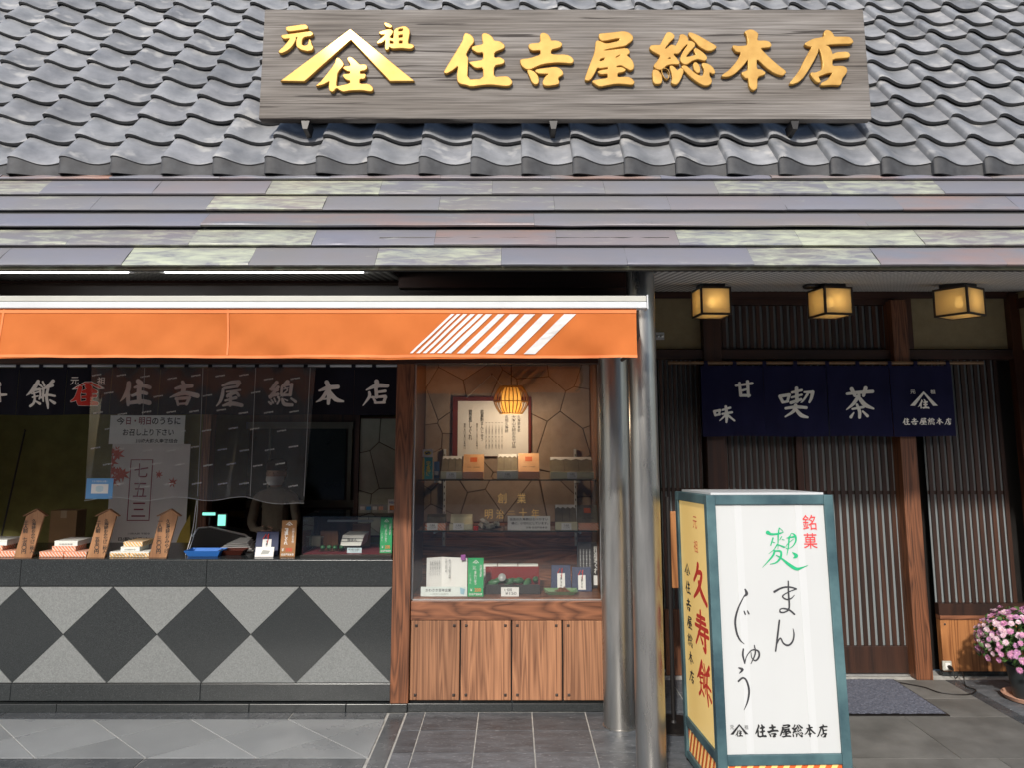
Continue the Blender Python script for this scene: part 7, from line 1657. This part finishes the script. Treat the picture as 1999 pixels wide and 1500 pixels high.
box('white_field', a.x, b_.x, 4.86, 4.864, z1_ + h * .735, z1_ + h, M_PAPER, fl_); letter('宅急便', Vector((a.x + w * .6, 4.86, z1_ + h * .36)), X, Zu, w * .45, h * .5, ink('yellow_ink', (.72, .55, .05)), fl_, vertical=True, bold=.02, line=.9)
ov = [[(math.cos(i * math.pi / 10), math.sin(i * math.pi / 10)) for i in range(20)]]
place_glyph('oval_mark', ov, Vector((a.x + w * .5, 4.86, z1_ + h * .87)), X, Zu, w * .72, h * .16, ink('yellow_ink', (.72, .55, .05)), fl_)
place_glyph('dark_mark', [[(-1, -.5), (-.3, -.2), (.2, -.8), (1, -.4), (.8, .6), (.3, .1), (-.2, .7), (-.9, .5)]], Vector((a.x + w * .5, 4.86, z1_ + h * .87)), X, Zu, w * .5, h * .10, M_INKBLACK, fl_, off=.0025)
a = PY(853, 915, 4.93); bc = thing('blue_card', (a.x, 4.93, z1_), 'little blue card behind the open box on the upper shelf', 'card'); box('card', a.x - .02, a.x + .015, 4.93, 4.932, z1_, a.z + .04, mat('dull_blue_card', (.12, .22, .42), .6), bc); box('print', a.x - .016, a.x + .011, 4.9275, 4.9295, z1_ + .02, z1_ + .045, M_PAPER, bc)
# middle shelf
yb = 4.86
def low_box(label, u0, u1, vt, vb, m, m2, zb=z2_, tagx=.35, y=yb):
    a, b_ = PY(u0, vb, y), PY(u1, vt, y); h = b_.z - zb; t = thing('sample_box', ((a.x + b_.x) / 2, y + .05, zb), label, 'box', 'boxes shown in the display window')
    box('carton', a.x, b_.x, y, y + .10, zb + .0005, zb + h * .45, m, t, bevel=.0015)
    MB().hexa([(a.x + .004, y + .03, zb + h * .45 + .001), (b_.x - .004, y + .03, zb + h * .45 + .001), (b_.x - .004, y + .10, zb + h * .45 + .001), (a.x + .004, y + .10, zb + h * .45 + .001), (a.x + .004, y + .06, zb + h * .85), (b_.x - .004, y + .06, zb + h * .85), (b_.x - .004, y + .10, zb + h), (a.x + .004, y + .10, zb + h)]).build('lid', m2, t)
    tag_card(t, a.x + (b_.x - a.x) * tagx, y - .001, zb + .001, .066, .042)
low_box('low striped sample box at the left end of the lower shelf', 830, 870, 1008, 1037, M_OSTRIPE, M_LIDGREY); low_box('low yellow sample box left of the sliced cake plate', 877, 922, 1008, 1037, M_CREAMBOX, M_CREAMBOX, tagx=.4)
open_box('open sample box at the right of the lower shelf', 1084, 1127, 990, 1034, yb, z2_, M_CREAMBOX); lidded_box('grey lidded sample box at the right end of the lower shelf', 1129, 1168, 990, 1034, yb, z2_, m=M_LIDGREY)
a = PY(955, 1032, 4.90); pl_ = thing('sliced_cake_plate', (a.x, 4.93, z2_), 'dark plate heaped with pale sliced rice cakes on the lower shelf', 'plate')
MB().lathe([(.03, 0), (.075, .008), (.078, .011), (.03, .004), (.001, .004)], 24, (a.x, 4.93, z2_)).build('plate', M_BLACK, pl_, smooth=40)
M_KUZU = mat('pale_rice_cake', (.50, .48, .40), .35, var=.1); rl = random.Random(5)
for k in range(14):
    cx, cy, cz_ = a.x + rl.uniform(-.05, .05), 4.93 + rl.uniform(-.04, .04), z2_ + .018 + .04 * rl.random() * (k / 14)
    o = MB().prism([(-.022, -.009, -.009), (.022, -.009, -.009), (.012, -.009, .012), (-.016, -.009, .012)], (0, .018, 0)).build('cake_slice', M_KUZU, None, local=True, bevel=.002); put(o, (cx, cy, cz_), pl_); o.rotation_euler = (rl.uniform(-.5, .5), rl.uniform(-.6, .6), rl.uniform(0, 3))
a = PY(929, 1030, 4.87); MB().lathe([(.014, 0), (.016, .02), (.017, .022)], 14, (a.x, 4.87, z2_)).build('cup', M_NORENRED, None, smooth=40)
cup = [o for o in bpy.data.objects if o.name == 'cup'][0]; tag(cup, 'tiny red cup of syrup left of the sliced cake plate', 'cup')
t, pos, up, w, h = easel_card('white notice card about the cut cakes on the lower shelf', 991, 1074, 1009, 1037, 4.855, M_PAPER, zb=z2_, lean=.05, name='notice_card')
letter('当店の久寿餅は食べやすい', pos(.5, .78), X, up, w * .9, .016, M_INKGREY, t, bold=.012); letter('様に、小切れにしています。', pos(.52, .5), X, up, w * .86, .016, M_INKGREY, t, bold=.012); letter('元祖 住吉屋総本店', pos(.68, .2), X, up, w * .5, .012, M_INKBLACK, t, bold=.012)
# display floor
zf_ = FZ + .001
a, b_ = PY(832, 1147, 4.80), PY(912, 1091, 4.80); bk = thing('open_booklet', ((a.x + b_.x) / 2, 4.82, zf_), 'open white booklet with printed columns and a purple tab in the display window', 'booklet')
xm = a.x + (b_.x - a.x) * .36
for x0, x1, y0_, y1_ in ((a.x, xm, 4.80, 4.84), (xm, b_.x, 4.84, 4.80)):
    MB().hexa([(x0, y0_, zf_), (x1, y1_, zf_), (x1, y1_ + .003, zf_), (x0, y0_ + .003, zf_), (x0, y0_ + .01, b_.z), (x1, y1_ + .01, b_.z), (x1, y1_ + .013, b_.z), (x0, y0_ + .013, b_.z)]).build('page', M_PAPER, bk)
letter('明治二十年創業の老舗', Vector((xm + .05, 4.815, (zf_ + b_.z) / 2 + .04)), X, Zu, .012, .11, M_INKGREY, bk, vertical=True, line=.9)
letter('川崎大師門前', Vector((xm + .028, 4.82, (zf_ + b_.z) / 2 + .06)), X, Zu, .010, .08, M_INKGREY, bk, vertical=True, line=.9)
for k in range(6): letter('久寿餅の由来について', Vector((a.x + .022 + .011 * k, 4.808 + .004 * k, (zf_ + b_.z) / 2 + .045)), X, Zu, .006, .09, M_INKGREY, bk, vertical=True, line=.9)
c = PY(904, 1091, 4.79); box('purple_tab', c.x - .014, c.x + .014, 4.7925, 4.7945, c.z - .012, c.z + .02, mat('purple_paper', (.36, .10, .36), .7), bk)
t, pos, up, w, h = easel_card('long pale card reading かわさき百年企業 at the left of the window floor', 821, 912, 1147, 1170, 4.74, mat('pale_mint_card', (.70, .76, .73), .6), zb=zf_, lean=.08, name='name_card')
letter('かわさき百年企業', pos(.38, .64), X, up, w * .55, .018, M_INKGREY, t, bold=.01); place_glyph('blue_mark', [[(0, 0), (1, .2), (.8, 1), (.1, .9)]], pos(.9, .55), X, up, .03, .04, mat('wave_blue_print', (.30, .50, .60), .6), t); letter('川崎商工会議所', pos(.4, .25), X, up, w * .4, .008, mat('grey_print', (.35, .36, .33), .7), t)
green_card('green upright price card standing in the display window', 913, 944, 1091, 1170, 4.735, zf_)
t, pos, up, w, h = easel_card('small white price card reading ¥150 before the sweets case', 978, 1013, 1148, 1169, 4.738, M_PAPER, zb=zf_, lean=.1)
letter('1個', pos(.4, .72), X, up, w * .4, .016, M_INKGREY, t); letter('¥150', pos(.55, .34), X, up, w * .62, .017, M_INKGREY, t)
for k in range(3):
    u0 = 932 + 40 * k; a, b_ = PY(u0, 1150, 4.98), PY(u0 + 38, 1104, 4.98); t = thing('corded_box', ((a.x + b_.x) / 2, 5.0, zf_), ['pale corded box behind the green price card', 'pale corded box in the middle behind the sweets case', 'pale corded box at the right behind the sweets case'][k], 'box', 'pale corded boxes'); zk = b_.z
    box('carton', a.x, b_.x, 4.98, 5.03, zf_, zk - .02, M_WHITEBOX, t, bevel=.002); box('lid', a.x - .001, b_.x + .001, 4.979, 5.031, zk - .0195, zk, M_WHITEBOX, t, bevel=.002); MB().tube([(a.x, 4.977, zk - .03), (b_.x, 4.977, zk - .03)], .0015, 5).build('cord', M_INKBLACK, t); letter('麩まんじゅう', Vector(((a.x + b_.x) / 2, 4.979, zk - .046)), X, Zu, .08, .014, M_INKGREY, t)
a, b_ = PY(946, 1163, 4.80), PY(1052, 1125, 4.95); sw3 = thing('sweets_case', ((a.x + b_.x) / 2, 4.87, zf_), 'dark red lacquer case of green leaf wrapped dumplings on the window floor', 'case')
M_LACQ = mat('red_lacquer', (.20, .012, .010), .25); x0, x1 = a.x, b_.x
box('front_wall', x0, x1, 4.80, 4.808, zf_, zf_ + .055, M_BLACK, sw3, bevel=.001); box('back_wall', x0, x1, 4.93, 4.938, zf_, zf_ + .14, M_LACQ, sw3, bevel=.001); box('side_wall', x0, x0 + .008, 4.8085, 4.9295, zf_, zf_ + .08, M_LACQ, sw3); box('side_wall', x1 - .008, x1, 4.8085, 4.9295, zf_, zf_ + .08, M_LACQ, sw3); box('case_floor', x0 + .0085, x1 - .0085, 4.8085, 4.9295, zf_, zf_ + .03, M_LACQ, sw3)
for k in range(6):
    cx = x0 + .05 + .052 * k; cz_ = zf_ + .058 + .012 * (k % 2)
    q = MB().lathe([(.001, -.045), (.012, -.03), (.020, -.005), (.018, .02), (.006, .04), (.001, .045)], 10).build('wrapped_dumpling', M_LEAFWRAP, None, smooth=60, local=True); put(q, (cx, 4.87 + .02 * (k % 3 - 1), cz_), sw3); q.rotation_euler = (R(20), R(75 + 20 * (k % 2)), R(20 * k))
cd_ = PY(980, 1135, 4.84); q = MB().lathe([(.022, 0), (.024, .006), (.020, .010), (.001, .012)], 20).build('dipping_cup', mat('grey_ceramic', (.30, .31, .30), .3), None, smooth=40, local=True); put(q, (cd_.x, 4.84, zf_ + .09), sw3); q.rotation_euler = (R(65), 0, 0)
gift_bag('navy gift bag left one in the display window behind the plate', 1076, 1115, 1106, 1158, 4.93, 'navy gift bags', zb=zf_); gift_bag('navy gift bag right one in the display window behind the plate', 1117, 1155, 1110, 1160, 4.88, 'navy gift bags', zb=zf_)
a = PY(1097, 1163, 4.80); dp = thing('sample_dish', (a.x, 4.80, zf_), 'green edged dish with a heap of brown simmered food on the window floor', 'dish')
x0, x1 = PY(1062, 1160, 4.80).x, PY(1128, 1160, 4.80).x
b = MB(); i_ = [(x0 + .03, 4.775), (x1 - .03, 4.775), (x1 - .03, 4.845), (x0 + .03, 4.845)]; o_ = [(x0, 4.75), (x1, 4.75), (x1, 4.87), (x0, 4.87)]
b.add([(x, y, zf_) for x, y in i_] + [(x, y, zf_ + .024) for x, y in o_] + [(x, y, zf_ + .006) for x, y in i_], [(3, 2, 1, 0)] + [(k, (k + 1) % 4, 4 + (k + 1) % 4, 4 + k) for k in range(4)] + [(4 + k, 4 + (k + 1) % 4, 8 + (k + 1) % 4, 8 + k) for k in range(4)] + [(8, 9, 10, 11)])
b.build('dish', mat('celadon_glaze', (.30, .36, .25), .2, col2=(.10, .24, .08), scale=12), dp); hb = MB(); rl = random.Random(8)
for k in range(70):
    r_ = rl.random() ** .5 * .042; th_ = rl.uniform(0, 6.3); c = Vector(((x0 + x1) / 2 + .012 + r_ * math.cos(th_), 4.81 + r_ * .8 * math.sin(th_), zf_ + .012 + (.042 - r_) * .75 * rl.random() + .004)); d = Vector((rl.gauss(0, 1), rl.gauss(0, 1), rl.gauss(0, .6))).normalized() * .009
    hb.tube([c - d, c + d * .2 + Vector((0, 0, .002)), c + d], .003, 5)
q = hb.build('simmered_food', mat('soy_brown', (.16, .06, .02), .35, var=.3, scale=90), dp); q['kind'] = 'stuff'
a, b_ = PY(1127, 1150, 4.98), PY(1173, 1060, 4.98); ds = thing('dark_standing_sign', ((a.x + b_.x) / 2, 4.98, zf_), 'dark upright sign with white brush writing 精進志ぐれ at the right of the window', 'sign')
box('board', a.x, b_.x, 4.98, 4.99, zf_, b_.z, mat('charcoal_card', (.025, .022, .024), .6), ds); w, h = b_.x - a.x, b_.z - zf_
letter('精進志ぐれ', Vector((a.x + w * .80, 4.98, zf_ + h * .62)), X, Zu, w * .22, h * .6, M_INKWHITE, ds, vertical=True, bold=.015, line=.85)
for k in range(4): letter('川崎大師名物の味をどうぞ', Vector((a.x + w * (.14 + .13 * k), 4.98, zf_ + h * .6)), X, Zu, w * .055, h * .5, M_INKWHITE, ds, vertical=True, line=.9)
box('paper_tag', a.x + w * .68, a.x + w * .92, 4.9765, 4.979, zf_ + .02, zf_ + h * .28, M_PAPER, ds)
